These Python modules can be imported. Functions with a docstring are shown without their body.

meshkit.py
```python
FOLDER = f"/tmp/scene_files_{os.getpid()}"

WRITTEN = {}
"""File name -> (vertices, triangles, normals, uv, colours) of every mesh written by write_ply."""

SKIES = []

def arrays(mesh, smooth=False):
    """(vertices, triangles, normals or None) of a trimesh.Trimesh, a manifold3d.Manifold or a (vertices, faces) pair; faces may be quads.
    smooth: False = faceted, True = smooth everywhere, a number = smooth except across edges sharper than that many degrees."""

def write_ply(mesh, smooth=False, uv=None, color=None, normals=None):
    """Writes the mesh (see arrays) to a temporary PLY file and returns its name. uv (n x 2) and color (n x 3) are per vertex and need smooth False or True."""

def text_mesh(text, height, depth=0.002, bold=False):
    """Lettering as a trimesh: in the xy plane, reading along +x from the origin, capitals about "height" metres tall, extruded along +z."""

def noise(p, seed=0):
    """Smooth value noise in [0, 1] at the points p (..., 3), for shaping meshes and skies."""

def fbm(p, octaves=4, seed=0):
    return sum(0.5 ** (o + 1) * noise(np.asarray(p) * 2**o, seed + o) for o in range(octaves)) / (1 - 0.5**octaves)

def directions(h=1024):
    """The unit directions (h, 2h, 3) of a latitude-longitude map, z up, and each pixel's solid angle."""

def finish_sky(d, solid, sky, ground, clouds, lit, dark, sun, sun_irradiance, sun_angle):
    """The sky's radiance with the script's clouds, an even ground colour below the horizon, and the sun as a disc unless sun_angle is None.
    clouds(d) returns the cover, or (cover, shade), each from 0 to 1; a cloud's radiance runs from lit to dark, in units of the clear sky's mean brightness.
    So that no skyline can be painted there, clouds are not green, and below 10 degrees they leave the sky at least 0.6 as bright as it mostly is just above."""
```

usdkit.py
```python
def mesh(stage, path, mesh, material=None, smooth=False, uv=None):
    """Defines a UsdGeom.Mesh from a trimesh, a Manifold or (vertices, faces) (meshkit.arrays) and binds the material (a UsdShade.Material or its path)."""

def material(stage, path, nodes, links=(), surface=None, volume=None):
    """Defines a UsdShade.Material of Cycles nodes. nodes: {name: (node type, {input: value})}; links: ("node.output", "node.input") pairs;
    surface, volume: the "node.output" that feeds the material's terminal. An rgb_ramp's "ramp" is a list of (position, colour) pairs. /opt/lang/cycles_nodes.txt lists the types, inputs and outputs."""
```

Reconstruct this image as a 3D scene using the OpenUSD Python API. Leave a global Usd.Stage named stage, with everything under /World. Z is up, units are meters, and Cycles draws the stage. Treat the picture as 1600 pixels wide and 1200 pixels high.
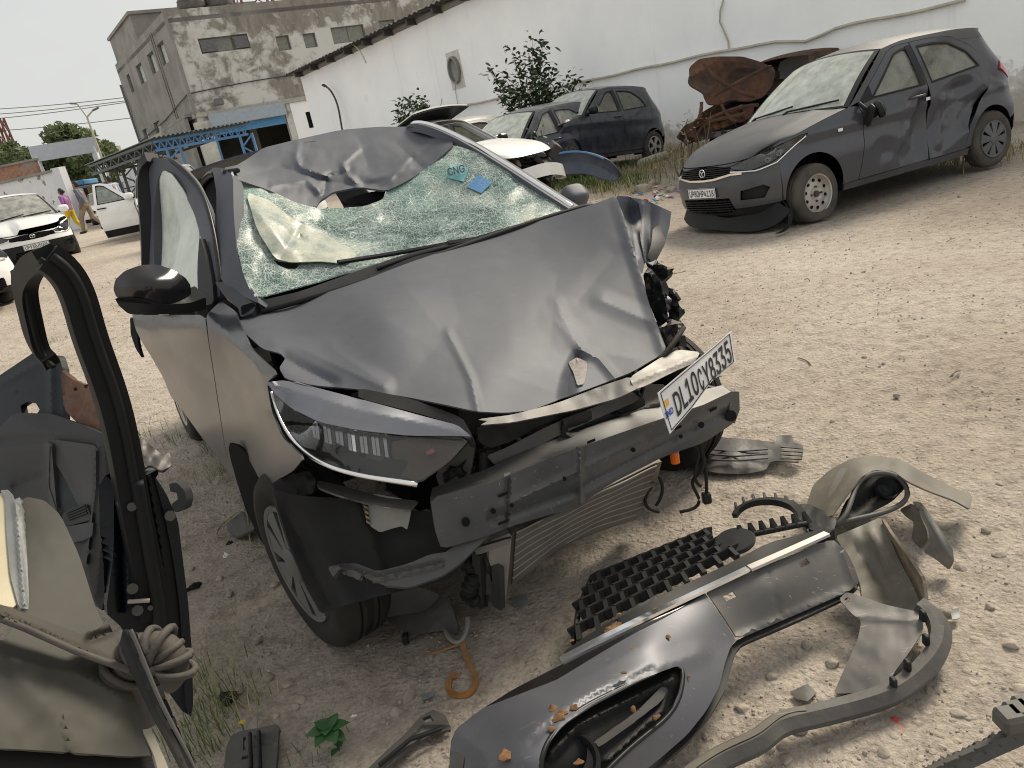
import math, random
import numpy as np, trimesh, usdkit, meshkit
from pxr import Usd, UsdGeom, UsdLux, UsdShade, Gf, Sdf, Vt
from scipy.interpolate import RBFInterpolator, PchipInterpolator
from scipy.spatial import Delaunay
import shapely
from shapely.geometry import Polygon, Point, LineString
stage = Usd.Stage.CreateInMemory()
UsdGeom.SetStageUpAxis(stage, UsdGeom.Tokens.z); UsdGeom.SetStageMetersPerUnit(stage, 1.0)
UsdGeom.Xform.Define(stage, '/World'); stage.SetDefaultPrim(stage.GetPrimAtPath('/World')); UsdGeom.Scope.Define(stage, '/World/Looks')
rng = np.random.default_rng(7); random.seed(7)
PI = math.pi
# ---------------------------------------------------------------- camera
FPX, PITCH, ROLL, HCAM = 1180.0, math.radians(18.3), math.radians(11.8), 1.42
Fw = np.array([0, math.cos(PITCH), -math.sin(PITCH)]); _R = np.array([1.0, 0, 0]); _U = np.cross(_R, Fw)
Rt = math.cos(ROLL)*_R - math.sin(ROLL)*_U; Up = math.sin(ROLL)*_R + math.cos(ROLL)*_U; CAM = np.array([0, 0, HCAM])
cam = UsdGeom.Camera.Define(stage, '/World/camera')
m4 = np.eye(4); m4[0, :3] = Rt; m4[1, :3] = Up; m4[2, :3] = -Fw; m4[3, :3] = CAM
cam.AddTransformOp().Set(Gf.Matrix4d(*m4.ravel().tolist()))
cam.CreateHorizontalApertureAttr(36.0); cam.CreateVerticalApertureAttr(27.0); cam.CreateFocalLengthAttr(36.0*FPX/1600)
cam.CreateClippingRangeAttr(Gf.Vec2f(0.02, 2000)); cam.CreateExposureAttr(0.24)
# ---------------------------------------------------------------- sky and sun (hazy, sun behind the scene to the right)
SUN_EL, SUN_AZ = math.radians(42), math.radians(48)          # azimuth from +y towards +x
sdir = np.array([math.sin(SUN_AZ)*math.cos(SUN_EL), math.cos(SUN_AZ)*math.cos(SUN_EL), math.sin(SUN_EL)])
sky_mat = usdkit.material(stage, '/World/Looks/sky', {
    's': ('sky_texture', {'sky_type': 'single_scattering', 'sun_disc': False, 'sun_elevation': SUN_EL, 'sun_rotation': SUN_AZ, 'aerosol_density': 3.0, 'air_density': 1.2, 'ozone_density': 1.0}),
    'tc': ('texture_coordinate', {}), 'mp': ('mapping', {'scale': (1, 1, 2.5)}),
    'n': ('noise_texture', {'scale': 1.6, 'detail': 5, 'roughness': .55}),
    'rp': ('rgb_ramp', {'ramp': [(0.3, (.74, .74, .74)), (0.75, (.90, .90, .90))]}),
    'mx': ('mix_color', {'b': (7.65, 7.6, 7.3), 'use_clamp': False}), 'bg': ('background_shader', {'strength': 0.088})},
    [('tc.generated', 'mp.vector'), ('mp.vector', 'n.vector'), ('n.fac', 'rp.fac'), ('rp.color', 'mx.fac'), ('s.color', 'mx.a'), ('mx.result', 'bg.color')], surface='bg.background')
dome = UsdLux.DomeLight.Define(stage, '/World/sky'); dome.CreateIntensityAttr(1.0)
UsdShade.MaterialBindingAPI.Apply(dome.GetPrim()).Bind(sky_mat); dome.GetPrim().SetCustomDataByKey('kind', 'structure')
sun = UsdLux.DistantLight.Define(stage, '/World/sun'); sun.CreateIntensityAttr(1.02); sun.CreateAngleAttr(20.0); sun.CreateColorAttr(Gf.Vec3f(1.0, .905, .75))
sun.GetPrim().CreateAttribute('inputs:normalize', Sdf.ValueTypeNames.Bool).Set(True)
sun.AddOrientOp(UsdGeom.XformOp.PrecisionDouble).Set(Gf.Rotation(Gf.Vec3d(0, 0, -1), Gf.Vec3d(*(-sdir).tolist())).GetQuat())

# ---------------------------------------------------------------- points of the place
def ray(u, v): return Fw + Rt*(u-800)/FPX + Up*(600-v)/FPX
def gz(x, y):
    x, y = np.asarray(x, float), np.asarray(y, float)
    q = np.maximum(0, (y-5)*.045 - x*.06) * np.clip((y-2.2)/3.5, 0, 1)
    return 1.12*(1-np.exp(-q))
def G(u, v, dz=0.0):                       # point of the ground (or dz above it) seen there
    d = ray(u, v); t = 5.0
    lo, hi = .2, 300.0
    for _ in range(60):
        t = .5*(lo+hi); p = CAM + d*t
        if p[2] > gz(p[0], p[1]) + dz: lo = t
        else: hi = t
    return CAM + d*t
def Z(u, v, z): d = ray(u, v); return CAM + d*(z-HCAM)/d[2]        # at a height
def D(u, v, dep): return CAM + ray(u, v)*dep                       # at a distance
def frame(x, y, yaw, rx=0, ry=0, z=0):
    c, s = math.cos(yaw), math.sin(yaw); X = np.array([c, s, ry]); Y = np.array([-s, c, rx]); X /= np.linalg.norm(X)
    W = np.cross(X, Y); W /= np.linalg.norm(W); Y = np.cross(W, X); return np.array([x, y, z]), np.stack([X, Y, W])
def toW(P, fr): return np.asarray(P, float) @ fr[1] + fr[0]
def toL(P, fr): return (np.asarray(P, float)-fr[0]) @ fr[1].T
def near(u, v, w): d = ray(u, v); d = d/np.linalg.norm(d); return CAM + d*((np.asarray(w)-CAM) @ d)
# ---------------------------------------------------------------- object helpers
used = {}
def free(path):
    if path not in used: used[path] = 0; return path
    used[path] += 1; q = f'{path}_{used[path]:03d}'
    return free(q) if q in used else (used.setdefault(q, 0), q)[1]
def tag(p, label=None, cat=None, group=None, kind=None):
    p = p.GetPrim() if hasattr(p, 'GetPrim') else p
    for k, x in (('label', label), ('category', cat), ('group', group), ('kind', kind)):
        if x: p.SetCustomDataByKey(k, x)
    return p
def setx(prim, loc, rot=None, scale=None):
    m = np.eye(4); A = np.eye(3) if rot is None else np.asarray(rot)
    m[:3, :3] = A*(1 if scale is None else scale); m[3, :3] = loc
    UsdGeom.Xformable(prim).AddTransformOp().Set(Gf.Matrix4d(*m.ravel().tolist()))
FR = {}
def thing(name, label, cat, fr=None, group=None, kind=None):
    path = free('/World/'+name); x = UsdGeom.Xform.Define(stage, path)
    if fr is not None: setx(x.GetPrim(), fr[0], fr[1])
    FR[path] = fr; return tag(x, label, cat, group, kind)
def obj(name, mesh, mat, parent=None, smooth=35, local=False, label=None):
    """one Mesh prim; the points are in world space unless local is set, and are moved into the thing's frame"""
    base = str(parent.GetPath()) if parent is not None else '/World'
    path = free(base+'/'+name)
    v, f, n = meshkit.arrays(mesh, smooth)
    top = '/'.join(path.split('/')[:3]); fr = FR.get(top)
    if fr is not None and not local and top != path:
        v = toL(v, fr); n = None if n is None else n @ fr[1].T
    m = UsdGeom.Mesh.Define(stage, path)
    m.CreatePointsAttr(Vt.Vec3fArray.FromNumpy(v.astype(np.float32)))
    m.CreateFaceVertexCountsAttr(Vt.IntArray.FromNumpy(np.full(len(f), 3, np.int32)))
    m.CreateFaceVertexIndicesAttr(Vt.IntArray.FromNumpy(f.astype(np.int32).ravel()))
    m.CreateSubdivisionSchemeAttr('none')
    if n is not None: m.CreateNormalsAttr(Vt.Vec3fArray.FromNumpy(n.astype(np.float32))); m.SetNormalsInterpolation('vertex')
    UsdShade.MaterialBindingAPI.Apply(m.GetPrim()).Bind(mat)
    if label: m.GetPrim().SetCustomDataByKey('label', label)
    return m.GetPrim()
def solo(name, mesh, mat, label, cat, smooth=35, group=None, kind=None):
    return tag(obj(name, mesh, mat, None, smooth), label, cat, group, kind)
def struct(name, mesh, mat, smooth=True): return tag(obj(name, mesh, mat, None, smooth), kind='structure')
def clone(src, name, loc, rot, scale, label, cat, group=None):
    x = UsdGeom.Xform.Define(stage, free('/World/'+name)); p = x.GetPrim()
    p.GetReferences().AddInternalReference(src.GetPath()); p.SetInstanceable(True)
    for op in UsdGeom.Xformable(p).GetOrderedXformOps(): pass
    UsdGeom.Xformable(p).ClearXformOpOrder(); setx2(p, loc, rot, scale)
    return tag(p, label, cat, group)
def setx2(prim, loc, rot, scale):
    m = np.eye(4); m[:3, :3] = np.asarray(rot)*scale; m[3, :3] = loc
    at = prim.CreateAttribute('xformOp:transform', Sdf.ValueTypeNames.Matrix4d); at.Set(Gf.Matrix4d(*m.ravel().tolist()))
    UsdGeom.Xformable(prim).SetXformOpOrder([UsdGeom.XformOp(at)])
cat_ = trimesh.util.concatenate
# ---------------------------------------------------------------- shape helpers
def box(size, loc=(0, 0, 0), rot=None, bev=0.0):
    s = np.asarray(size, float)
    if bev > 0:
        b = min(bev, s.min()*.45); P = []
        for sx in (-1, 1):
            for sy in (-1, 1):
                for sz in (-1, 1):
                    c = np.array([sx, sy, sz])*s/2
                    for k in range(3):
                        e = np.array([sx, sy, sz])*b; e[k] = 0; P.append(c-e)
        m = trimesh.convex.convex_hull(np.array(P))
    else: m = trimesh.creation.box(s)
    if rot is not None:
        T = np.eye(4); T[:3, :3] = np.asarray(rot).T; m.apply_transform(T)
    m.apply_translation(loc); return m
def bar(a, b, w, h=None, up=(0, 0, 1), bev=0.0):
    a, b = np.asarray(a, float), np.asarray(b, float); d = b-a; L = np.linalg.norm(d); d = d/L
    s = np.cross(up, d); s = s/np.linalg.norm(s) if np.linalg.norm(s) > 1e-6 else np.cross((1, 0, 0), d); s /= np.linalg.norm(s); t = np.cross(d, s)
    return box((L, w, h or w), (a+b)/2, np.stack([d, s, t]), bev)
def resample(P, step):
    P = np.asarray(P, float); d = np.r_[0, np.cumsum(np.linalg.norm(np.diff(P, axis=0), axis=1))]
    n = max(2, int(d[-1]/step)+1); t = np.linspace(0, d[-1], n)
    return np.stack([np.interp(t, d, P[:, k]) for k in range(P.shape[1])], 1)
def spline(P, n=40):
    P = np.asarray(P, float); d = np.r_[0, np.cumsum(np.linalg.norm(np.diff(P, axis=0), axis=1))]; t = np.linspace(0, d[-1], n)
    from scipy.interpolate import CubicSpline
    return CubicSpline(d, P)(t) if len(P) > 2 else np.stack([np.interp(t, d, P[:, k]) for k in range(P.shape[1])], 1)
def sweep(P, sec, up=(0, 0, 1), scale=None, cap=True):
    """a section (list of (side, up) offsets) carried along the points P"""
    P = np.asarray(P, float); n = len(P); S = np.asarray(sec, float); k = len(S)
    T = np.gradient(P, axis=0); T /= np.maximum(np.linalg.norm(T, axis=1, keepdims=True), 1e-9)
    up = np.broadcast_to(np.asarray(up, float), P.shape); A = np.cross(up, T); A /= np.maximum(np.linalg.norm(A, axis=1, keepdims=True), 1e-9); B = np.cross(T, A)
    sc = np.ones(n) if scale is None else np.asarray(scale, float)
    V = (P[:, None] + sc[:, None, None]*(A[:, None]*S[None, :, :1] + B[:, None]*S[None, :, 1:2])).reshape(-1, 3)
    f = []
    i = np.arange(n-1)[:, None]*k; j = np.arange(k)[None]; j2 = (j+1) % k
    q = np.stack([i+j, i+j2, i+k+j2, i+k+j], -1).reshape(-1, 4)
    f = np.vstack([q[:, [0, 1, 2]], q[:, [0, 2, 3]]])
    m = [f]
    if cap:
        tri = np.array([[0, a+1, a] for a in range(1, k-1)]); m += [tri, tri[:, ::-1]+(n-1)*k]
    t = trimesh.Trimesh(V, np.vstack(m), process=False); return t
def circ(r, n=8): a = np.arange(n)*2*PI/n; return np.stack([r*np.cos(a), r*np.sin(a)], 1)
def tube(P, r, n=8, scale=None, up=(0.13, 0.21, 0.97)): return sweep(P, circ(r, n), up, scale)
def cyl(a, b, r, n=16, r2=None):
    return sweep(np.stack([a, b]), circ(r, n), (0.13, .31, .9), [1, 1 if r2 is None else r2/r])
def lathe(prof, n=40):
    """profile (r, x) turned about the x axis (a wheel's axle lies along y: see wheel)"""
    prof = np.asarray(prof, float); a = np.arange(n)*2*PI/n; k = len(prof)
    V = np.stack([np.stack([prof[:, 0]*np.cos(t), prof[:, 1], prof[:, 0]*np.sin(t)], 1) for t in a]).reshape(-1, 3)
    i = np.arange(n)[:, None]; j = np.arange(k-1)[None]; i2 = (i+1) % n
    q = np.stack([i*k+j, i*k+j+1, i2*k+j+1, i2*k+j], -1).reshape(-1, 4)
    return trimesh.Trimesh(V, np.vstack([q[:, [0, 1, 2]], q[:, [0, 2, 3]]]), process=False)
def tri2d(poly, step, rough=0.0, seed=0):
    """triangles over a shapely polygon: boundary resampled, inside on a grid"""
    polys = list(poly.geoms) if hasattr(poly, 'geoms') else [poly]
    VV, FF, off = [], [], 0
    r = np.random.default_rng(seed)
    for pg in polys:
        if pg.area < 1e-9: continue
        pg = shapely.segmentize(pg, step)
        B = [np.asarray(pg.exterior.coords)[:-1]] + [np.asarray(h.coords)[:-1] for h in pg.interiors]
        x0, y0, x1, y1 = pg.bounds
        gx, gy = np.meshgrid(np.arange(x0+step*.5, x1, step), np.arange(y0+step*.43, y1, step*.9))
        gx[::2] += step*.5; g = np.stack([gx.ravel(), gy.ravel()], 1)
        if len(g):
            inner = pg.buffer(-step*.55)
            g = g[shapely.contains_xy(inner, g[:, 0], g[:, 1])]
        if rough and len(g): g = g + r.normal(0, rough*step, g.shape)
        V = np.vstack(B+[g]); t = Delaunay(V, qhull_options='QJ').simplices
        c = V[t].mean(1); t = t[shapely.contains_xy(pg, c[:, 0], c[:, 1])]
        a = np.cross(V[t[:, 1]]-V[t[:, 0]], V[t[:, 2]]-V[t[:, 0]]); t = t[np.abs(a) > 1e-12]; a = a[np.abs(a) > 1e-12]
        t[a < 0] = t[a < 0][:, ::-1]
        VV.append(V); FF.append(t+off); off += len(V)
    return np.vstack(VV), np.vstack(FF)
def thicken(V, f, th):
    """a sheet with its other side th behind it and closed rims"""
    t = trimesh.Trimesh(V, f, process=False); n = np.zeros_like(V); fn = np.cross(V[f[:, 1]]-V[f[:, 0]], V[f[:, 2]]-V[f[:, 0]])
    for k in range(3): np.add.at(n, f[:, k], fn)
    n /= np.maximum(np.linalg.norm(n, axis=1, keepdims=True), 1e-12)
    N = len(V); W = V-n*th
    e = np.sort(t.edges, axis=1); key = e[:, 0].astype(np.int64)*N+e[:, 1]; u, c = np.unique(key, return_counts=True)
    bd = t.edges[np.isin(key, u[c == 1])]
    rim = np.vstack([np.stack([bd[:, 1], bd[:, 0], bd[:, 0]+N], 1), np.stack([bd[:, 1], bd[:, 0]+N, bd[:, 1]+N], 1)]) if len(bd) else np.zeros((0, 3), int)
    return trimesh.Trimesh(np.vstack([V, W]), np.vstack([f, f[:, ::-1]+N, rim]), process=False)
def smooth_poly(P, k=2):
    P = np.asarray(P, float)
    for _ in range(k): P = np.stack([.87*P+.13*np.roll(P, -1, 0), .13*P+.87*np.roll(P, -1, 0)], 1).reshape(-1, 2)
    return P
def patch(outline, ctrl, step=7, th=.004, kernel='thin_plate_spline', ridges=(), holes=(), bump=None, rnd=1, smooth=0.0, depth=None):
    """A sheet of the place whose outline is seen along the pixel polygon; ctrl: (u, v, world point) anchors give the distance.
    1/distance is interpolated, so flat things come out flat. ridges: (polyline, width px, height m) creases."""
    pg = Polygon(smooth_poly(outline, rnd) if rnd else outline)
    if not pg.is_valid: pg = pg.buffer(0)
    for h in holes: pg = pg.difference(h if hasattr(h, 'area') else Polygon(h))
    V, f = tri2d(pg, step)
    ins = shapely.distance(pg.boundary, shapely.points(V)) > step*.5
    for line, w, h in ridges:                # grid points beside a crease slide onto it, so that it breaks sharply
        L = LineString(line); pt = shapely.points(V); m_ = ins & (shapely.distance(pt, L) < step*.45); ip = shapely.line_interpolate_point(L, shapely.line_locate_point(L, pt[m_])); V[m_] = shapely.get_coordinates(ip)
    c = np.array([[u, v] for u, v, _ in ctrl], float)
    d = np.array([1/((near(u, v, w)-CAM) @ Fw) for u, v, w in ctrl])
    flat_ = len(c) < 3 or np.linalg.svd(c-c.mean(0), compute_uv=False)[1] < 6
    q = np.clip(RBFInterpolator(c/100, d, kernel='linear' if flat_ else kernel, degree=0 if flat_ else 1, smoothing=smooth)(V/100), d.min()*.8, d.max()*1.25)
    dep = 1/q
    for line, w, h in ridges:
        L = LineString(line); ds = shapely.distance(shapely.points(V), L)
        dep = dep - h*np.maximum(0, 1-ds/w)**1.3
    if bump is not None: dep = dep - bump(V)
    P = CAM + (Fw + Rt*((V[:, :1]-800)/FPX) + Up*((600-V[:, 1:])/FPX))*dep[:, None]
    f = f[:, ::-1]                          # pixel y points down
    return thicken(P, f, th)
def pbump(amp, scale, seed=0):
    return lambda V: amp*(meshkit.fbm(np.c_[V/scale, np.zeros(len(V))], 3, seed)-.5)*2
def text(t, height, origin, X, Y, depth=.002, bold=True, width=None):
    m = meshkit.text_mesh(t, height, depth, bold); v = np.array(m.vertices)
    if width: v[:, 0] *= width/v[:, 0].max()
    N = np.cross(X, Y); m.vertices = np.asarray(origin) + v[:, :1]*X + v[:, 1:2]*Y + v[:, 2:]*N; return m
def disp(m, amp, scale, seed=0):
    v = np.array(m.vertices); m = m.copy()
    m.vertices = v + amp*(np.stack([meshkit.fbm(v*scale+17*k, 3, seed+k) for k in range(3)], 1)-.5)*2; return m
# ---------------------------------------------------------------- materials
def mat(name, base, rough=.5, metal=0.0, coat=0.0, dust=0.0, dustcol=(.33, .27, .20), var=0.25, vscale=6.0, bump=0.0, bscale=60.0, up=0.0, spec=.5, alt=None, altr=(.45, .6), ascale=3.0, trans=0.0, thin=0.0, scr=0.0):
    """principled with tone variation, a second colour in patches (alt), dust in patches and on upward faces (up)"""
    b = np.array(base, float)
    N = {'g': ('geometry', {}), 'n': ('noise_texture', {'scale': vscale, 'detail': 6, 'roughness': .6}),
         'r': ('rgb_ramp', {'ramp': [(.25, tuple(b*(1-var))), (.75, tuple(np.minimum(b*(1+var), .95)))]}),
         'p': ('principled_bsdf', {'roughness': rough, 'metallic': metal, 'coat_weight': coat, 'coat_roughness': .06, 'specular_ior_level': spec})}
    L = [('g.position', 'n.vector'), ('n.fac', 'r.fac')]; col = 'r.color'
    if alt is not None:
        N['an'] = ('noise_texture', {'scale': ascale, 'detail': 8, 'roughness': .65}); N['ar'] = ('rgb_ramp', {'ramp': [(altr[0], (0, 0, 0)), (altr[1], (1, 1, 1))]})
        N['am'] = ('mix_color', {'b': alt}); L += [('g.position', 'an.vector'), ('an.fac', 'ar.fac'), ('ar.color', 'am.fac'), (col, 'am.a')]; col = 'am.result'
    if dust > 0:
        N['dn'] = ('noise_texture', {'scale': 4.3, 'detail': 9, 'roughness': .68}); N['dr'] = ('map_range', {'from_min': .35, 'from_max': .75, 'to_min': 0.0, 'to_max': dust, 'clamp': True})
        N['sp'] = ('separate_xyz', {}); N['mu'] = ('math', {'math_type': 'multiply', 'value2': up, 'use_clamp': True}); N['ad'] = ('math', {'math_type': 'add', 'use_clamp': True})
        N['dm'] = ('mix_color', {'b': dustcol}); N['rm'] = ('mix_float', {'a': rough, 'b': .85}); N['mm'] = ('mix_float', {'a': metal, 'b': 0.0}); N['cm'] = ('mix_float', {'a': coat, 'b': 0.0})
        L += [('g.position', 'dn.vector'), ('dn.fac', 'dr.value'), ('g.normal', 'sp.vector'), ('sp.z', 'mu.value1'), ('mu.value', 'ad.value1'), ('dr.result', 'ad.value2'),
              ('ad.value', 'dm.fac'), (col, 'dm.a'), ('ad.value', 'rm.fac'), ('rm.result', 'p.roughness'), ('ad.value', 'mm.fac'), ('mm.result', 'p.metallic'), ('ad.value', 'cm.fac'), ('cm.result', 'p.coat_weight')]; col = 'dm.result'
    if scr > 0:
        N['sm'] = ('mapping', {'rotation': (.5, .35, .8), 'scale': (4, 60, 22)}); N['sn'] = ('noise_texture', {'scale': 3.2, 'detail': 3, 'roughness': .5, 'distortion': .6}); N['sr'] = ('rgb_ramp', {'ramp': [(.685, (0, 0, 0)), (.70, (scr, scr, scr)), (.72, (scr, scr, scr)), (.735, (0, 0, 0))]}); N['sx'] = ('mix_color', {'b': (.34, .32, .30)})
        L += [('g.position', 'sm.vector'), ('sm.vector', 'sn.vector'), ('sn.fac', 'sr.fac'), ('sr.color', 'sx.fac'), (col, 'sx.a')]; col = 'sx.result'
    L.append((col, 'p.base_color'))
    if bump > 0:
        N['bn'] = ('noise_texture', {'scale': bscale, 'detail': 5}); N['b'] = ('bump', {'strength': 1.0, 'distance': bump})
        L += [('g.position', 'bn.vector'), ('bn.fac', 'b.height'), ('b.normal', 'p.normal')]
    s = 'p.BSDF'
    if trans > 0:
        N['tl'] = ('translucent_bsdf', {}); N['mc'] = ('mix_closure', {'fac': trans}); L += [(col, 'tl.color'), ('p.BSDF', 'mc.closure1'), ('tl.BSDF', 'mc.closure2')]; s = 'mc.closure'
    return usdkit.material(stage, '/World/Looks/'+name, N, L, surface=s)
def pane(name, tint=(.75, .8, .78), dust=.1, dcol=(.5, .47, .4), spec=1.0):
    N = {'g': ('geometry', {}), 'f': ('fresnel', {'IOR': 1.55}), 't': ('transparent_bsdf', {'color': tint}), 'gl': ('glossy_bsdf', {'roughness': .03, 'color': (spec, spec, spec)}), 'm': ('mix_closure', {}),
         'n': ('noise_texture', {'scale': 7.0, 'detail': 8, 'roughness': .65}), 'r': ('map_range', {'from_min': .3, 'from_max': .8, 'to_min': dust*.4, 'to_max': dust*1.6, 'clamp': True}), 'd': ('diffuse_bsdf', {'color': dcol}), 'm2': ('mix_closure', {})}
    return usdkit.material(stage, '/World/Looks/'+name, N, [('f.fac', 'm.fac'), ('t.BSDF', 'm.closure1'), ('gl.BSDF', 'm.closure2'), ('g.position', 'n.vector'), ('n.fac', 'r.value'), ('r.result', 'm2.fac'), ('m.closure', 'm2.closure1'), ('d.BSDF', 'm2.closure2')], surface='m2.closure')
M = {}
# ================================================================ materials
M['grey_paint'] = mat('grey_paint', (.054, .056, .062), .42, .45, .12, dust=.14, dustcol=(.18, .17, .155), up=.10, var=.06, spec=.45)
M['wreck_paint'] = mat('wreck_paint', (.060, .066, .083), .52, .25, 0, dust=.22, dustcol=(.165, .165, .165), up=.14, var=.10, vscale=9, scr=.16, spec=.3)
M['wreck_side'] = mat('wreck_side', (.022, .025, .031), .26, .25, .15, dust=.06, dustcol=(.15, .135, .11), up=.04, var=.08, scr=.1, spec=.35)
M['blue_paint'] = mat('blue_paint', (.016, .026, .060), .3, .5, .6, dust=.3, dustcol=(.22, .21, .18), up=.2, var=.1)
M['slate_paint'] = mat('slate_paint', (.020, .025, .042), .3, .5, .6, dust=.25, dustcol=(.2, .19, .17), up=.18, var=.1)
M['white_paint'] = mat('white_paint', (.78, .78, .77), .3, 0, .6, dust=.2, up=.08, var=.03)
M['silver_paint'] = mat('silver_paint', (.5, .5, .5), .35, .7, .5, dust=.3, up=.2, var=.05)
M['black_plastic'] = mat('black_plastic', (.008, .009, .0105), .5, dust=.10, dustcol=(.09, .08, .065), up=.06, bump=.0006, bscale=400, spec=.2)
M['black_clean'] = mat('black_clean', (.006, .007, .008), .34, dust=.03, dustcol=(.09, .08, .065), up=.02, spec=.3)
M['black_gloss'] = mat('black_gloss', (.006, .006, .007), .14, dust=.04, dustcol=(.11, .095, .075), up=.03)
M['grey_plastic'] = mat('grey_plastic', (.045, .045, .046), .5, dust=.25, dustcol=(.17, .15, .12), up=.18, bump=.0006, bscale=300)
M['dark_metal'] = mat('dark_metal', (.028, .029, .032), .40, .4, dust=.25, dustcol=(.14, .12, .095), up=.25, alt=(.10, .055, .03), altr=(.64, .78), ascale=7)
M['beam_metal'] = mat('beam_metal', (.055, .058, .064), .38, .4, dust=.18, dustcol=(.13, .115, .095), up=.20, alt=(.09, .055, .03), altr=(.64, .78), ascale=6, scr=.5)
M['alu'] = mat('alu', (.26, .25, .235), .5, .4, dust=.5, dustcol=(.16, .135, .10), var=.25)
M['fin'] = mat('fin', (.085, .08, .074), .5, .3, dust=.6, dustcol=(.14, .115, .085), var=.35, vscale=12)
M['chrome'] = mat('chrome', (.8, .8, .8), .12, 1.0, dust=.1, var=.03)
M['rubber'] = mat('rubber', (.011, .011, .011), .75, dust=.25, dustcol=(.09, .078, .06), up=.08, bump=.001, bscale=150, spec=.2)
M['dust_rubber'] = mat('dust_rubber', (.022, .021, .02), .8, dust=.6, dustcol=(.15, .125, .10), up=.2, bump=.001, bscale=150)
M['steel_rim'] = mat('steel_rim', (.42, .42, .40), .4, .6, dust=.6, up=.1, alt=(.2, .13, .08), altr=(.6, .7))
M['cover'] = mat('cover', (.10, .105, .11), .4, .5, dust=.2, dustcol=(.2, .18, .15), up=.1)
M['rust'] = mat('rust', (.085, .034, .015), .85, 0, dust=.25, dustcol=(.20, .11, .06), var=.5, vscale=9, alt=(.022, .013, .010), altr=(.42, .60), bump=.004, bscale=60)
M['interior'] = mat('interior', (.008, .008, .009), .8, spec=.08)
M['seat'] = mat('seat', (.035, .033, .031), .85, var=.2)
M['red_lens'] = mat('red_lens', (.30, .012, .014), .12, coat=.8, dust=.12)
M['lamp_clear'] = pane('lamp_clear', (.93, .93, .93), .006, spec=.6)
M['reflector'] = mat('reflector', (.65, .65, .67), .12, 1.0, var=.1, bump=.004, bscale=120)
M['amber'] = mat('amber', (.75, .14, .01), .2, coat=.6)
M['win'] = pane('win', (.55, .62, .60), .15)
M['win_dirty'] = pane('win_dirty', (.5, .56, .54), .42, (.62, .62, .57))
M['win_pale'] = pane('win_pale', (.6, .66, .62), .62, (.66, .69, .63))
M['plate_white'] = mat('plate_white', (.72, .72, .72), .35, dust=.14, var=.04)
M['ink'] = mat('ink', (.012, .012, .014), .5)
M['ink_blue'] = mat('ink_blue', (.02, .05, .35), .4)
M['emblem'] = mat('emblem', (.6, .35, .08), .4)
M['red_trim'] = mat('red_trim', (.5, .05, .04), .6)
M['orange_strap'] = mat('orange_strap', (.24, .10, .018), .8, dust=.4, bump=.002, bscale=200, var=.35, vscale=40)
M['white_bottle'] = mat('white_bottle', (.34, .35, .33), .35, dust=.4, dustcol=(.2, .18, .14), trans=.3)
M['dust_panel'] = mat('dust_panel', (.034, .033, .029), .6, 0, 0, dust=.5, dustcol=(.105, .098, .075), up=.22, var=.25, spec=.3)
M['pale_plastic'] = mat('pale_plastic', (.46, .41, .28), .5, 0, 0, dust=.3, up=.12, var=.12)
M['clear_rim'] = mat('clear_rim', (.15, .158, .158), .5, 0, 0, dust=.2, dustcol=(.2, .18, .15))
M['trim_inner'] = mat('trim_inner', (.012, .0135, .016), .6, dust=.08, dustcol=(.10, .095, .09), up=.06, bump=.0006, bscale=500, spec=.2)
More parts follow.
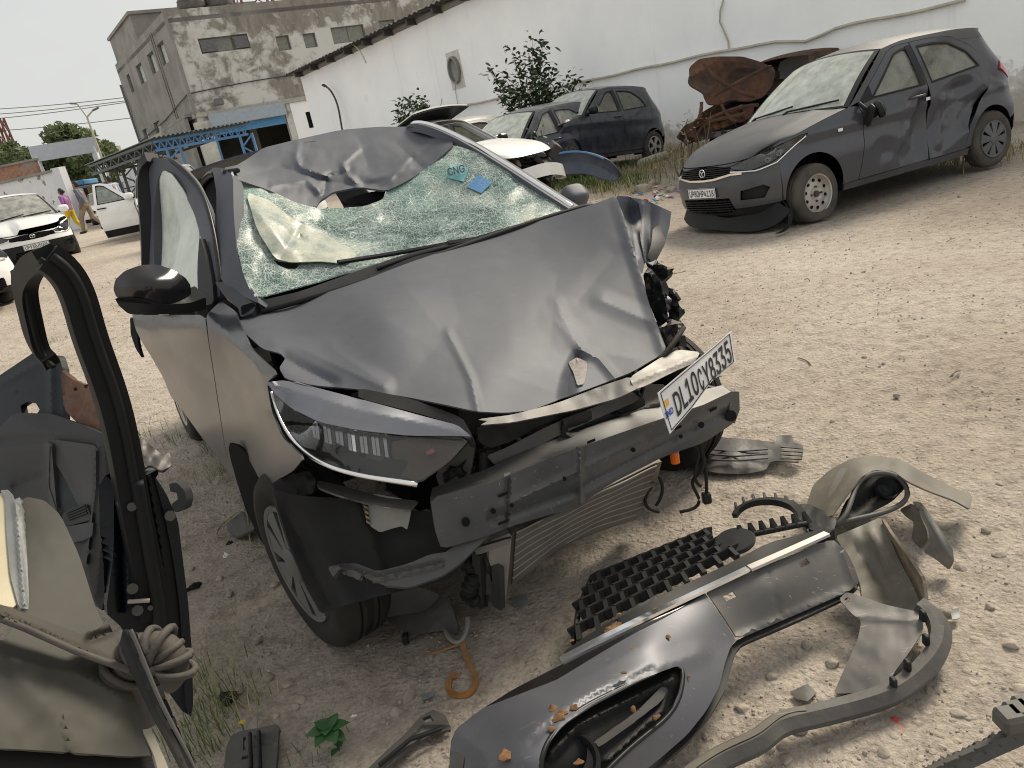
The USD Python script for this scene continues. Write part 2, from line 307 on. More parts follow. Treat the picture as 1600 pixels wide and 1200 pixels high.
M['trim_light'] = mat('trim_light', (.020, .022, .025), .58, dust=.08, dustcol=(.12, .115, .105), up=.06, bump=.0006, bscale=500, spec=.25)
M['door_blue'] = mat('door_blue', (.004, .006, .009), .5, 0, 0, dust=.02, dustcol=(.09, .085, .075), up=.01, spec=.2)
M['undertray'] = mat('undertray', (.028, .029, .031), .5, dust=.35, dustcol=(.16, .14, .115), up=.18, bump=.002, bscale=40)
M['bumper_paint'] = mat('bumper_paint', (.085, .089, .105), .42, .4, .0, dust=.16, dustcol=(.17, .155, .135), up=.08, alt=(.15, .085, .035), altr=(.70, .715), ascale=18, var=.08, scr=.4, spec=.4)
M['holder'] = mat('holder', (.062, .062, .064), .42, .2, dust=.35, dustcol=(.19, .17, .145), up=.16, var=.25, scr=.6)
M['piece_paint'] = mat('piece_paint', (.10, .105, .11), .3, .6, .4, dust=.5, dustcol=(.24, .22, .18), up=.18, scr=.4)
M['mud'] = mat('mud', (.13, .065, .022), .9, var=.5, vscale=50)
M['underseal'] = mat('underseal', (.075, .072, .060), .5, dust=.4, dustcol=(.18, .15, .105), up=.14, alt=(.17, .125, .065), altr=(.58, .74), ascale=12, scr=.5)
M['stone'] = mat('stone', (.29, .25, .205), .9, var=.4, vscale=25, bump=.003, bscale=90)
M['leaf'] = mat('leaf', (.125, .165, .075), .55, var=.5, vscale=1.2, trans=.35)
M['leaf_dark'] = mat('leaf_dark', (.045, .075, .030), .5, var=.5, vscale=1.2, trans=.3)
M['leaf_fresh'] = mat('leaf_fresh', (.035, .105, .03), .5, var=.35, vscale=12, trans=.3)
M['dry'] = mat('dry', (.30, .25, .12), .9, var=.4, vscale=8, trans=.2)
M['bark'] = mat('bark', (.12, .09, .065), .9, var=.3, bump=.01, bscale=20)
M['skin'] = mat('skin', (.22, .12, .08), .6)
M['hair'] = mat('hair', (.012, .01, .01), .6)
M['concrete'] = mat('concrete', (.245, .235, .215), .9, var=.2, vscale=.8, bump=.01, bscale=12, alt=(.17, .165, .155), altr=(.45, .65), ascale=.6)
M['whitewash'] = usdkit.material(stage, '/World/Looks/whitewash', {
    'g': ('geometry', {}), 'n': ('noise_texture', {'scale': .7, 'detail': 8, 'roughness': .62}), 'r': ('rgb_ramp', {'ramp': [(.35, (.80, .82, .83)), (.62, (.87, .88, .88)), (.76, (.72, .71, .67))]}),
    'mp': ('mapping', {'scale': (2.2, 2.2, .16)}), 'n2': ('noise_texture', {'scale': 1.0, 'detail': 7, 'roughness': .65}), 'r2': ('rgb_ramp', {'ramp': [(.60, (0, 0, 0)), (.80, (.5, .5, .5))]}), 'm2': ('mix_color', {'b': (.52, .50, .44)}),
    'sz': ('separate_xyz', {}), 'zr': ('map_range', {'from_min': .2, 'from_max': 1.9, 'to_min': .42, 'to_max': -.25, 'clamp': True}), 'n3': ('noise_texture', {'scale': 2.6, 'detail': 11, 'roughness': .72}), 'ad': ('math', {'math_type': 'add'}), 'r3': ('rgb_ramp', {'ramp': [(.66, (0, 0, 0)), (.74, (.55, .55, .55)), (.90, (.9, .9, .9))]}), 'm3': ('mix_color', {'b': (.34, .30, .25)}),
    'b': ('bump', {'distance': .01}), 'p': ('principled_bsdf', {'roughness': .85})},
    [('g.position', 'n.vector'), ('n.fac', 'r.fac'), ('g.position', 'mp.vector'), ('mp.vector', 'n2.vector'), ('n2.fac', 'r2.fac'), ('r.color', 'm2.a'), ('r2.color', 'm2.fac'), ('g.position', 'sz.vector'), ('sz.z', 'zr.value'), ('g.position', 'n3.vector'), ('zr.result', 'ad.value1'), ('n3.fac', 'ad.value2'), ('ad.value', 'r3.fac'), ('m2.result', 'm3.a'), ('r3.color', 'm3.fac'), ('m3.result', 'p.base_color'), ('n3.fac', 'b.height'), ('b.normal', 'p.normal')], surface='p.BSDF')
M['blue_steel'] = mat('blue_steel', (.05, .20, .42), .5, var=.2, dust=.25)
M['dark_sheet'] = mat('dark_sheet', (.05, .075, .085), .5, .2, dust=.3)
M['shutter'] = mat('shutter', (.30, .36, .42), .5, .2, var=.15, dust=.2)
M['shutter_blue'] = mat('shutter_blue', (.06, .24, .48), .5, .1, var=.1, dust=.15)
M['louvre'] = mat('louvre', (.13, .13, .135), .6, .2, var=.3)
M['roof_edge'] = mat('roof_edge', (.055, .05, .045), .9, var=.4, vscale=3)
M['tank'] = mat('tank', (.05, .05, .05), .5, dust=.3)
M['mast'] = mat('mast', (.16, .07, .05), .7)
M['wire'] = mat('wire', (.05, .05, .05), .6)
M['pipe'] = mat('pipe', (.44, .41, .34), .7, var=.2)
M['board'] = mat('board', (.55, .57, .60), .6, var=.06)
M['brickwall'] = mat('brickwall', (.28, .15, .10), .9, var=.4, vscale=6, alt=(.25, .22, .19), altr=(.5, .62), ascale=2)
M['lamp_cap'] = mat('lamp_cap', (.17, .175, .20), .26, .75, .3, dust=.12, dustcol=(.25, .24, .22), up=.05, var=.04)
M['door_black'] = mat('door_black', (.005, .006, .007), .6, dust=.03, dustcol=(.08, .075, .065), up=.01, spec=.15)
M['grey_side'] = mat('grey_side', (.048, .051, .060), .24, .45, .4, dust=.05, dustcol=(.17, .16, .145), up=.06, var=.05, scr=.3)
M['lamp_brown'] = mat('lamp_brown', (.045, .028, .018), .3, .2)
M['reflector_dim'] = mat('reflector_dim', (.28, .28, .29), .2, 1.0, var=.2)
# peeling plaster of the grey building: white lime wash left in scabs over grey cement
M['peel'] = usdkit.material(stage, '/World/Looks/peel', {
    'g': ('geometry', {}), 'n': ('noise_texture', {'scale': 1.5, 'detail': 12, 'roughness': .72, 'distortion': .4}), 'n2': ('noise_texture', {'scale': .28, 'detail': 4, 'roughness': .55}),
    'mp': ('mapping', {'scale': (1, 1, .35)}), 'n3': ('noise_texture', {'scale': 2.5, 'detail': 9, 'roughness': .7}),
    'a': ('math', {'math_type': 'multiply_add', 'value2': 1.5, 'value3': -.27}), 'ad': ('math', {'math_type': 'add'}), 'sz': ('separate_xyz', {}), 'zr': ('map_range', {'from_min': 3.5, 'from_max': 9.0, 'to_min': .16, 'to_max': -.16, 'clamp': True}), 'ad2': ('math', {'math_type': 'add'}),
    'r': ('rgb_ramp', {'ramp': [(.84, (0, 0, 0)), (.94, (.6, .6, .6)), (1.05, (1, 1, 1))]}), 'gr': ('rgb_ramp', {'ramp': [(.3, (.13, .125, .11)), (.5, (.22, .205, .18)), (.7, (.30, .28, .24))]}), 'mx': ('mix_color', {'b': (.60, .60, .57)}),
    'b': ('bump', {'distance': .02}), 'p': ('principled_bsdf', {'roughness': .9})},
    [('g.position', 'n.vector'), ('g.position', 'n2.vector'), ('g.position', 'mp.vector'), ('mp.vector', 'n3.vector'), ('n2.fac', 'a.value1'), ('n.fac', 'ad.value1'), ('a.value', 'ad.value2'), ('g.position', 'sz.vector'), ('sz.z', 'zr.value'), ('zr.result', 'ad2.value1'), ('ad.value', 'ad2.value2'), ('ad2.value', 'r.fac'),
     ('n3.fac', 'gr.fac'), ('gr.color', 'mx.a'), ('r.color', 'mx.fac'), ('mx.result', 'p.base_color'), ('r.color', 'b.height'), ('b.normal', 'p.normal')], surface='p.BSDF')
# shattered laminated glass: fine crazing, pale milky where the sheet is crushed, teal where one looks through it
M['crazed'] = usdkit.material(stage, '/World/Looks/crazed', {
    'g': ('geometry', {}), 'v': ('voronoi_texture', {'feature': 'distance_to_edge', 'scale': 100.0}), 'v2': ('voronoi_texture', {'feature': 'f1', 'scale': 100.0}), 'v3': ('voronoi_texture', {'feature': 'distance_to_edge', 'scale': 30.0}),
    'nd': ('noise_texture', {'scale': 14.0, 'detail': 3}), 'nm': ('vector_math', {'math_type': 'multiply', 'vector2': (.012, .012, .012)}), 'na': ('vector_math', {'math_type': 'add'}),
    'r': ('rgb_ramp', {'ramp': [(.0, (1, 1, 1)), (.03, (.5, .5, .5)), (.10, (0, 0, 0))]}), 'r3': ('rgb_ramp', {'ramp': [(.0, (1, 1, 1)), (.03, (0, 0, 0))]}), 'mxr': ('math', {'math_type': 'maximum'}),
    'n': ('noise_texture', {'scale': 4.2, 'detail': 7, 'roughness': .62, 'distortion': .5}), 'ra': ('map_range', {'from_min': .38, 'from_max': .66, 'to_min': .12, 'to_max': .62, 'clamp': True}),
    'cr': ('rgb_ramp', {'ramp': [(.36, (.15, .22, .215)), (.50, (.26, .325, .305)), (.62, (.40, .43, .37)), (.8, (.50, .50, .42))]}),
    'fa': ('math', {'math_type': 'add', 'use_clamp': True}), 'sc': ('math', {'math_type': 'multiply', 'value2': .78}), 'mw': ('mix_color', {'b': (.62, .72, .69)}),
    'b': ('bump', {'distance': .006, 'strength': .8}), 'p': ('principled_bsdf', {'roughness': .38, 'specular_ior_level': .5}), 't': ('transparent_bsdf', {'color': (.50, .66, .62)}), 'm': ('mix_closure', {})},
    [('g.position', 'nd.vector'), ('nd.color', 'nm.vector1'), ('nm.vector', 'na.vector1'), ('g.position', 'na.vector2'), ('na.vector', 'v.vector'), ('na.vector', 'v2.vector'), ('na.vector', 'v3.vector'),
     ('v.distance', 'r.fac'), ('v3.distance', 'r3.fac'), ('r.color', 'mxr.value1'), ('r3.color', 'mxr.value2'), ('g.position', 'n.vector'), ('n.fac', 'ra.value'), ('n.fac', 'cr.fac'), ('mxr.value', 'sc.value1'),
     ('sc.value', 'fa.value1'), ('ra.result', 'fa.value2'), ('cr.color', 'mw.a'), ('sc.value', 'mw.fac'), ('mw.result', 'p.base_color'), ('v2.color', 'b.height'), ('b.normal', 'p.normal'), ('fa.value', 'm.fac'), ('t.BSDF', 'm.closure1'), ('p.BSDF', 'm.closure2')], surface='m.closure')
M['milky'] = usdkit.material(stage, '/World/Looks/milky', {
    'g': ('geometry', {}), 'v': ('voronoi_texture', {'feature': 'distance_to_edge', 'scale': 62.0}), 'v2': ('voronoi_texture', {'feature': 'f1', 'scale': 62.0}), 'r': ('rgb_ramp', {'ramp': [(.0, (.55, .55, .55)), (.05, (1, 1, 1))]}),
    'n': ('noise_texture', {'scale': 7.0, 'detail': 8, 'roughness': .65}), 'c': ('rgb_ramp', {'ramp': [(.34, (.16, .21, .19)), (.48, (.34, .36, .30)), (.7, (.47, .47, .38))]}), 'm': ('mix_color', {'blend_type': 'multiply', 'fac': .6}), 'b': ('bump', {'distance': .004, 'strength': .8}), 'p': ('principled_bsdf', {'roughness': .34})},
    [('g.position', 'v.vector'), ('g.position', 'v2.vector'), ('g.position', 'n.vector'), ('v.distance', 'r.fac'), ('n.fac', 'c.fac'), ('c.color', 'm.a'), ('r.color', 'm.b'), ('m.result', 'p.base_color'), ('v2.color', 'b.height'), ('b.normal', 'p.normal')], surface='p.BSDF')
M['soil'] = usdkit.material(stage, '/World/Looks/soil', {
    'g': ('geometry', {}), 'n': ('noise_texture', {'scale': .55, 'detail': 8, 'roughness': .6}), 'n2': ('noise_texture', {'scale': 14.0, 'detail': 9, 'roughness': .7}), 'n3': ('noise_texture', {'scale': 75.0, 'detail': 5, 'roughness': .7}),
    'v': ('voronoi_texture', {'scale': 42.0, 'feature': 'f1'}), 'vr': ('rgb_ramp', {'ramp': [(.0, (1, 1, 1)), (.28, (.6, .6, .6)), (.42, (0, 0, 0))]}),
    'r': ('rgb_ramp', {'ramp': [(.32, (.330, .280, .230)), (.5, (.415, .364, .308)), (.68, (.48, .43, .372))]}),
    'r2': ('rgb_ramp', {'ramp': [(.3, (.52, .50, .48)), (.5, (1, 1, 1)), (.72, (1.2, 1.18, 1.15))]}), 'm': ('mix_color', {'blend_type': 'multiply', 'fac': .85, 'use_clamp': False}),
    'r3': ('rgb_ramp', {'ramp': [(.35, (.72, .70, .68)), (.6, (1.08, 1.08, 1.08))]}), 'm2': ('mix_color', {'blend_type': 'multiply', 'fac': .8, 'use_clamp': False}),
    'h': ('math', {'math_type': 'multiply_add', 'value2': .55}), 'h2': ('math', {'math_type': 'multiply_add', 'value2': .30}),
    'b': ('bump', {'distance': .017, 'strength': 1.0}), 'p': ('principled_bsdf', {'roughness': .95, 'specular_ior_level': .2})},
    [('g.position', 'n.vector'), ('g.position', 'n2.vector'), ('g.position', 'n3.vector'), ('g.position', 'v.vector'), ('v.distance', 'vr.fac'), ('n.fac', 'r.fac'), ('n2.fac', 'r2.fac'), ('r.color', 'm.a'), ('r2.color', 'm.b'), ('n3.fac', 'r3.fac'), ('m.result', 'm2.a'), ('r3.color', 'm2.b'), ('m2.result', 'p.base_color'),
     ('n3.fac', 'h.value1'), ('n2.fac', 'h.value3'), ('vr.color', 'h2.value1'), ('h.value', 'h2.value3'), ('h2.value', 'b.height'), ('b.normal', 'p.normal')], surface='p.BSDF')
# ================================================================ ground
def ground_mesh():
    # polar sheet round the camera: fine near, coarse to the horizon
    rr = np.r_[np.linspace(.4, 6, 190), np.geomspace(6.05, 900, 130)]; aa = np.linspace(-PI, PI, 181)[:-1]
    fine = np.abs(((aa+PI) % (2*PI))-PI) < 2
    aa = np.sort(np.r_[np.linspace(-.85, .85, 330), np.linspace(.87, 2*PI-.87, 70)])
    A, Rr = np.meshgrid(aa, rr); x = np.sin(A)*Rr; y = np.cos(A)*Rr
    near_ = np.exp(-Rr/9)
    z = gz(x, y) + (meshkit.fbm(np.stack([x*2.2, y*2.2, 0*x], -1), 4, 3)-.5)*.05*near_ + (meshkit.fbm(np.stack([x*11, y*11, 0*x], -1), 3, 5)-.5)*.022*near_ + (meshkit.fbm(np.stack([x*.3, y*.3, 0*x], -1), 3, 8)-.5)*.12*np.clip((Rr-4)/10, 0, 1)
    for (c0, c1, k) in ((1.9, .30, .10), (3.35, .30, .10), (-1.2, -.75, .06)):      # faint wheel ruts across the yard
        xc = c0+c1*(y-3)+.05*np.sin(y*1.3)+k*(y-3)**2*.1; z -= .014*np.exp(-((x-xc)/.085)**2)*(.6+.4*np.sin(y*38+x*9))*np.clip((12-y)/6, 0, 1)*np.clip(y-2, 0, 1)
    z -= np.clip((Rr-60)/300, 0, 1)*2
    V = np.stack([x, y, z], -1).reshape(-1, 3); n, k = len(rr), len(aa)
    i = np.arange(n-1)[:, None]*k; j = np.arange(k)[None]; j2 = (j+1) % k
    q = np.stack([i+j, i+k+j, i+k+j2, i+j2], -1).reshape(-1, 4)
    f = np.vstack([q[:, [0, 2, 1]], q[:, [0, 3, 2]], np.array([[0, a+1, a] for a in range(1, k-1)])])
    f = f[:, ::-1]
    t = trimesh.Trimesh(V, f, process=False)
    if t.face_normals[:, 2].mean() < 0: t.invert()
    return t
struct('ground', ground_mesh(), M['soil'])
# ================================================================ buildings and the far setting
def plane_pt(u, v, p0, n):
    d = ray(u, v); t = ((np.asarray(p0)-CAM) @ n)/(d @ n); return CAM + d*t
def wall_sheet(poly, p0, s, n, th):
    """polygon in (along, up) on the vertical plane through p0, th deep behind it"""
    m = trimesh.creation.extrude_polygon(poly, th, engine='earcut') if False else None
    V, f = tri2d(poly, 1e9 if False else 3.0)
    P = p0 + V[:, :1]*s + V[:, 1:]*np.array([0, 0, 1.0])
    t = thicken(P, f, th)
    fn = np.cross(P[f[0, 1]]-P[f[0, 0]], P[f[0, 2]]-P[f[0, 0]])
    if fn @ n < 0: t = thicken(P, f[:, ::-1], th)
    return t
def rect(a, b, c, d): return shapely.box(min(a, c), min(b, d), max(a, c), max(b, d))
UPV = np.array([0, 0, 1.0])
class Face:
    def __init__(s, p0, p1):
        s.p0 = np.array([p0[0], p0[1], 0.0]); d = np.array([p1[0]-p0[0], p1[1]-p0[1], 0.0]); s.L = np.linalg.norm(d); s.s = d/s.L
        s.n = np.array([s.s[1], -s.s[0], 0.0])
        if s.n @ (CAM-s.p0) < 0: s.n = -s.n
    def sz(s, u, v): p = plane_pt(u, v, s.p0, s.n)-s.p0; return np.array([p @ s.s, p[2]])
    def at(s, a, z, out=0.0): return s.p0 + s.s*a + UPV*z + s.n*out
    def box(s, a0, z0, a1, z1, out, depth, bev=0.0):     # front face 'out' proud of the wall, 'depth' thick
        return box((abs(a1-a0), depth, abs(z1-z0)), s.at((a0+a1)/2, (z0+z1)/2, out-depth/2), np.stack([s.s, s.n, UPV]), bev)
def window(par, F, a0, z0, a1, z1, bars=1, frame_mat='louvre', glass='win', deep=.22):
    w = obj('window', cat_([F.box(a0, z0, a1, z0+.05, -deep+.1, .08), F.box(a0, z1-.05, a1, z1, -deep+.1, .08), F.box(a0, z0+.05, a0+.05, z1-.05, -deep+.1, .08), F.box(a1-.05, z0+.05, a1, z1-.05, -deep+.1, .08)]), M[frame_mat], par, False)
    ks = np.linspace(a0, a1, bars+2)
    for k in range(bars+1): obj('pane', F.box(ks[k]+.06, z0+.06, ks[k+1]-.02, z1-.06, -deep+.03, .02), M[glass], w, False)
    return w
# ---- white shed wall
WA, WD = np.array([-5.6, 32.0]), np.array([.574, -.819])
WF = Face(WA, WA+WD*34); ztop = float(WF.sz(600, 55)[1])
shed = thing('white_shed', 'long low white rendered shed with dark sheet eave behind the wrecked cars', 'building')
oa, oz = WF.sz(712, 109); oval = shapely.affinity.scale(Point(oa, oz).buffer(1, 20), .40, .56) if hasattr(shapely, 'affinity') else None
import shapely.affinity as saf
oval = saf.scale(Point(oa, oz).buffer(1, 20), .24, .35)
wpoly = rect(0, -1, 34, ztop).difference(oval)
obj('wall', wall_sheet(wpoly, WF.p0, WF.s, WF.n, .3), M['whitewash'], shed, False)
obj('end_wall', box((.3, 9, ztop+1), WF.at(.15, (ztop-1)/2, -4.9), np.stack([WF.s, WF.n, UPV])), M['whitewash'], shed, False)
V, f = tri2d(saf.scale(Point(0, 0).buffer(1, 20), .255, .365).difference(saf.scale(Point(0, 0).buffer(1, 20), .20, .31)), .12)
obj('vent_ring', thicken(WF.at(oa, oz, .015)+V[:, :1]*WF.s+V[:, 1:]*UPV, f[:, ::-1], .1), M['concrete'], shed, False)
obj('vent_surround', wall_sheet(rect(oa-.34, oz-.52, oa+.32, oz+.50).difference(saf.scale(Point(oa, oz).buffer(1, 20), .26, .37)), WF.p0+WF.n*.008, WF.s, WF.n, .007), mat('old_lime', (.52, .51, .48), .9, var=.2), shed, False)
obj('vent_back', WF.box(oa-.5, oz-.7, oa+.5, oz+.7, -.4, .05), M['interior'], shed, False)
# corrugated eave
na = 260; aa = np.linspace(-.5, 34, na); wz = .03*np.sin(aa*2*PI/.15*0.5)
ev = np.stack([np.stack([WF.at(a, ztop+.10+w, .42) for a, w in zip(aa, wz)]), np.stack([WF.at(a, ztop+.75+w, -4.5) for a, w in zip(aa, wz)])], 1).reshape(-1, 3)
i = np.arange(na-1)*2; ef = np.vstack([np.stack([i, i+2, i+3], 1), np.stack([i, i+3, i+1], 1)])
obj('roof_sheet', thicken(ev, ef, .04), M['roof_edge'], shed, True)
for a in np.arange(.3, 33, 1.4): obj('rafter', WF.box(a, ztop-.12, a+.09, ztop+.05, .36, .36), M['roof_edge'], shed, False)
obj('eave_mortar', disp(WF.box(0, ztop-.10, 33, ztop+.02, .05, .06), .02, 3), M['concrete'], shed, False)
pp = [WF.sz(*q) for q in ((622, 188), (700, 170), (800, 150), (920, 126), (1000, 108), (1138, 78), (1210, 66), (1262, 64), (1314, 41), (1400, 25), (1510, 0))]
pp = resample(np.array([WF.at(a, z, .05) for a, z in pp]), .3); pp[:, 2] += .025*np.sin(np.arange(len(pp))*1.1)*np.clip(np.arange(len(pp))/10, 0, 1)*0.4
obj('conduit', tube(pp, .028, 8), M['pipe'], shed, True)
p2 = resample(np.array([WF.at(*WF.sz(*q), .04) for q in ((1132, 0), (1124, 28), (1143, 72), (1141, 80))]), .2)
obj('conduit', tube(p2, .018, 8), M['pipe'], shed, True)
obj('hanging_cable', tube(resample(np.array([WF.at(*WF.sz(*q), .03) for q in ((712, 128), (714, 150), (718, 168))]), .1), .006, 6), M['wire'], shed, True)
obj('bent_rod', tube(spline(np.array([WF.at(*WF.sz(u, v), o) for u, v, o in ((552, 68, .1), (575, 76, .35), (597, 95, .6))]), 14), .022, 8), M['pipe'], shed, True)
# small lamp arm standing before the wall
b = WF.sz(543, 196)
al = thing('pole_lamp', 'thin bent pole lamp before the left end of the white wall', 'lamp')
lp = spline(np.array([WF.at(*WF.sz(u, v), .25) for u, v in ((548, 215), (543, 195), (536, 160), (528, 143), (519, 134))]), 24)
obj('pole', tube(lp, .035, 8), M['wire'], al, True); obj('lamp_head', bar(lp[-1]+(lp[-1]-lp[-2])*.2, lp[-1]+(lp[-1]-lp[-2])*2.6, .14, .07, bev=.03), M['wire'], al, False)
# ---- grey two-storey building
C1 = D(262, 40, 37)[:2]; LD = np.array([-.545, .839]); RD = np.array([.862, .507])
BL = Face(C1, C1+LD*11.8); BR = Face(C1, C1+RD*26)
BL.L = float(BL.sz(196, 150)[0]); zr = float(BR.sz(255, 17)[1])
gb = thing('grey_building', 'tall weathered grey concrete building with peeling plaster and a shutter bay', 'building')
lw = rect(0, -1, BL.L, zr); lws = []
zc = float(BL.sz(239, 98)[1])
for (u, v, hw) in ((201.5, 124, .42), (219.5, 112.5, .75), (238.5, 98, .72), (255, 85, .72)):
    a = float(BL.sz(u, v)[0]); lws.append((a-hw, zc-.50, a+hw, zc+.52))
zl = float(BL.sz(240, 207)[1])
for (u, v, hw) in ((228, 210, .6), (248, 204, .75)):
    a = float(BL.sz(u, v)[0]); lws.append((a-hw, zl-.55, a+hw, zl+.45))
for w in lws: lw = lw.difference(rect(*w))
obj('wall', wall_sheet(lw, BL.p0, BL.s, BL.n, .3), M['concrete'], gb, False, label='side wall of bare grey cement')
rws = []
a0, z0 = BR.sz(313, 75); a1, z1 = BR.sz(388, 60); zt = float(BR.sz(350, 56)[1]); zb = float(BR.sz(352, 80)[1]); rws.append((a0, zb, a1, zt, 2))
for (u, v, hw, hh) in ((443.5, 67, .36, .36), (485, 63, .36, .36), (545, 53, 1.0, .42), (606, 43, .5, .40)):
    a, z = BR.sz(u, v); rws.append((a-hw, z-hh, a+hw, z+hh, 1 if hw > .8 else 0))
sa0, sz0 = BR.sz(322, 176); sa1, sz1 = BR.sz(442, 163); sop = (sa0, -1, sa1, (sz0+sz1)/2)
rw = rect(.0, -1, 26, zr)
for w in rws: rw = rw.difference(rect(*w[:4]))
rw = rw.difference(rect(*sop))
ba0 = float(BR.sz(303, 230)[0])
obj('wall', wall_sheet(rw, BR.p0+BR.s*.0, BR.s, BR.n, .3), M['peel'], gb, False, label='front wall with white plaster flaking off grey cement')
for w in lws: window(gb, BL, *w, bars=1, glass='win_pale')
for w in rws: window(gb, BR, *w[:4], bars=w[4], glass='win', frame_mat='louvre')
a0, z0, a1, z1, _ = rws[0]
for (fa, fb) in ((.0, .36), (.68, 1.0)):
    n_ = 9
    for k in range(n_): z_ = z0+.08+(z1-z0-.16)*k/n_; obj('louvre_slat', F_ := BR.box(a0+(a1-a0)*fa+.06, z_, a0+(a1-a0)*fb-.04, z_+.055, -.03, .03), M['louvre'], gb, False)
back = BR.at(0, 0, -9)
top = np.array([BL.at(BL.L, 0)[:2], C1, BR.at(26, 0)[:2], (BR.at(26, 0)+LDn if False else BR.at(26, 0)[:2]+LD*BL.L)])
V, f = tri2d(Polygon(top), 4.0); obj('roof', thicken(np.c_[V, np.full(len(V), zr-.35)], f, .2), M['concrete'], gb, False)
# slab band between the storeys, drain pipes
zbn = float(BR.sz(380, 165)[1]); zbl = float(BR.sz(303, 181)[1]); zbn = zbl
obj('slab_band', cat_([BR.box(.0, zbn-.12, 8.5, zbn+.10, .10, .10), BL.box(.0, zbn-.12, BL.L, zbn+.10, .10, .10)]), mat('band', (.36, .34, .30), .85, var=.25), gb, False)
obj('corner_strip', box((.16, .16, zr-.02-zbn), np.r_[C1, (zr+zbn)/2]+np.array([0, 0, .05]), np.stack([BR.s, BR.n, UPV])), M['concrete'], gb, False)
a_ = float(BL.sz(205, 190)[0]); obj('drain_pipe', tube([BL.at(BL.L-.12, .8, .1), BL.at(BL.L-.12, zr-1.2, .1)], .07, 8), M['louvre'], gb, True)
for (u, v) in ((252, 110), (268, 150)):
    a = float(BL.sz(u, v)[0]); obj('wall_conduit', tube([BL.at(a, zbn+.1, .03), BL.at(a, zc+1.2, .03)], .03, 6), M['concrete'], gb, True)
cb = [BL.sz(213, 212), BL.sz(262, 190)]; cable = [BL.at(cb[0][0], zbn+.15, .05), BL.at(cb[1][0], zbn+.55, .06), BL.at(.05, zbn+1.05, .08)] + [BR.at(a, zbn+1.05+.5*math.sin(a*.35)*.35, .06) for a in np.linspace(.1, 8.8, 12)]
obj('wall_cable', tube(resample(np.array(cable), .3), .03, 6), M['wire'], gb, True)
la, lz = BR.sz(341, 160); obj('flood_lamp', BR.box(la-.22, lz-.16, la+.22, lz+.16, .3, .2, .04), M['louvre'], gb, False)
# shutter bay
sh = sop[3]
obj('shutter_box', BR.box(sa0, sh-.02, sa1, sh-.65, .28, .5, .03), M['shutter'], gb, False)
for k in range(4): obj('shutter_slat', BR.box(sa0+.08, sh-.66-.1*k, sa1-.05, sh-.755-.1*k, -.05+(.008 if k % 2 else 0), .03), M['shutter_blue'], gb, False)
obj('bay_pillar', BR.box(sa0-.75, -.5, sa0+.02, sh-.3, .12, .35), mat('pillar_lime', (.46, .45, .41), .85, var=.3, vscale=2), gb, False)
obj('bay_frame', BR.box(sa0+.03, -.5, sa0+.16, sh-.66, .02, .12), M['blue_steel'], gb, False)
obj('bay_inside', cat_([BR.box(sa0-.9, -.5, sa1+3, sh, -7, .2), BR.box(sa0-1.1, -.5, sa0-.9, sh, -.35, 6.6), BR.box(sa1+3, -.5, sa1+3.2, sh, -.35, 6.6), BR.box(sa0-1, sh+.05, sa1+3, sh+.2, -.35, 6.8)]), M['concrete'], gb, False)
obj('bay_column', BR.box((sa0+sa1)/2+.6, -.5, (sa0+sa1)/2+1.0, sh, -2.5, .4), M['concrete'], gb, False)
wl = BR.sz(446, 153); obj('lower_lime_wall', BR.box(sa1+.35, -1, 25, zbn-.13, .03, .06), M['whitewash'], gb, False)
w_ = BR.sz(486, 187); obj('small_opening', BR.box(w_[0]-.22, w_[1]-.42, w_[0]+.22, w_[1]+.42, .035, .02), M['interior'], gb, False)
# roof room, tanks, mast
r0 = float(BL.sz(200, 60)[0])
rm0, rm1 = BL.L-.1, float(BL.sz(209, 58)[0])
rr_ = np.stack([BL.s, BL.n, UPV])
obj('roof_room', box((abs(rm0-rm1), 6.5, 1.7), BL.at((rm0+rm1)/2, zr+.55, -3.4), rr_), M['concrete'], gb, False)
obj('roof_room_slab', box((abs(rm0-rm1)+.3, 7.4, .16), BL.at((rm0+rm1)/2, zr+1.485, -3.75), rr_), M['concrete'], gb, False)
for k, u in enumerate((309, 353)):
    a, z = BR.sz(u, 5); c = BR.at(a, zr-.1, -1.2)
    tk = thing('water_tank', ['black ribbed plastic water tank on the roof, nearer the mast', 'black ribbed plastic water tank on the roof, farther from the mast'][k], 'water tank')
    pr = [(0, 0), (.62, 0), (.62, .18), (.58, .22), (.62, .28), (.62, .48), (.58, .52), (.60, .6), (.42, .82), (.2, .86), (.2, .95), (0, .96)]
    T = lathe(pr, 24); v = np.array(T.vertices); T.vertices = np.stack([v[:, 0], v[:, 2], v[:, 1]], 1)*1.15+c; obj('tank_body', T, M['tank'], tk, 40)
    obj('tank_lid', cyl(c+UPV*1.05, c+UPV*1.14, .3, 16), M['tank'], tk, 40)
ms = thing('lattice_mast', 'red lattice mast legs rising from the building roof', 'mast'); mc = BL.at(2.2, zr, -5.5)
legs = [mc+np.array([dx, dy, 0]) for dx in (-.9, .9) for dy in (-.9, .9)]
for l in legs: obj('leg', bar(l, l+(mc-l)*.55+UPV*9, .1), M['mast'], ms, False)
for k in range(6):
    f0, f1 = k/6, (k+1)/6
    for (i, j) in ((0, 1), (1, 3), (3, 2), (2, 0)):
        a = legs[i]+((mc-legs[i])*.55+UPV*9)*f0; b_ = legs[j]+((mc-legs[j])*.55+UPV*9)*f1; obj('brace', bar(a, b_, .06), M['mast'], ms, False)
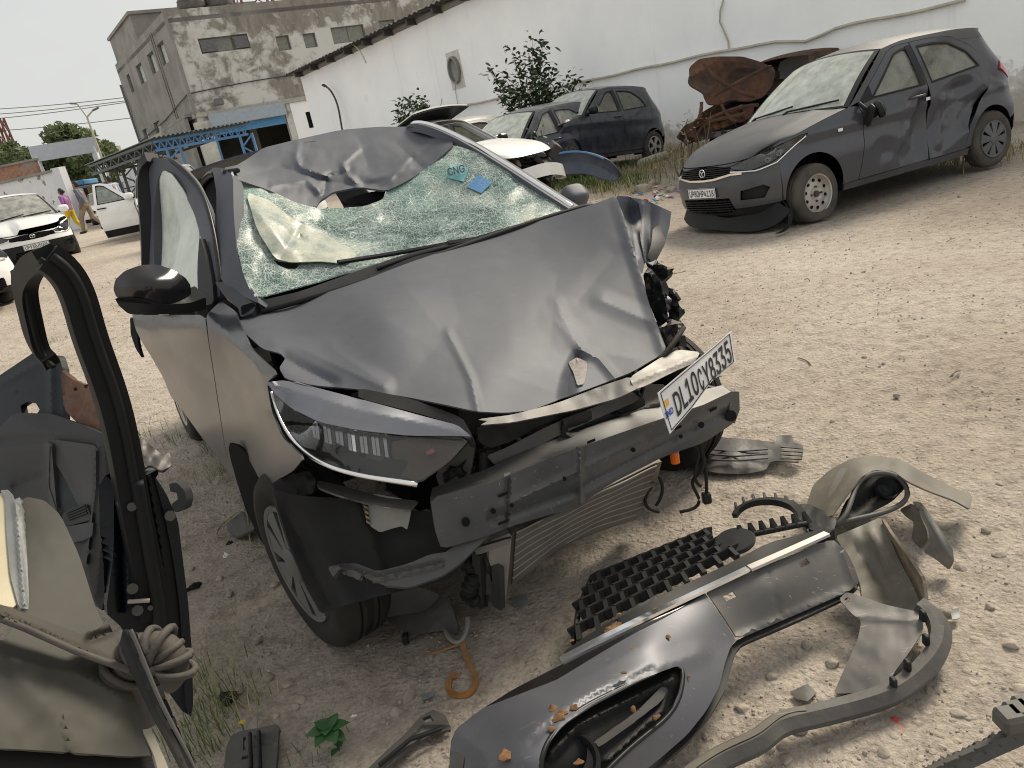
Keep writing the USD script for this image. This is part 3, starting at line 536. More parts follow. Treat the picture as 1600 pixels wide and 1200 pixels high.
# ---- blue truss canopy
cn = thing('truss_canopy', 'dark sheet canopy carried on blue lattice trusses before the grey building', 'canopy')
A0, A1 = D(240, 226, 29), D(383, 193, 30.5); B0 = D(141, 262, 33); B1 = A1+(B0-A0)
A0[2] = A1[2] = (A0[2]+A1[2])/2+.0; B0[2] = B1[2] = A0[2]-.15
def truss(name, a, b, dep, mt, n=9, r=.045):
    o = obj(name, cat_([bar(a, b, r*2), bar(a-UPV*dep, b-UPV*dep, r*2)]), mt, cn, False)
    for k in range(n):
        p, q = a+(b-a)*k/n, a+(b-a)*(k+1)/n; mid = (p+q)/2-UPV*dep
        obj('lattice_bar', cat_([bar(p, mid, r*1.1), bar(mid, q, r*1.1)]), mt, o, False)
truss('front_truss', A0, A1, .32, M['blue_steel'], 14); truss('rear_truss', B0, B1, .32, M['dark_sheet'], 14); truss('side_truss', B0, A0, .35, M['dark_sheet'], 8)
for t in (.3, .62): truss('cross_truss', B0+(B1-B0)*t, A0+(A1-A0)*t, .3, M['dark_sheet'], 8)
def col(p, mt, w=.5):
    g = gz(p[0], p[1])-.1; s_ = (A1-A0)/np.linalg.norm(A1-A0)*w/2
    o = obj('column', cat_([bar([*(p-s_)[:2], g], p-s_-UPV*.3, .09), bar([*(p+s_)[:2], g], p+s_-UPV*.3, .09)]), mt, cn, False)
    zs = np.linspace(g, p[2]-.35, 7)
    for k in range(6):
        sg = 1 if k % 2 else -1
        obj('lattice_bar', bar(np.r_[(p-s_*sg)[:2], zs[k]], np.r_[(p+s_*sg)[:2], zs[k+1]], .06), mt, o, False)
for t in (.18, .97): col(A0+(A1-A0)*t, M['blue_steel'])
for t in (.12, .33): col(B0+(B1-B0)*t+(A0-B0)*.1, M['dark_sheet'])
nn = 80; e0, e1 = (A0-B0)*.05, (A1-A0)*.02
ts = np.linspace(0, 1, nn); wv = .03*np.sin(ts*nn*1.7)
Vs = np.stack([np.stack([B0-e0-e1+(B1-B0+2*e1)*t+UPV*(.08+w) for t, w in zip(ts, wv)]), np.stack([A0+e0-e1+(A1-A0+2*e1)*t+UPV*(.10+w) for t, w in zip(ts, wv)])], 1).reshape(-1, 3)
i = np.arange(nn-1)*2; obj('roof_sheet', thicken(Vs, np.vstack([np.stack([i, i+2, i+3], 1), np.stack([i, i+3, i+1], 1)]), .03), M['dark_sheet'], cn, True)
# ---- far left: gate board, walls, lamp, pylon, wires, trees
gt = thing('gate_frame', 'pale blank gate board on thin posts before the trees', 'gate')
ga, gb2 = D(47, 238, 48), D(149, 225, 50)
gh = 1.0
ga2, gb3 = np.r_[ga[:2], ga[2]], np.r_[gb2[:2], ga[2]-.3]
gs = (gb3-ga2); gs[2] = 0; gl = np.linalg.norm(gs); gs /= gl; gn = np.array([gs[1], -gs[0], 0])
obj('sign_board', box((gl, .3, .95), (ga2+gb3)/2, np.stack([gs, gn, UPV])), M['board'], gt, False)
for p in (ga2+gs*.2, gb3-gs*.2): obj('post', bar([p[0], p[1], 0], [p[0], p[1], ga2[2]-.3], .32), M['board'], gt, False)
pw = Face(D(-60, 300, 33)[:2], D(88, 285, 32)[:2]); pz = float(pw.sz(60, 274)[1])
pl = thing('peeling_wall', 'whitewashed yard wall with flaking paint behind the white hatchback', 'wall')
obj('wall_body', pw.box(0, -.5, pw.L, pz, 0, .3), mat('flaky', (.62, .63, .64), .85, var=.08, alt=(.20, .19, .18), altr=(.60, .63), ascale=2.2), pl, False)
obj('coping', pw.box(-.05, pz+.002, pw.L+.05, pz+.10, .06, .42), M['concrete'], pl, False)
obj('end_pillar', pw.box(pw.L-.02, -.5, pw.L+.4, pz+.14, .05, .4), M['board'], pl, False)
bw = Face(D(-80, 280, 42)[:2], D(58, 262, 42)[:2]); bz = float(bw.sz(30, 256)[1])
bk = thing('brick_wall', 'dull red brick wall behind the whitewashed wall', 'wall')
obj('wall_body', disp(bw.box(0, -.5, bw.L, bz, 0, .3), .02, 1), M['brickwall'], bk, False)
obj('coping', bw.box(-.05, bz+.002, bw.L+.05, bz+.12, .06, .42), M['concrete'], bk, False)
sl = thing('street_lamp', 'tall double armed street lamp against the pale sky', 'street lamp')
p1, p0_ = D(136, 183, 55), D(146, 222, 55); p0_ = np.r_[p1[:2], .5]; side = np.cross(UPV, Fw); side /= np.linalg.norm(side)
obj('pole', tube([p0_, p1], .10, 8, [1.2, .7]), M['pipe'], sl, True)
for sg, dx, dz in ((-1, .55, .35), (1, .35, 1.0)):
    e = p1-side*(-sg)*dx*1.0+UPV*dz; obj('arm', tube([p1, e], .06, 6), M['pipe'], sl, True); obj('lamp_head', bar(e, e+side*sg*.5+UPV*.12, .22, .12, bev=.04), M['louvre'], sl, False)
py = thing('pylon', 'rust red lattice pylon at the left edge of the photo', 'pylon')
pb, pt_ = D(22, 265, 60), D(-3, 186, 60); pb = np.r_[pt_[:2], 0.]+np.array([0, 0, 0]); pq = np.r_[pt_[:2], pt_[2]]
lg = [pb+np.array([dx, dy, 0]) for dx in (-.5, .5) for dy in (-.5, .5)]; lt = [pq+np.array([dx, dy, 0])*.35 for dx in (-.8, .8) for dy in (-.8, .8)]
for a, b_ in zip(lg, lt): obj('leg', bar(a, b_, .14), M['mast'], py, False)
for k in range(9):
    for (i, j) in ((0, 1), (1, 3), (3, 2), (2, 0)): obj('brace', bar(lg[i]+(lt[i]-lg[i])*k/9, lg[j]+(lt[j]-lg[j])*(k+1)/9, .08), M['mast'], py, False)
for (a, b_) in (((0, 166), (196, 150)), ((0, 176), (196, 155)), ((0, 186), (196, 157)), ((0, 201), (204, 182))):
    P = np.array([D(a[0]-150+(b_[0]+20-a[0]+150)*t, (a[1]+10)+(b_[1]-a[1])*t+(-10*t)+5*math.sin(PI*t), 62) for t in np.linspace(0, 1, 14)])
    solo('power_line', tube(P, .028, 5), M['wire'], 'thin dark power line crossing the sky left of the grey building', 'power line', True, group='power lines across the sky')
def leafcloud(centers, radii, n, size, seed, hollow=.35):
    r = np.random.default_rng(seed); out_v, out_f = [], []
    k = len(centers); idx = r.integers(0, k, n); d = r.normal(size=(n, 3)); d /= np.linalg.norm(d, axis=1, keepdims=True)
    rad = (hollow+(1-hollow)*r.random(n)**.5)[:, None]
    c = np.asarray(centers)[idx] + d*rad*np.asarray(radii)[idx]
    a = r.normal(size=(n, 3)); a /= np.linalg.norm(a, axis=1, keepdims=True); b = np.cross(a, r.normal(size=(n, 3))); b /= np.linalg.norm(b, axis=1, keepdims=True)
    s = size*(.6+.8*r.random((n, 1)))
    # a folded leaf: four points and a raised midrib
    nrm = np.cross(a, b)
    V = np.stack([c-a*s, c+b*s*.42-nrm*s*.1, c+a*s, c-b*s*.42-nrm*s*.1], 1).reshape(-1, 3)
    i = np.arange(n)[:, None]*4; f = np.hstack([i, i+1, i+2, i, i+2, i+3]).reshape(-1, 3)
    return trimesh.Trimesh(V, f, process=False)
def tree(label, u, v, dep, h_px, w_px, seed, n=9000, mt='leaf_dark', group=None, size=.22):
    base = D(u, v, dep); base[2] = gz(base[0], base[1])-.2 if dep < 80 else 0
    top = D(u-h_px*.2, v-h_px, dep); H = top[2]-base[2]; Wd = w_px*dep/FPX/2
    t = thing('tree', label, 'tree', group=group); r = np.random.default_rng(seed)
    obj('trunk', tube(spline(np.array([base, base+UPV*H*.3+r.normal(0, .2, 3), base+UPV*H*.75]), 12), Wd*.06+.08, 8, np.linspace(1.3, .4, 12)), M['bark'], t, True)
    cs, rs = [], []
    for _ in range(34):
        z = r.uniform(.22, .94); w = min(1, (1.12-z)*2.2)*min(1, (z-.05)*4)
        p = base+np.array([r.uniform(-1, 1)*Wd*.85*w, r.uniform(-1, 1)*Wd*.8*w, z*H]); cs.append(p); rs.append(np.array([1, 1, .75])*Wd*r.uniform(.2, .42))
        if _ % 3 == 0: obj('limb', tube(spline(np.array([base+UPV*H*.3, (base+UPV*H*.35+p)/2+UPV*.2, p]), 8), .06+Wd*.015, 6, np.linspace(1.2, .3, 8)), M['bark'], t, True)
    obj('crown', leafcloud(cs, rs, n, size, seed+1), M[mt], t, False)
tree('broad green tree behind the pale gate board', 134, 314, 62, 116, 156, 11, 17000, 'leaf', None, .26)
tree('smaller green tree left of the gate board, behind the brick wall', 44, 314, 62, 98, 88, 12, 9000, 'leaf', None, .26)
tree('distant green tree between the gate board and the canopy', 150, 296, 75, 60, 50, 13, 5000)
# distant blocks
for k, (u, v, w, h) in enumerate(((163, 246, 16, 10), (146, 250, 8, 18), (172, 252, 18, 6))):
    a = D(u-w/2, v, 140); b_ = D(u+w/2, v-2, 140); tp = D(u, v-h, 140)
    o = thing('distant_block', ['hazy flat roofed block on the skyline behind the canopy', 'slim hazy tower block behind the gate board post', 'low hazy building behind the canopy columns'][k], 'building')
    c = (a+b_)/2; wd = np.linalg.norm(b_-a)
    obj('wall', box((wd, 8, max(tp[2], c[2]+1)), (c[0], c[1]+4, max(tp[2], c[2]+1)/2)), M['concrete'], o, False)
    obj('roof_room', box((wd*.4, 3, 1.6), (c[0], c[1]+4, max(tp[2], c[2]+1)+.8)), M['concrete'], o, False)
hd = Face(D(100, 310, 46)[:2], D(168, 300, 46)[:2]); hz = float(hd.sz(135, 296)[1])
hh = thing('hoarding', 'low yellow and dark striped barrier below the trees', 'barrier')
for k in range(12): obj('panel', hd.box(hd.L*k/12, hz-.7, hd.L*(k+1)/12-.03, hz+.1, .0, .08), M['dry'] if k % 3 else M['black_plastic'], hh, False)
obj('rail', hd.box(-.1, hz+.11, hd.L+.1, hz+.2, .03, .1), M['louvre'], hh, False)
bs = thing('blue_shed', 'small blue sheet shed roof below the big tree', 'shed'); q = D(112, 292, 48)
obj('roof_sheet', box((2.6, 2, .3), q+UPV*.1, None, .05), M['shutter_blue'], bs, False); obj('wall', box((2.4, 1.8, 1.8), q-UPV*1.0), M['shutter'], bs, False)
rb = thing('stacked_blocks', 'heap of stacked pale concrete blocks behind the white SUV', 'blocks', kind=None)
q0 = D(213, 276, 38); r = np.random.default_rng(3)
for iz in range(4):
    for ix in range(6-iz):
        obj('block', box((.55, .4, .3), q0+side*(.58*(ix-2.5)+.1*iz)+UPV*(.31*iz-.6)+r.normal(0, .03, 3)), M['board'], rb, False)
# ================================================================ cars
PL = np.array([(.74, 0), (.735, .2), (.70, .42), (.61, .60), (.44, .725), (.15, .79), (-.3, .812), (-1.2, .83), (-2.0, .825), (-2.5, .80), (-2.8, .735), (-2.95, .60), (-3.01, .35), (-3.02, 0)])
_pl = spline(np.vstack([PL[::-1]*[1, -1], PL[1:]]), 1201); _pl = _pl[600:]
_ps = np.r_[0, np.cumsum(np.linalg.norm(np.diff(_pl, axis=0), axis=1))]; SEND = _ps[-1]
_t = np.gradient(_pl, axis=0); _t /= np.linalg.norm(_t, axis=1, keepdims=True); _nn = np.stack([-_t[:, 1], _t[:, 0]], 1)
if _nn[0, 0] < 0: _nn = -_nn
def sx(x): return np.interp(-np.asarray(x, float), -_pl[:, 0], _ps)
iF = PchipInterpolator([.1, .18, .30, .45, .58, .66, .72, .78, 1.6], [.13, .09, .02, 0, .02, .045, .09, .2, .9])
iS = PchipInterpolator([.1, .2, .3, .55, .74, .80, .93, 1.0, 1.25, 1.45, 1.55], [.07, .05, .022, 0, .014, .0, .03, .05, .14, .232, .30])
iR = PchipInterpolator([.1, .25, .4, .55, .75, .95, 1.05, 1.4, 1.55], [.1, .05, 0, .0, .04, .07, .12, .42, .6])
def body(s, z, y=1):
    s = np.asarray(s, float); z = np.asarray(z, float); x = np.interp(s, _ps, _pl[:, 0]); yy = np.interp(s, _ps, _pl[:, 1])
    nx = np.interp(s, _ps, _nn[:, 0]); ny = np.interp(s, _ps, _nn[:, 1]); l = np.hypot(nx, ny); nx /= l; ny /= l
    wf = np.clip((x-.1)/.45, 0, 1); wf = wf*wf*(3-2*wf); wr = np.clip((-2.45-x)/.45, 0, 1); wr = wr*wr*(3-2*wr)
    d = iF(z)*wf + iR(z)*wr + iS(z)*(1-wf-wr)
    return np.stack([x-nx*d, (yy-ny*d)*y, z], -1), np.stack([nx, ny*y, 0*nx], -1)
zt = PchipInterpolator([-.6, -.45, -.1, .2, .45, .62, .76], [.975, .955, .895, .83, .765, .715, .69])
def SP(P, side=True):
    P = np.asarray(P, float); return Polygon(np.stack([sx(P[:, 0]) if side else P[:, 0], P[:, 1]], 1))
def densify(P, step=.05):
    P = np.asarray(P, float); return np.asarray(shapely.segmentize(LineString(np.vstack([P, P[:1]])), step).coords)[:-1]
def XP(P): return SP(densify(P))
def skin(poly, y, step=.06, th=.006, out=0.0, dent=None):
    V, f = tri2d(poly, step); P, N = body(V[:, 0], V[:, 1], y)
    if dent is not None: P = P - N*dent(P[:, 0], P[:, 2])[:, None]
    P = P + N*out
    n = np.cross(P[f[:, 1]]-P[f[:, 0]], P[f[:, 2]]-P[f[:, 0]])
    if (n*N[f[:, 0]]).sum() < 0: f = f[:, ::-1]
    return thicken(P, f, th)
def grid(fn, nu, nv, th=.006, v0=-1, v1=1, u0=0, u1=1):
    u, v = np.meshgrid(np.linspace(u0, u1, nu), np.linspace(v0, v1, nv), indexing='ij'); P = fn(u.ravel(), v.ravel())
    i = np.arange(nu-1)[:, None]*nv; j = np.arange(nv-1)[None]
    q = np.stack([i+j, i+j+1, i+nv+j+1, i+nv+j], -1).reshape(-1, 4); f = np.vstack([q[:, [0, 1, 2]], q[:, [0, 2, 3]]])
    if np.cross(P[f[:, 1]]-P[f[:, 0]], P[f[:, 2]]-P[f[:, 0]])[:, 2].sum() < 0: f = f[:, ::-1]
    return thicken(P, f, th)
WB = 2.40; ZW = .29
def arch(xc, r=.335): return Polygon(np.stack([sx(xc+r*np.cos(np.linspace(0, 2*PI, 41)[:-1])), ZW+.01+r*np.sin(np.linspace(0, 2*PI, 41)[:-1])], 1))
ARF, ARR = arch(0), arch(-WB)
rail_z = PchipInterpolator([-2.9, -2.6, -2.1, -1.5, -1.12], [1.36, 1.415, 1.462, 1.468, 1.425])
HEADL = Polygon([(.44, .635), (.40, .665), (.60, .715), (sx(.35), .765), (sx(.14), .82), (sx(.05), .825), (sx(.12), .765), (sx(.3), .69), (sx(.45), .635), (.62, .60)])
GRILLE = Polygon([(-.43, .605), (-.40, .665), (-.2, .685), (0, .690), (.2, .685), (.40, .665), (.43, .605), (.2, .575), (0, .57), (-.2, .575)])
def hood_fn(u, v):
    s40 = sx(.40); s = np.abs(v)*s40; sg = np.where(v < 0, -1, 1)
    xf = np.interp(s, _ps, _pl[:, 0]); F, _ = body(s, zt(xf)); F[:, 1] *= sg
    E0, _ = body(s40, zt(.40)); E1, _ = body(sx(-.47), zt(-.47)); xe = .40+(-.47-.40)*u; E, _ = body(sx(xe), zt(xe))
    Cw = np.stack([-.47+.16*(1-v**2), v*E1[1], zt(-.47)+.055*(1-v**2)], -1)
    P = F*(1-u[:, None])+Cw*u[:, None]; cor = E-(E0*(1-u[:, None])+E1*u[:, None]); cor[:, 1] *= sg
    P += cor*(np.abs(v)[:, None]**1.5); uu = np.sin(PI*np.clip(u, 0, 1)*.5)
    P[:, 2] += (1-v**2)*(.075*np.sin(PI*np.clip(u, 0, 1)**.7)) + .010*np.exp(-((np.abs(v)-.58)/.07)**2)*np.clip(u*4, 0, 1)
    return P
def roof_fn(u, v):
    x = -1.12+(-2.88+1.12)*u; zr_ = rail_z(x); E, _ = body(sx(x), zr_)
    return np.stack([E[:, 0]+.085*(1-v**2)*(1-u)**2-.05*(1-v**2)*u**3, v*E[:, 1], zr_+(.055+.02*np.sin(PI*u))*(1-v**2)], -1)
def wind_fn(u, v):
    x = -.50+(-1.12+.50)*u; z = .967+(1.425-.967)*u+.03*np.sin(PI*u); E, _ = body(sx(x), z)
    return np.stack([x+(.15*(1-u)+.085*u)*(1-v**2), v*(E[:, 1]-.012), z+.042*(1-v**2)*(.8+.6*u)], -1)
def tyre(r=.29, w=.175, flat=0.0):
    p = [(r*.60, -w*.40), (r*.66, -w*.46), (r*.80, -w*.52), (r*.93, -w*.47), (r*.985, -w*.36), (r, -w*.2), (r, -w*.19), (r-.008, -w*.185), (r-.008, -w*.15), (r, -w*.145), (r, -.012), (r-.008, -.01), (r-.008, .01), (r, .012)]
    p = p+[(a, -b) for a, b in p[::-1][2:]]
    m = lathe(p, 48); v = np.array(m.vertices)
    if flat:
        lo = v[:, 2] < -(r-flat); k = np.clip((-(r-flat)-v[:, 2])/flat, 0, 1); v[:, 1] *= 1+.3*np.clip((-v[:, 2]-r*.4)/(r*.5), 0, 1); v[lo, 2] = -(r-flat)-.004*k[lo]
    m.vertices = v; return m
def wheel(t, c, kind='cover', y=1, r=.29, flat=0.0, steer=0.0, camber=0.0, tmat='rubber', detail=True, roll=.0):
    A = trimesh.transformations.euler_matrix(camber*y, 0, steer); A[:3, 3] = c
    rl = trimesh.transformations.rotation_matrix(roll, (0, 1, 0))
    def put(m, turn=True):
        m = m.copy()
        if turn and roll: m.apply_transform(rl)
        m.vertices = np.array(m.vertices)*[1, y, 1]
        if y < 0: m.invert()
        m.apply_transform(A); return m
    w = obj('wheel', put(tyre(r, .175, flat), False), M[tmat], t, 40, True)
    R = r*.66
    if kind == 'steel':
        pr = [(R*1.0, .075), (R*.98, .085), (R*.93, .08), (R*.88, .05), (R*.80, .035), (R*.55, .05), (R*.42, .055), (R*.32, .045), (R*.2, .045), (.0, .05)]
        obj('rim', put(lathe(pr, 40)), M['steel_rim'], w, 35, True)
        if detail:
            for k in range(10):
                a = 2*PI*k/10; c_ = np.array([math.cos(a)*R*.70, .046, math.sin(a)*R*.70]); obj('rim_hole', put(cyl(c_-[0, .004, 0], c_+[0, .006, 0], .016, 8)), M['interior'], w, False, True)
            for k in range(4):
                a = 2*PI*k/4+.4; c_ = np.array([math.cos(a)*R*.36, .045, math.sin(a)*R*.36]); obj('wheel_nut', put(cyl(c_, c_+[0, .02, 0], .011, 6)), M['dark_metal'], w, False, True)
            obj('hub_cap', put(cyl(np.array([0, .045, 0]), np.array([0, .07, 0]), .03, 16)), M['dark_metal'], w, 40, True)
    else:
        bl = 8 if kind == 'cover' else 5
        obj('rim', put(lathe([(R, .075), (R*.97, .086), (R*.92, .08), (R*.90, .03), (R*.5, .0), (0, .0)], 40)), M['interior' if kind != 'alloy' else 'dark_metal'], w, 35, True)
        cap = M['cover'] if kind == 'cover' else M['steel_rim']
        obj('rim_ring', put(lathe([(R*1.0, .078), (R*.99, .088), (R*.90, .086), (R*.89, .07)], 40)), cap, w, 35, True)
        for k in range(bl):
            a0 = 2*PI*k/bl; hw = (.30 if kind == 'cover' else .26)
            pts = [(.25*R, a0-hw*1.3), (.25*R, a0+hw*1.3), (R*.93, a0+hw*.92), (R*.93, a0-hw*.92)]
            P = np.array([(q*math.cos(b), .085 if q > R*.5 else .092, q*math.sin(b)) for q, b in pts]); obj('spoke', put(trimesh.convex.convex_hull(np.vstack([P, P*[.98, 1, .98]-[0, .02, 0]]))), cap, w, False, True)
        obj('hub_cap', put(lathe([(R*.30, .07), (R*.29, .094), (R*.2, .10), (0, .10)], 20)), cap, w, 40, True)
    return w
def seat(t, x, y, mt='seat'):
    obj('seat', cat_([box((.5, .5, .16), (x, y, .52), None, .06), box((.14, .48, .62), (x-.30, y, .84), trimesh.transformations.euler_matrix(0, .25, 0)[:3, :3], .06), box((.09, .24, .17), (x-.40, y, 1.22), None, .04)]), M[mt], t, 40, True)
def plate(t, s, z, txt, ctr, X, Y, w=.46, h=.105, parent=None):
    N = np.cross(X, Y); pl_ = obj('number_plate', box((w, h, .006), ctr, np.stack([X, Y, N]), .002), M['plate_white'], t, False, True)
    obj('lettering', text(txt, h*.58, ctr - X*w*.45 - Y*h*.29 + N*.0035, X, Y, .0012, True, w*.90), M['ink'], pl_, False, True)
    e = h*.06
    obj('border', cat_([box((w*.98, e, .001), ctr+Y*h*.45+N*.0038, np.stack([X, Y, N])), box((w*.98, e, .001), ctr-Y*h*.45+N*.0038, np.stack([X, Y, N])), box((e, h*.8, .001), ctr+X*w*.485+N*.0038, np.stack([X, Y, N])), box((e, h*.8, .001), ctr-X*w*.485+N*.0038, np.stack([X, Y, N]))]), M['ink'], pl_, False, True)
def hatch(name, label, cat, fr, paint, group=None, step=.06, skip=(), dent={}, wheels=('cover',)*4, lower=None, glass='win', screen='win_dirty', plate_txt=None, steer=0.0, hood=None, flat=(0, 0, 0, 0), badge=True, sides=(1, -1), clad=False, open_door=None, side_paint=None, front_off=0.0, seatmat='seat', scale=None, detail=True):
    fr = fr if scale is None else (fr[0], fr[1]*np.asarray(scale, float)[:, None])
    t = thing(name, label, cat, fr, group); P = M[paint]; PS = M[side_paint] if side_paint else P; low = M[lower] if lower else P
    if scale is not None: FR[str(t.GetPath())] = None
    g = .004
    fdoor = XP([(-.53, .27), (-.615, .6), (-.63, .88), (-.61, .955), (-.665, 1.02), (-1.17, 1.385), (-1.30, 1.425), (-1.49, 1.43), (-1.515, .97), (-1.50, .6), (-1.47, .27)])
    fwin = XP([(-.80, 1.0), (-1.235, 1.345), (-1.34, 1.375), (-1.415, 1.378), (-1.44, 1.005)])
    rdoor = XP([(-1.478, .27), (-1.508, .6), (-1.523, .97), (-1.498, 1.43), (-1.80, 1.428), (-2.06, 1.40), (-2.28, 1.27), (-2.44, 1.06), (-2.40, .86), (-2.2, .7), (-2.04, .5), (-1.97, .27)]).difference(ARR.buffer(.0))
    rwin = XP([(-1.585, 1.01), (-1.565, 1.375), (-1.80, 1.372), (-1.99, 1.345), (-2.19, 1.22), (-2.29, 1.06)])
    tail_l = Polygon([(sx(-2.62), .98), (sx(-2.70), 1.05), (sx(-2.86), 1.03), (sx(-2.99), .97), (sx(-2.99), .87), (sx(-2.80), .86)])
    sill = XP([(-.36, .20), (-.36, .262), (-2.06, .262), (-2.06, .20)]).difference(ARF).difference(ARR)
    tops = [(x, float(zt(x))) for x in np.linspace(.40, -.47, 12)]
    fend = XP(tops+[(-.495, .97), (-.60, .95), (-.622, .88), (-.607, .6), (-.522, .27), (-.36, .265), (.36, .265), (.37, .55)]).difference(ARF).difference(HEADL.buffer(g)).difference(fdoor.buffer(g))
    fend = fend.difference(shapely.box(-1, 0, sx(.37), .62))
    pillar = XP([(-.50, .967), (-1.12, 1.425)]+[(x, float(rail_z(x))) for x in np.linspace(-1.2, -2.88, 16)]+[(-2.86, 1.30), (-2.1, 1.36), (-1.35, 1.39), (-.665, 1.0)]).difference(fdoor.buffer(g)).difference(rdoor.buffer(g))
    quarter = XP([(-1.975, .27), (-2.86, .50), (-2.93, .62), (-2.93, 1.0), (-2.84, 1.12), (-2.86, 1.32), (-2.1, 1.36), (-1.5, 1.34), (-1.5, .3)]).difference(fdoor.buffer(.02)).difference(rdoor.buffer(g)).difference(ARR).difference(tail_l.buffer(g)).difference(pillar.buffer(.002)).difference(XP([(-1.3, .2), (-1.3, .262), (-2.2, .262), (-2.2, .2)]))
    if hasattr(quarter, 'geoms'): quarter = max(quarter.geoms, key=lambda a: a.area)
    if hasattr(fend, 'geoms'): fend = max(fend.geoms, key=lambda a: a.area)
    if hasattr(pillar, 'geoms'): pillar = max(pillar.geoms, key=lambda a: a.area)
    for y in sides:
        D_ = (lambda k: dent.get((k, y)))
        if 'fender' not in skip: obj('front_fender', skin(fend, y, step, dent=D_('fender')), PS, t, 40, True)
        if ('front_door', y) not in skip:
            sw = (lambda m: m)
            if open_door and open_door[0] == y:
                hp, _ = body(sx(-.60), .8, y)
                def sw(m): m.apply_transform(trimesh.transformations.rotation_matrix(-y*open_door[1], (0, 0, 1), hp)); return m
            d_ = obj('front_door', sw(skin(fdoor.difference(fwin), y, step, dent=D_('front_door'), th=.03 if open_door else .006)), PS, t, 40, True)
            if open_door and open_door[0] == y: obj('door_trim', sw(skin(fdoor.intersection(shapely.box(-9, 0, 99, .94)).buffer(-.03), y, .1, .05, -.035)), M['interior'], d_, 40, True)
            if clad: obj('door_cladding', sw(skin(fdoor.intersection(shapely.box(-9, 0, 99, .44)).buffer(-.012), y, .08, .01, .012)), M['black_plastic'], d_, 40, True)
            obj('window', sw(skin(fwin.buffer(.004), y, .12, .004, -.012)), M[glass], d_, 60, True)
            obj('window_seal', sw(skin(fwin.buffer(.012).difference(fwin.buffer(-.008)), y, .1, .006, .002)), M['black_plastic'], d_, False, True)
            if detail:
                p_, n_ = body(sx(-1.37), .90, y); dd = dent.get(('front_door', y)); p_ = p_-n_*(dd(np.array([-1.37]), np.array([.9]))[0] if dd else 0)
                obj('door_handle', tube(spline(np.array([p_+[.10, 0, 0]-n_*.006, p_+[.07, 0, .003]+n_*.03, p_+[-.07, 0, .006]+n_*.03, p_+[-.10, 0, .008]-n_*.006]), 14), .013, 8) if not open_door else sw(tube(spline(np.array([p_+[.10, 0, 0]-n_*.006, p_+[.07, 0, .003]+n_*.03, p_+[-.07, 0, .006]+n_*.03, p_+[-.10, 0, .008]-n_*.006]), 14), .013, 8)), P if not clad else M['black_clean'], d_, True, True)
        d_ = obj('rear_door', skin(rdoor.difference(rwin), y, step, dent=D_('rear_door')), PS, t, 40, True)
        obj('window', skin(rwin.buffer(.004), y, .12, .004, -.012), M[glass], d_, 60, True)
        obj('window_seal', skin(rwin.buffer(.012).difference(rwin.buffer(-.008)), y, .1, .006, .002), M['black_plastic'], d_, False, True)
        bp = XP([(-1.425, 1.0), (-1.41, 1.40), (-1.49, 1.41), (-1.50, 1.0)])
        obj('pillar_trim', skin(bp, y, .1, .003, .004), M['black_clean'], t, 40, True)
        obj('roof_rail', skin(pillar, y, step), P, t, 40, True)
        obj('rear_quarter', skin(quarter, y, step, dent=D_('quarter')), PS, t, 40, True)
        obj('tail_lamp', skin(tail_l, y, .05, .02, .006), M['red_lens'], t, 40, True)
        obj('sill', skin(sill, y, step, .03, -.012), M['black_plastic'] if clad else low, t, 40, True)
        if clad:
            for a_ in (0, -WB): obj('arch_cladding', skin(arch(a_, .375).difference(arch(a_, .325)).intersection(shapely.box(0, .24, 9, 2)), y, .06, .02, .012), M['black_plastic'], t, 40, True)
        if 'mirror'+str(y) not in skip:
            b_, n_ = body(sx(-.60), 1.0, y); c_ = b_+np.array([-.02, .13*y, .045])
            mi = obj('mirror', trimesh.smoothing.filter_humphrey(box((.11, .21, .145), (0, 0, 0), None, .04).subdivide().subdivide(), iterations=6).apply_transform(trimesh.transformations.translation_matrix(c_)), M['black_clean'] if lower is None and not clad else P, t, 60, True)
            obj('mirror_glass', box((.006, .165, .10), c_+[-.052, 0, 0], None, .002), M['chrome'], mi, False, True); obj('mirror_arm', bar(b_, c_-[0, .05*y, .045], .05, .03), M['black_plastic'], mi, False, True)
        # lamps
        if 'headlamp' not in skip:
            hl = obj('headlamp', skin(HEADL.buffer(-.002), y, .05, .01, -.035), M['black_gloss'], t, 40, True)
            obj('lens', skin(HEADL.buffer(-.003), y, .05, .003, .002), M['lamp_clear'], hl, 40, True)
            if detail:
                for s_, z_, r_ in ((sx(.46), .675, .036), (sx(.34), .715, .038)):
                    p_, n_ = body(s_, z_, y); obj('reflector', lathe([(r_, 0), (r_*.8, -.018), (r_*.4, -.03), (.004, -.032)], 20).apply_transform(trimesh.geometry.align_vectors([0, 1, 0], n_)).apply_transform(trimesh.transformations.translation_matrix(p_-n_*.004)), M['reflector'], hl, 40, True)
                L_ = np.array([body(s_, z_, y)[0]+body(s_, z_, y)[1]*.008 for s_, z_ in zip(np.linspace(.42, sx(.08), 16), np.interp(np.linspace(0, 1, 16), [0, .35, .6, 1], [.618, .592, .63, .805]))])
                obj('chrome_strip', tube(L_, .0075, 6), M['chrome'], hl, True, True)
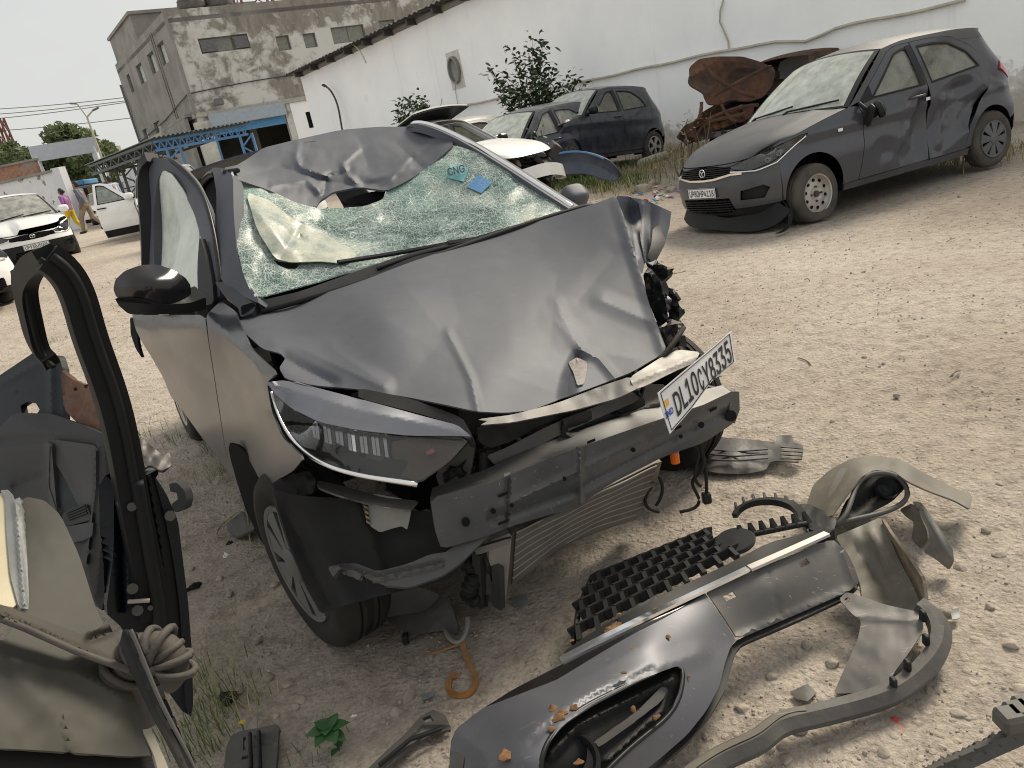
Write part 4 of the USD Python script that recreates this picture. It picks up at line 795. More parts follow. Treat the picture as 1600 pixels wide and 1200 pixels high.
    if 'front' not in skip:
        s1 = sx(.372); bump = shapely.box(-s1, .19, s1, .72)
        XF = np.linspace(-s1, s1, 60); topc = Polygon([(-s1, .19)]+[(s_, float(zt(np.interp(abs(s_), _ps, _pl[:, 0])))-.004) for s_ in XF]+[(s1, .19)])
        mir = lambda p: saf.scale(p, -1, 1, origin=(0, 0)); bump = topc.difference(GRILLE).difference(HEADL.buffer(.004)).difference(mir(HEADL).buffer(.004)).difference(ARF).difference(mir(ARF))
        intake = Polygon([(-.42, .25), (-.38, .375), (.38, .375), (.42, .25), (.3, .215), (-.3, .215)]); fog = Polygon([(.50, .34), (.52, .43), (.74, .455), (.80, .42), (.74, .33)])
        bump = bump.difference(intake).difference(fog).difference(mir(fog))
        def mskin(pg, st, th, out=0.0):
            V, f = tri2d(pg, st); Pp, N = body(np.abs(V[:, 0]), V[:, 1]); sg = np.where(V[:, :1] < 0, -1, 1); Pp[:, 1:2] *= sg; N[:, 1:2] *= sg; Pp = Pp+N*out
            n = np.cross(Pp[f[:, 1]]-Pp[f[:, 0]], Pp[f[:, 2]]-Pp[f[:, 0]])
            if (n*N[f[:, 0]]).sum() < 0: f = f[:, ::-1]
            return thicken(Pp, f, th)
        if clad:
            lo_ = shapely.box(-9, 0, 9, .50); bb = obj('front_bumper', mskin(bump.difference(lo_), step*.8, .008), P, t, 40, True); obj('bumper_cladding', mskin(bump.intersection(shapely.box(-9, 0, 9, .497)), step*.8, .008, .004), M['black_plastic'], bb, 40, True)
        else:
            lo_ = shapely.box(-9, 0, 9, .262); bb = obj('front_bumper', mskin(bump.difference(lo_), step*.8, .008), P, t, 40, True); obj('bumper_lip', mskin(bump.intersection(shapely.box(-9, 0, 9, .26)), step*.8, .008, -.01), M['black_plastic'], bb, 40, True)
        gr = obj('grille', mskin(GRILLE.buffer(-.001), .06, .006, -.03), M['interior'], t, 40, True)
        for k, z_ in enumerate((.592, .611, .630, .649, .668)):
            w_ = .41; Lp = np.array([body(abs(s_), z_)[0]*[1, math.copysign(1, s_), 1]-[.008, 0, 0] for s_ in np.linspace(-w_, w_, 30)]); obj('grille_slat', sweep(Lp, [(-.009, -.004), (.009, -.004), (.009, .004), (-.009, .004)]), M['black_clean'], gr, False, True)
        Lp = np.array([body(abs(s_), z_)[0]*[1, math.copysign(1, s_) if s_ else 1, 1]+[.006, 0, 0] for s_, z_ in zip(np.linspace(-.55, .55, 40), np.interp(np.abs(np.linspace(-.55, .55, 40)), [0, .2, .43, .55], [.560, .566, .597, .592]))])
        if not clad: obj('chrome_strip', sweep(Lp, [(-.006, -.010), (.006, -.010), (.006, .010), (-.006, .010)]), M['chrome'], gr, False, True)
        ik = obj('air_intake', mskin(intake.buffer(.002), .06, .006, -.04), M['interior'], t, 40, True)
        for z_ in (.245, .27, .295, .32, .345): obj('intake_slat', sweep(np.array([body(abs(s_), z_)[0]*[1, math.copysign(1, s_), 1]-[.01, 0, 0] for s_ in np.linspace(-.39, .39, 24)]), [(-.01, -.004), (.01, -.004), (.01, .004), (-.01, .004)]), M['black_plastic'], ik, False, True)
        for y_ in (-.3, -.15, 0, .15, .3): obj('intake_slat', bar(body(abs(y_), .225)[0]*[1, math.copysign(1, y_), 1]-[.012, 0, 0], body(abs(y_), .37)[0]*[1, math.copysign(1, y_), 1]-[.012, 0, 0], .01), M['black_plastic'], ik, False, True)
        for y in (1, -1): obj('fog_pocket', skin(fog.buffer(.002), y, .06, .006, -.035), M['black_plastic'], t, 40, True)
        if badge:
            c_ = body(0, .632)[0]+[.004, 0, 0]; th_ = np.linspace(0, 2*PI, 33)
            bd = obj('badge_ring', tube(np.stack([0*th_+c_[0], c_[1]+.045*np.cos(th_), c_[2]+.038*np.sin(th_)], 1), .0055, 6), M['chrome'], gr, True, True)
            for sg in (1, -1): obj('badge_arm', sweep(spline(np.array([c_+[.002, .004*sg, -.032], c_+[.003, .005*sg, .006], c_+[.002, .028*sg, .018]]), 10), [(-.004, -.003), (.004, -.003), (.004, .003), (-.004, .003)], up=(1, 0, 0)), M['chrome'], gr, True, True)
        if plate_txt: plate(t, 0, 0, plate_txt, body(0, .44)[0]+[.012, 0, 0], np.array([0, 1., 0]), np.array([0, 0, 1.]))
    hm = grid(hood_fn, 22, 26, .008, -.985, .985, .004, 1)
    if hood is not None: hm.vertices = hood(np.array(hm.vertices))
    if 'hood' not in skip: obj('bonnet', hm, P, t, 40, True)
    obj('roof', grid(roof_fn, 14, 18, .01, -.998, .998, .008, 1), P, t, 40, True)
    if 'screen' not in skip:
        ws = obj('windscreen', grid(wind_fn, 10, 16, .006, -.93, .93, .03, .97), M[screen], t, 60, True)
        for y in (1, -1): obj('screen_seal', grid(wind_fn, 10, 3, .008, .932*y, y*1.0, 0, 1), M['black_clean'], ws, 60, True)
        obj('screen_seal', cat_([grid(wind_fn, 3, 12, .006, -.93, .93, .972, 1.0), grid(wind_fn, 3, 12, .006, -.93, .93, .0, .028)]), M['black_clean'], ws, 60, True)
        if detail:
            for y0, y1 in ((-.42, .12), (.10, .62)):
                a = wind_fn(np.array([.035]), np.array([y0/.72]))[0]+[.03, 0, .012]; b_ = wind_fn(np.array([.10]), np.array([y1/.72]))[0]+[.02, 0, .015]
                obj('wiper', cat_([tube([a, b_], .010, 6), tube([a*[1, 1, 1]+[.05, 0, -.02], a], .013, 6)]), M['black_clean'], t, 40, True)
    obj('cowl', box((.20, 1.30, .02), (-.42, 0, .95), None, .004), M['black_plastic'], t, False, True)
    # tail
    tg = Polygon([(sx(-2.93), .62), (sx(-2.93), 1.0), (sx(-2.80), 1.12), (sx(-2.86)+.02, 1.34), (SEND+.001, 1.40), (SEND+.001, .62)]).difference(tail_l.buffer(.003))
    rb_ = Polygon([(sx(-2.86), .50), (sx(-2.93), .615), (SEND, .615), (SEND, .24), (sx(-2.9), .24), (sx(-2.78), .40)])
    gl = Polygon([(sx(-2.99), 1.06), (sx(-3.0), 1.33), (SEND, 1.35), (SEND, 1.03)])
    for y in (1, -1):
        obj('tailgate', skin(tg.difference(gl), y, .08), P, t, 40, True); obj('rear_bumper', skin(rb_, y, .08), P if not clad else M['black_plastic'], t, 40, True); obj('rear_window', skin(gl, y, .15, .004), M['win'], t, 40, True)
    e_ = roof_fn(np.array([1.0]), np.array([0.0]))[0]; obj('spoiler', box((.16, .84, .03), e_+[.02, 0, -.012], trimesh.transformations.euler_matrix(0, -.14, 0)[:3, :3], .012), P, t, 40, True)
    # inside
    obj('floor_pan', cat_([box((1.70, 1.50, .10), (-1.2, 0, .25)), box((.5, 1.0, .3), (-2.55, 0, .45)), box((.06, 1.38, .60), (-.52, 0, .60)), box((.75, .95, .42), (.02, 0, .42))]), M['interior'], t, False, True)
    [obj('wheel_well', box((.62, .02, .5), (x_, .52*y_, .42)), M['interior'], t, False, True) for x_ in (0, -WB) for y_ in (1, -1)]
    obj('dashboard', cat_([box((.34, 1.34, .16), (-.72, 0, .90), None, .05)]), M['interior'], t, 40, True)
    th_ = np.linspace(0, 2*PI, 25); obj('steering_wheel', tube(np.stack([-.98+.08*np.sin(th_), -.36+.18*np.cos(th_), .93+.17*np.sin(th_)], 1), .015, 6), M['interior'], t, True, True)
    seat(t, -1.25, .36, seatmat); seat(t, -1.25, -.36, seatmat); obj('rear_bench', cat_([box((.5, 1.25, .16), (-2.0, 0, .54), None, .05), box((.14, 1.25, .55), (-2.32, 0, .82), trimesh.transformations.euler_matrix(0, .3, 0)[:3, :3], .05)]), M[seatmat], t, 40, True)
    kk = 0
    for x_ in (0, -WB):
        for y in (1, -1):
            if wheels[kk]: wheel(t, np.array([x_, .715*y, ZW-flat[kk]]), wheels[kk], y, flat=flat[kk], steer=(steer if x_ == 0 else 0), tmat='dust_rubber', detail=detail, roll=kk*1.3+.4)
            kk += 1
    return t
def from_wheels(uf, Zf, ur, Zr, side=1, half=.80):
    """a car's frame from where its front and rear wheel stand on the ground (side 1: its left side is seen)"""
    a, b = D(*uf, Zf), D(*ur, Zr); X = (a-b)/np.linalg.norm(a-b); Y = np.cross((0, 0, 1.0), X); Y /= np.linalg.norm(Y); W = np.cross(X, Y)
    return a-Y*half*side, np.stack([X, Y, W])
# ---- the grey hatchback at the right, its doors stove in
def ridge(x, z, a, b, w):                     # distance from a line, as a tent of half-width w
    a, b = np.asarray(a), np.asarray(b); d = b-a; L = d @ d; t = np.clip(((x-a[0])*d[0]+(z-a[1])*d[1])/L, 0, 1)
    return np.maximum(0, 1-np.hypot(x-a[0]-d[0]*t, z-a[1]-d[1]*t)/w)
def blob(x, z, c, rx, rz): return np.exp(-((x-c[0])/rx)**2-((z-c[1])/rz)**2)
def d_front(x, z):
    d = .075*ridge(x, z, (-1.42, .80), (-1.30, .40), .26)+.05*blob(x, z, (-1.40, .55), .22, .18)+.03*ridge(x, z, (-1.1, .40), (-.85, .47), .16)-.020*ridge(x, z, (-1.20, .62), (-.92, .36), .09)-.02*ridge(x, z, (-1.36, .86), (-1.24, .60), .07)
    return (d+.006*(meshkit.fbm(np.stack([x*9, z*9, 0*x], -1), 3, 4)-.5)*blob(x, z, (-1.3, .5), .5, .4))*np.clip((1.0-z)/.12, 0, 1)
def d_rear(x, z):
    d = .10*ridge(x, z, (-1.52, .55), (-1.95, .75), .30)+.06*blob(x, z, (-2.1, .88), .22, .14)-.035*ridge(x, z, (-1.60, .40), (-1.72, .80), .07)-.035*ridge(x, z, (-1.75, .62), (-2.25, .92), .13)+.03*ridge(x, z, (-2.0, .55), (-2.3, .75), .12)
    return (d+.008*(meshkit.fbm(np.stack([x*8, z*8, 0*x], -1), 3, 9)-.5)*blob(x, z, (-1.9, .7), .5, .4))*np.clip((1.02-z)/.12, 0, 1)
def d_quarter(x, z): return .05*blob(x, z, (-2.45, .95), .16, .14)-.012*ridge(x, z, (-2.3, .98), (-2.6, .80), .06)
TFR = frame(3.02, 8.06, 3.472, .032, -.01, -.009)
tg_ = hatch('grey_hatchback', 'dark grey hatchback with dented doors, a flat front tyre and a broken mirror', 'car', TFR, 'grey_paint', step=.028, dent={('front_door', 1): d_front, ('rear_door', 1): d_rear, ('quarter', 1): d_quarter},
    wheels=('steel', 'cover', 'cover', 'cover'), flat=(.045, 0, 0, 0), side_paint='grey_side', plate_txt='UP80HP4118', steer=.10, skip=('mirror1', 'mirror-1'), glass='win', screen='win_pale')
def tl(P): return np.asarray(P, float)
b_, n_ = body(sx(-.62), .98, 1)
mb = obj('mirror', box((.05, .10, .20), b_+[-.02, .10, -.13], trimesh.transformations.euler_matrix(.5, 0, .3)[:3, :3], .02), M['black_plastic'], tg_, 40, True, 'broken mirror shell hanging by its cable')
obj('mirror_shell', lathe([(.075, -.02), (.085, .0), (.08, .03), (.05, .05), (0, .055)], 24).apply_transform(trimesh.transformations.euler_matrix(.3, 0, .9)).apply_translation(b_+[-.14, .10, -.10]), M['black_clean'], mb, 40, True)
obj('mirror_arm', tube([b_, b_+[.02, .08, -.05], b_+[-.05, .10, -.10]], .018, 6), M['black_plastic'], mb, True, True)
obj('mirror_patch', skin(XP([(-.61, .955), (-.66, 1.01), (-.80, 1.12), (-.80, .985)]), 1, .06, .006, .004), M['black_plastic'], tg_, 40, True)
for q in ((-1.49, .86, .02), (-1.525, .86, .02)): p_, n_ = body(sx(q[0]), q[1], 1); obj('white_tape', box((.05, .004, .03), p_-n_*.05+n_*.03, None, .001), M['plate_white'], tg_, False, True)
p_, n_ = body(sx(-.33), .78, 1); obj('side_repeater', box((.06, .012, .03), p_+n_*.004, None, .006), M['plate_white'], tg_, 40, True)
# torn lower lip and liner hanging under the front bumper
lip = np.array([[.58, -.55, .20], [.66, -.25, .13], [.66, .1, .09], [.60, .42, .07], [.46, .64, .10], [.34, .72, .20]])
obj('hanging_liner', sweep(spline(lip, 40), [(-.05, -.05), (.04, -.07), (.05, .10), (.02, .12), (-.02, .02)], scale=.9+.2*np.sin(np.linspace(0, 9, 40))), M['black_plastic'], tg_, 40, True)
obj('hanging_strip', sweep(spline(np.array([[.36, .72, .26], [.34, .78, .12], [.46, .86, .03], [.62, .90, .012]]), 20), [(-.02, -.004), (.02, -.004), (.02, .004), (-.02, .004)]), M['black_plastic'], tg_, 40, True)
# ================================================================ the other cars of the yard
def frame_ground(u, v, loc, yaw, lo=3, hi=40, lift=0.0):
    c, s = math.cos(yaw), math.sin(yaw); Rm = np.array([[c, s, 0], [-s, c, 0], [0, 0, 1.0]]); best = None
    for dep in np.linspace(lo, hi, 1500):
        o = D(u, v, dep) - np.asarray(loc, float) @ Rm; e = abs(o[2]-gz(o[0], o[1])-lift)
        if best is None or e < best[0]: best = (e, o)
    return best[1], Rm
def frame_at(u, v, dep, loc, yaw):
    c, s = math.cos(yaw), math.sin(yaw); Rm = np.array([[c, s, 0], [-s, c, 0], [0, 0, 1.0]]); return D(u, v, dep) - np.asarray(loc, float) @ Rm, Rm
BFR = from_wheels((893, 270), 13.7, (1022, 252), 15.1)
def crush(amt, seed, z_up=.0):
    def fn(v):
        k = np.clip((v[:, 0]+.45)/.9, 0, 1); n = (meshkit.fbm(v*[5, 4, 1]+seed, 3, seed)-.5)
        v = v.copy(); v[:, 2] += k*n*amt*1.6+z_up*k+.12*np.abs(np.sin(v[:, 1]*5+seed))*k*amt*3; v[:, 0] -= k**2*amt*1.2*(1+.6*np.sin(v[:, 1]*4)); return v
    return fn
def clutter(t, seed, n=26, x=(.0, .55), z=(.30, .78), w=.62, local=True):
    r = np.random.default_rng(seed)
    for k in range(n):
        c = np.array([r.uniform(*x), r.uniform(-w, w), r.uniform(*z)]); a = r.normal(size=3); b_ = trimesh.transformations.euler_matrix(*r.normal(0, .6, 3))[:3, :3]
        if k % 3: obj('engine_part', box(r.uniform(.06, .26, 3), c, b_, .015), [M['black_plastic'], M['dark_metal'], M['alu']][k % 3], t, False, local)
        else: obj('hose', tube(spline(np.array([c+r.normal(0, .12, 3) for _ in range(4)]), 16), r.uniform(.008, .02), 6), M['rubber'], t, True, local)
    obj('cross_bar', box((.06, 1.1, .10), (.45, 0, .48), None, .01), M['dark_metal'], t, False, local)
b1 = hatch('blue_hatchback', 'dark slate blue hatchback with its whole front end torn off', 'car', BFR, 'slate_paint', step=.05, skip=('front', 'headlamp'), hood=crush(.10, 3, .02), screen='win_pale', dent={('fender', 1): lambda x, z: .10*np.clip((x+.25)/.6, 0, 1)*(1+.8*np.sin(z*14+x*9)), ('fender', -1): lambda x, z: .08*np.clip((x+.2)/.6, 0, 1)*(1+.8*np.sin(z*11))}, wheels=('cover', 'cover', 'alloy', 'cover'))
clutter(b1, 5)
yb = math.atan2(BFR[1][0, 1], BFR[1][0, 0])
b2 = hatch('navy_hatchback', 'second dusty blue hatchback with a crumpled bonnet, beside the slate blue hatchback', 'car', frame_ground(792, 203, (-.85, .1, 1.22), yb+.06, 13.5, 17.5), 'blue_paint', step=.07, skip=('front', 'headlamp'), hood=crush(.12, 8, .03), screen='win_pale', glass='win_dirty')
clutter(b2, 6, 18)
b3 = hatch('silver_hatchback', 'silver hatchback of which the roof and side windows show beyond the wreck', 'car', frame_ground(706, 190, (-1.7, 0, 1.50), yb+.12, 15, 18), 'silver_paint', step=.09, detail=False)
obj('aerial', tube([np.array([-1.3, .0, 1.5]), np.array([-1.55, .02, 1.95])], .006, 5), M['wire'], b3, True, True)
W4 = frame_ground(838, 262, (.70, -.10, .55), math.radians(-42), 9.0, 12.5)
b4 = hatch('white_wreck', 'white hatchback with a loose bonnet and no windscreen, behind the wreck', 'car', W4, 'white_paint', step=.06, skip=('front', 'headlamp', 'screen'), hood=lambda v: v+np.array([.0, 0, .05]))
clutter(b4, 9, 16); obj('torn_bumper', sweep(spline(np.array([[.5, -.7, .45], [.75, -.3, .50], [.78, .2, .48], [.70, .55, .40], [.4, .78, .35]]), 24), [(-.03, -.09), (.03, -.07), (.05, .08), (-.01, .09)]), M['white_paint'], b4, 40, True)
obj('lifted_panel', grid(lambda u, v: np.stack([-1.0-.55*u, v*.62, 1.50+.16*(1-u)+.04*(1-v**2)], -1), 6, 8, .02), M['white_paint'], b4, 40, True)
obj('roof_mastic', grid(lambda u, v: np.stack([-1.0-.55*u, v*.65, 1.475+.16*(1-u)+.04*(1-v**2)], -1), 6, 8, .02), M['black_plastic'], b4, 40, True)
# torn blue bumper lying in the weeds before them
bb = thing('torn_blue_bumper', 'torn off dark blue bumper shell arched on the ground before the slate blue hatchback', 'bumper')
bp_ = [near(u, v, D(u, v, 12.1)) for u, v in ((856, 262), (880, 256), (908, 254), (935, 260), (955, 270), (966, 279))]
obj('bumper_shell', sweep(spline(np.array(bp_), 30), [(-.02, -.16), (.05, -.05), (.07, .10), (.02, .16), (-.02, .15), (.02, .05), (0, -.05), (-.04, -.15)], scale=np.interp(np.linspace(0, 1, 30), [0, .3, .8, 1], [.8, 1.15, 1, .5])), M['blue_paint'], bb, 40)
obj('upper_lip', sweep(spline(np.array(bp_)+[0, 0, .17], 30)[2:24], [(-.03, -.012), (.05, -.012), (.05, .012), (-.03, .012)]), M['shutter_blue'], bb, 40)
obj('bracket', tube(np.array([D(859, 270, 11.8), D(853, 284, 11.7)]), .05, 6), M['black_plastic'], bb, 40)
# rusty hulk behind the grey hatchback
RFR = frame_ground(1243, 84, (-1.45, .2, 1.50), yb+.02, 11.2, 13.2)
r1 = hatch('rusted_hulk', 'burnt out rust brown car hulk with raised bonnet behind the grey hatchback', 'car', RFR, 'rust', step=.08, skip=('front', 'headlamp', 'screen', 'hood', 'mirror1', 'mirror-1'), glass='win', wheels=(None, None, None, None), detail=False, seatmat='rust')
clutter(r1, 15, 14)
rb_d = 11.6
ol = [(1076, 128), (1078, 104), (1092, 92), (1120, 88), (1160, 88), (1190, 97), (1212, 108), (1208, 132), (1192, 152), (1172, 158), (1140, 156), (1122, 164), (1106, 162), (1098, 144), (1080, 134)]
cc = [(1076, 120, D(1076, 120, rb_d)), (1212, 110, D(1212, 110, rb_d+.5)), (1110, 162, D(1110, 162, rb_d-.1)), (1160, 88, D(1160, 88, rb_d+.35)), (1150, 130, D(1150, 130, rb_d+.38))]
obj('bonnet', patch(ol, cc, 5, .025, bump=pbump(.05, 26, 4), ridges=[([(1100, 150), (1150, 105), (1200, 108)], 8, .05), ([(1130, 158), (1170, 120)], 7, .05), ([(1080, 120), (1120, 95), (1180, 97)], 7, .05)]), M['rust'], r1, 50)
ol = [(1058, 212), (1070, 196), (1092, 186), (1120, 182), (1150, 170), (1178, 166), (1176, 182), (1140, 196), (1112, 206), (1092, 220), (1070, 226)]
obj('front_wing', patch(ol, [(u, v, D(u, v, 11.2+.3*((u-1060)/100))) for u, v in ol[::2]], 4, .03, bump=pbump(.16, 13, 5), rnd=0), M['rust'], r1, 30)
for pts in (((1088, 222), (1100, 196), (1125, 186), (1165, 176)), ((1062, 214), (1090, 196), (1130, 176), (1185, 164)), ((1096, 160), (1092, 185), (1080, 205)), ((1128, 163), (1135, 178), (1150, 190)), ((1100, 100), (1130, 130), (1180, 150)), ((1200, 105), (1150, 130), (1112, 152))):
    obj('rusted_strut', tube(spline(np.array([D(u, v, 11.35) for u, v in pts]), 14), .028, 6), M['rust'], r1, 40)
# ---- white cars at the left
wh = frame_ground(57, 384, (.745, 0, .44*1.06), math.radians(-54), 15.6, 18)
w1 = hatch('white_compact_suv', 'white compact SUV with black cladding and a sprung bonnet at the left edge', 'car', wh, 'white_paint', step=.05, clad=True, plate_txt='UP93BJ5006', scale=(1, 1.05, 1.06), hood=lambda v: v+np.stack([0*v[:, 0], 0*v[:, 0], .05*np.clip((v[:, 0]+.3)/.8, 0, 1)*(1+np.sign(v[:, 1]+.2)*.8)], 1), badge=True, glass='win', screen='win_dirty')
w2 = hatch('white_suv', 'white SUV with its black edged front door open towards the men', 'car', frame_ground(213, 318, (-.62, -.84, .95), math.radians(-68), 18, 30), 'white_paint', step=.08, clad=True, open_door=(-1, 1.15), scale=(1.05, 1.06, 1.10), glass='lamp_clear' if False else 'win')
w3 = hatch('white_hatchback', 'white car of which only the roof shows, before the shutter bay', 'car', frame_ground(345, 257, (-1.7, 0, 1.52), math.radians(-50), 14, 22), 'white_paint', step=.10, detail=False)
def copycar(src, label, fr): return clone(src, src.GetName(), fr[0], fr[1], 1.0, label, 'car')
w2b_o, w2b_r = frame_ground(134, 324, (-.65, -.90, 1.04), math.radians(-66), 31, 36)
copycar(w2, 'second white SUV with open door, beyond the man in dark shirt', (w2b_o, w2b_r*np.array([[1.05], [1.06], [1.10]])))
copycar(w3, 'white hatchback cut by the left edge, only a front wheel and bumper corner in view', frame_ground(-172, 526, (0.02, -.80, 0.0), math.radians(-28)))
copycar(w3, 'white car standing inside the dark shutter bay', (BR.at((sa0+sa1)/2-1.2, float(gz(*BR.at(sa0, 0)[:2])), -2.2), np.array([[-BR.n[1] if False else BR.n[0], BR.n[1], 0], [-BR.n[1], BR.n[0], 0], [0, 0, 1.0]])))
# ================================================================ people
import manifold3d as m3
def limb(ch):
    """chain of (point, radius): hulls of spheres at the joints, made one body"""
    out = m3.Manifold()
    for bones in ch:
        for (a, ra), (b_, rb2) in zip(bones[:-1], bones[1:]):
            out = out + m3.Manifold.batch_hull([m3.Manifold.sphere(ra, 14).translate(tuple(map(float, a))), m3.Manifold.sphere(rb2, 14).translate(tuple(map(float, b_)))])
    return out
def fig(m, res=.03, it=8):
    m = m.refine_to_length(res).to_mesh(); t = trimesh.Trimesh(m.vert_properties[:, :3], m.tri_verts, process=True); return trimesh.smoothing.filter_taubin(t, iterations=it)
def person(label, u, v, H, face, top_m, leg_m, stride, arm_f, arm_b, long=False, shoe=None, hair_r=1.0, bun=False, lean=.03, shoe_m=None):
    """a walker seen at pixel (u, v) of the feet; face: heading angle. x forward, y left"""
    base = frame_ground(u, v, (0, 0, 0), face, 26, 29); t = thing('person', label, 'person', base); k = H/1.70
    J = lambda *p: np.array(p)*k
    hipL, hipR = J(0, .09, .90), J(0, -.09, .90); pel = J(0, 0, .95); ch_ = J(lean*.6, 0, 1.25); sh = J(lean, 0, 1.40); nk = J(lean+.01, 0, 1.47); hd_ = J(lean+.035, 0, 1.60)
    fs, bs_ = stride; ankF, ankB = J(fs, .085, .08), J(-bs_, -.085, .10); kF, kB = J(fs*.62+.06, .09, .49), J(-bs_*.30+.05, -.09, .48)
    shL, shR = J(lean, .185, 1.39), J(lean, -.185, 1.39)
    skin_ = [[(nk, .055*k), (hd_-J(0, 0, .05), .06*k)], [(hd_, .092*k), (hd_+J(.01, 0, -.07), .062*k)], [(hd_+J(.085, 0, -.01), .016*k), (hd_+J(.10, 0, -.035), .018*k)]]
    for (s, el, ha) in ((shL, *arm_f), (shR, *arm_b)):
        el, ha = J(*el), J(*ha); d = (ha-el)/np.linalg.norm(ha-el)
        skin_ += [[(s, .05*k), (el, .04*k), (ha, .028*k), (ha+d*.06*k, .032*k)]]
        o = np.cross(d, (0, 1, .2))
        for f in range(4): skin_ += [[(ha+d*.07*k+np.array([0, .022*(f-1.5)*k, 0]), .0105*k), (ha+d*.12*k+np.array([0, .026*(f-1.5)*k, -.01]), .0095*k), (ha+d*(.155-.012*abs(f-1.2))*k+np.array([.012, .024*(f-1.5)*k, -.012]), .0085*k)]]
        skin_ += [[(ha+d*.03*k+o*.02, .012*k), (ha+d*.07*k+o*.055*k, .010*k)]]
    skin_ += [[(hipL, .085*k), (kF, .055*k), (ankF, .036*k), (ankF+J(.14, 0, -.045), .034*k)], [(hipR, .085*k), (kB, .055*k), (ankB, .036*k), (ankB+J(.13, 0, -.055), .034*k)], [(pel, .12*k), (ch_, .12*k), (nk-J(0, 0, .05), .06*k)]]
    obj('body', fig(limb(skin_), .02, 4), M['skin'], t, True, True)
    tops = [[(shL, .068*k), (shR, .068*k)], [(J(0, .06, .93), .115*k), (J(lean*.7, .065, 1.22), .12*k), (J(lean, .09, 1.37), .085*k)], [(J(0, -.06, .93), .115*k), (J(lean*.7, -.065, 1.22), .12*k), (J(lean, -.09, 1.37), .085*k)]]
    for (s, el, ha) in ((shL, *arm_f), (shR, *arm_b)):
        el, ha = J(*el), J(*ha); tops += [[(s, .068*k), (el, .055*k)]+([(ha-(ha-el)*.08, .043*k)] if not long else [])] if top_m != 'purple' else [[(s, .066*k), (s+(el-s)*.75, .056*k)]]
    if long: tops += [[(J(0, .05, .95), .13*k), (J(-.02, .06, .62), .15*k)], [(J(0, -.05, .95), .13*k), (J(-.02, -.06, .62), .15*k)]]
    obj('top', fig(limb(tops), .03, 6), M[top_m], t, True, True)
    lg_ = [[(hipL, .105*k), (kF, .080*k), (ankF+J(0, 0, .03), .062*k)], [(hipR, .105*k), (kB, .080*k), (ankB+J(0, 0, .03), .062*k)], [(hipL, .105*k), (hipR, .105*k)]]
    obj('trousers', fig(limb(lg_), .03, 6), M[leg_m], t, True, True)
    obj('hair', fig(limb([[(hd_+J(-.015, 0, .03), .094*k), (hd_+J(-.03, 0, -.03), .085*k)]]+([[(hd_+J(-.1, 0, .0), .05*k), (hd_+J(-.12, 0, -.03), .045*k)]] if bun else [])), .03, 2), M['hair'], t, True, True)
    for a in (ankF, ankB): obj('shoe', fig(limb([[(a+J(-.03, 0, -.04), .045*k), (a+J(.14, 0, -.05), .040*k)]]), .03, 3), M[shoe_m or 'hair'], t, True, True)
    return t
M['purple'] = mat('purple_cloth', (.26, .10, .30), .8, var=.3, vscale=9); M['yellow'] = mat('yellow_cloth', (.55, .38, .02), .8); M['check'] = mat('blue_check', (.09, .10, .13), .8, var=.3, vscale=30)
M['khaki'] = mat('khaki_cloth', (.22, .165, .115), .8); M['pale_shirt'] = mat('pale_shirt', (.40, .46, .55), .8, var=.3, vscale=22); M['jeans'] = mat('jeans', (.09, .09, .10), .8); M['tan'] = mat('tan_shoe', (.32, .2, .05), .7)
FACE_R = math.radians(8)
person('woman in purple top and yellow trousers walking past the white compact SUV', 122, 366, 1.58, math.radians(172), 'purple', 'yellow', (.22, .30), ((-.02, .24, 1.12), (.16, .25, .98)), ((.02, -.24, 1.12), (.18, -.22, 1.0)), long=False, bun=True, shoe_m='tan')
person('man in dark checked shirt and khaki trousers striding left', 148, 361, 1.72, math.radians(176), 'check', 'khaki', (.30, .38), ((-.10, .25, 1.13), (.02, .24, .92)), ((.08, -.25, 1.12), (.22, -.2, .98)), lean=.05)
person('man in pale shirt standing behind the open door of the white SUV', 196, 349, 1.72, math.radians(150), 'pale_shirt', 'jeans', (.08, .08), ((.05, .25, 1.12), (.25, .18, 1.05)), ((.02, -.25, 1.12), (.2, -.2, 1.02)), shoe_m='tan')
# ================================================================ the wrecked dark grey hatchback in the middle
MF = frame(-.054, 2.546, -1.067, -.049, -.001, .055)
def q(u, v, x, y, z): return (u, v, toW((x, y, z), MF))
def Qp(u, v, x, y, z): return near(u, v, toW((x, y, z), MF))
wk = thing('wrecked_hatchback', 'crashed dark grey hatchback with shattered windscreen, folded bonnet and missing front bumper', 'car', MF)
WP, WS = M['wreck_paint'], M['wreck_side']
# --- bonnet: one sheet buckled at the right, with its folded corner
hood_c = [q(372, 500, -.45, -.70, .92), q(450, 478, -.46, -.45, 1.0), q(640, 408, -.36, 0, 1.04), q(850, 345, -.36, .46, 1.06), q(962, 312, -.22, .64, 1.09),
          q(995, 400, .05, .56, 1.0), q(1018, 490, .28, .48, .86), q(1041, 546, .44, .42, .68), q(990, 578, .50, .30, .66), q(900, 612, .55, .12, .65), q(830, 638, .57, -.05, .64), q(745, 642, .56, -.24, .64),
          q(640, 620, .40, -.42, .69), q(520, 600, .22, -.58, .76), q(442, 585, .10, -.70, .81), q(400, 535, -.18, -.72, .88), q(600, 500, .05, -.25, .95), q(760, 470, .05, .1, 1.0), q(880, 430, .0, .35, 1.05), q(800, 560, .36, .0, .86), q(700, 560, .28, -.2, .86), q(560, 540, .1, -.42, .90), q(930, 500, .25, .34, .92)]
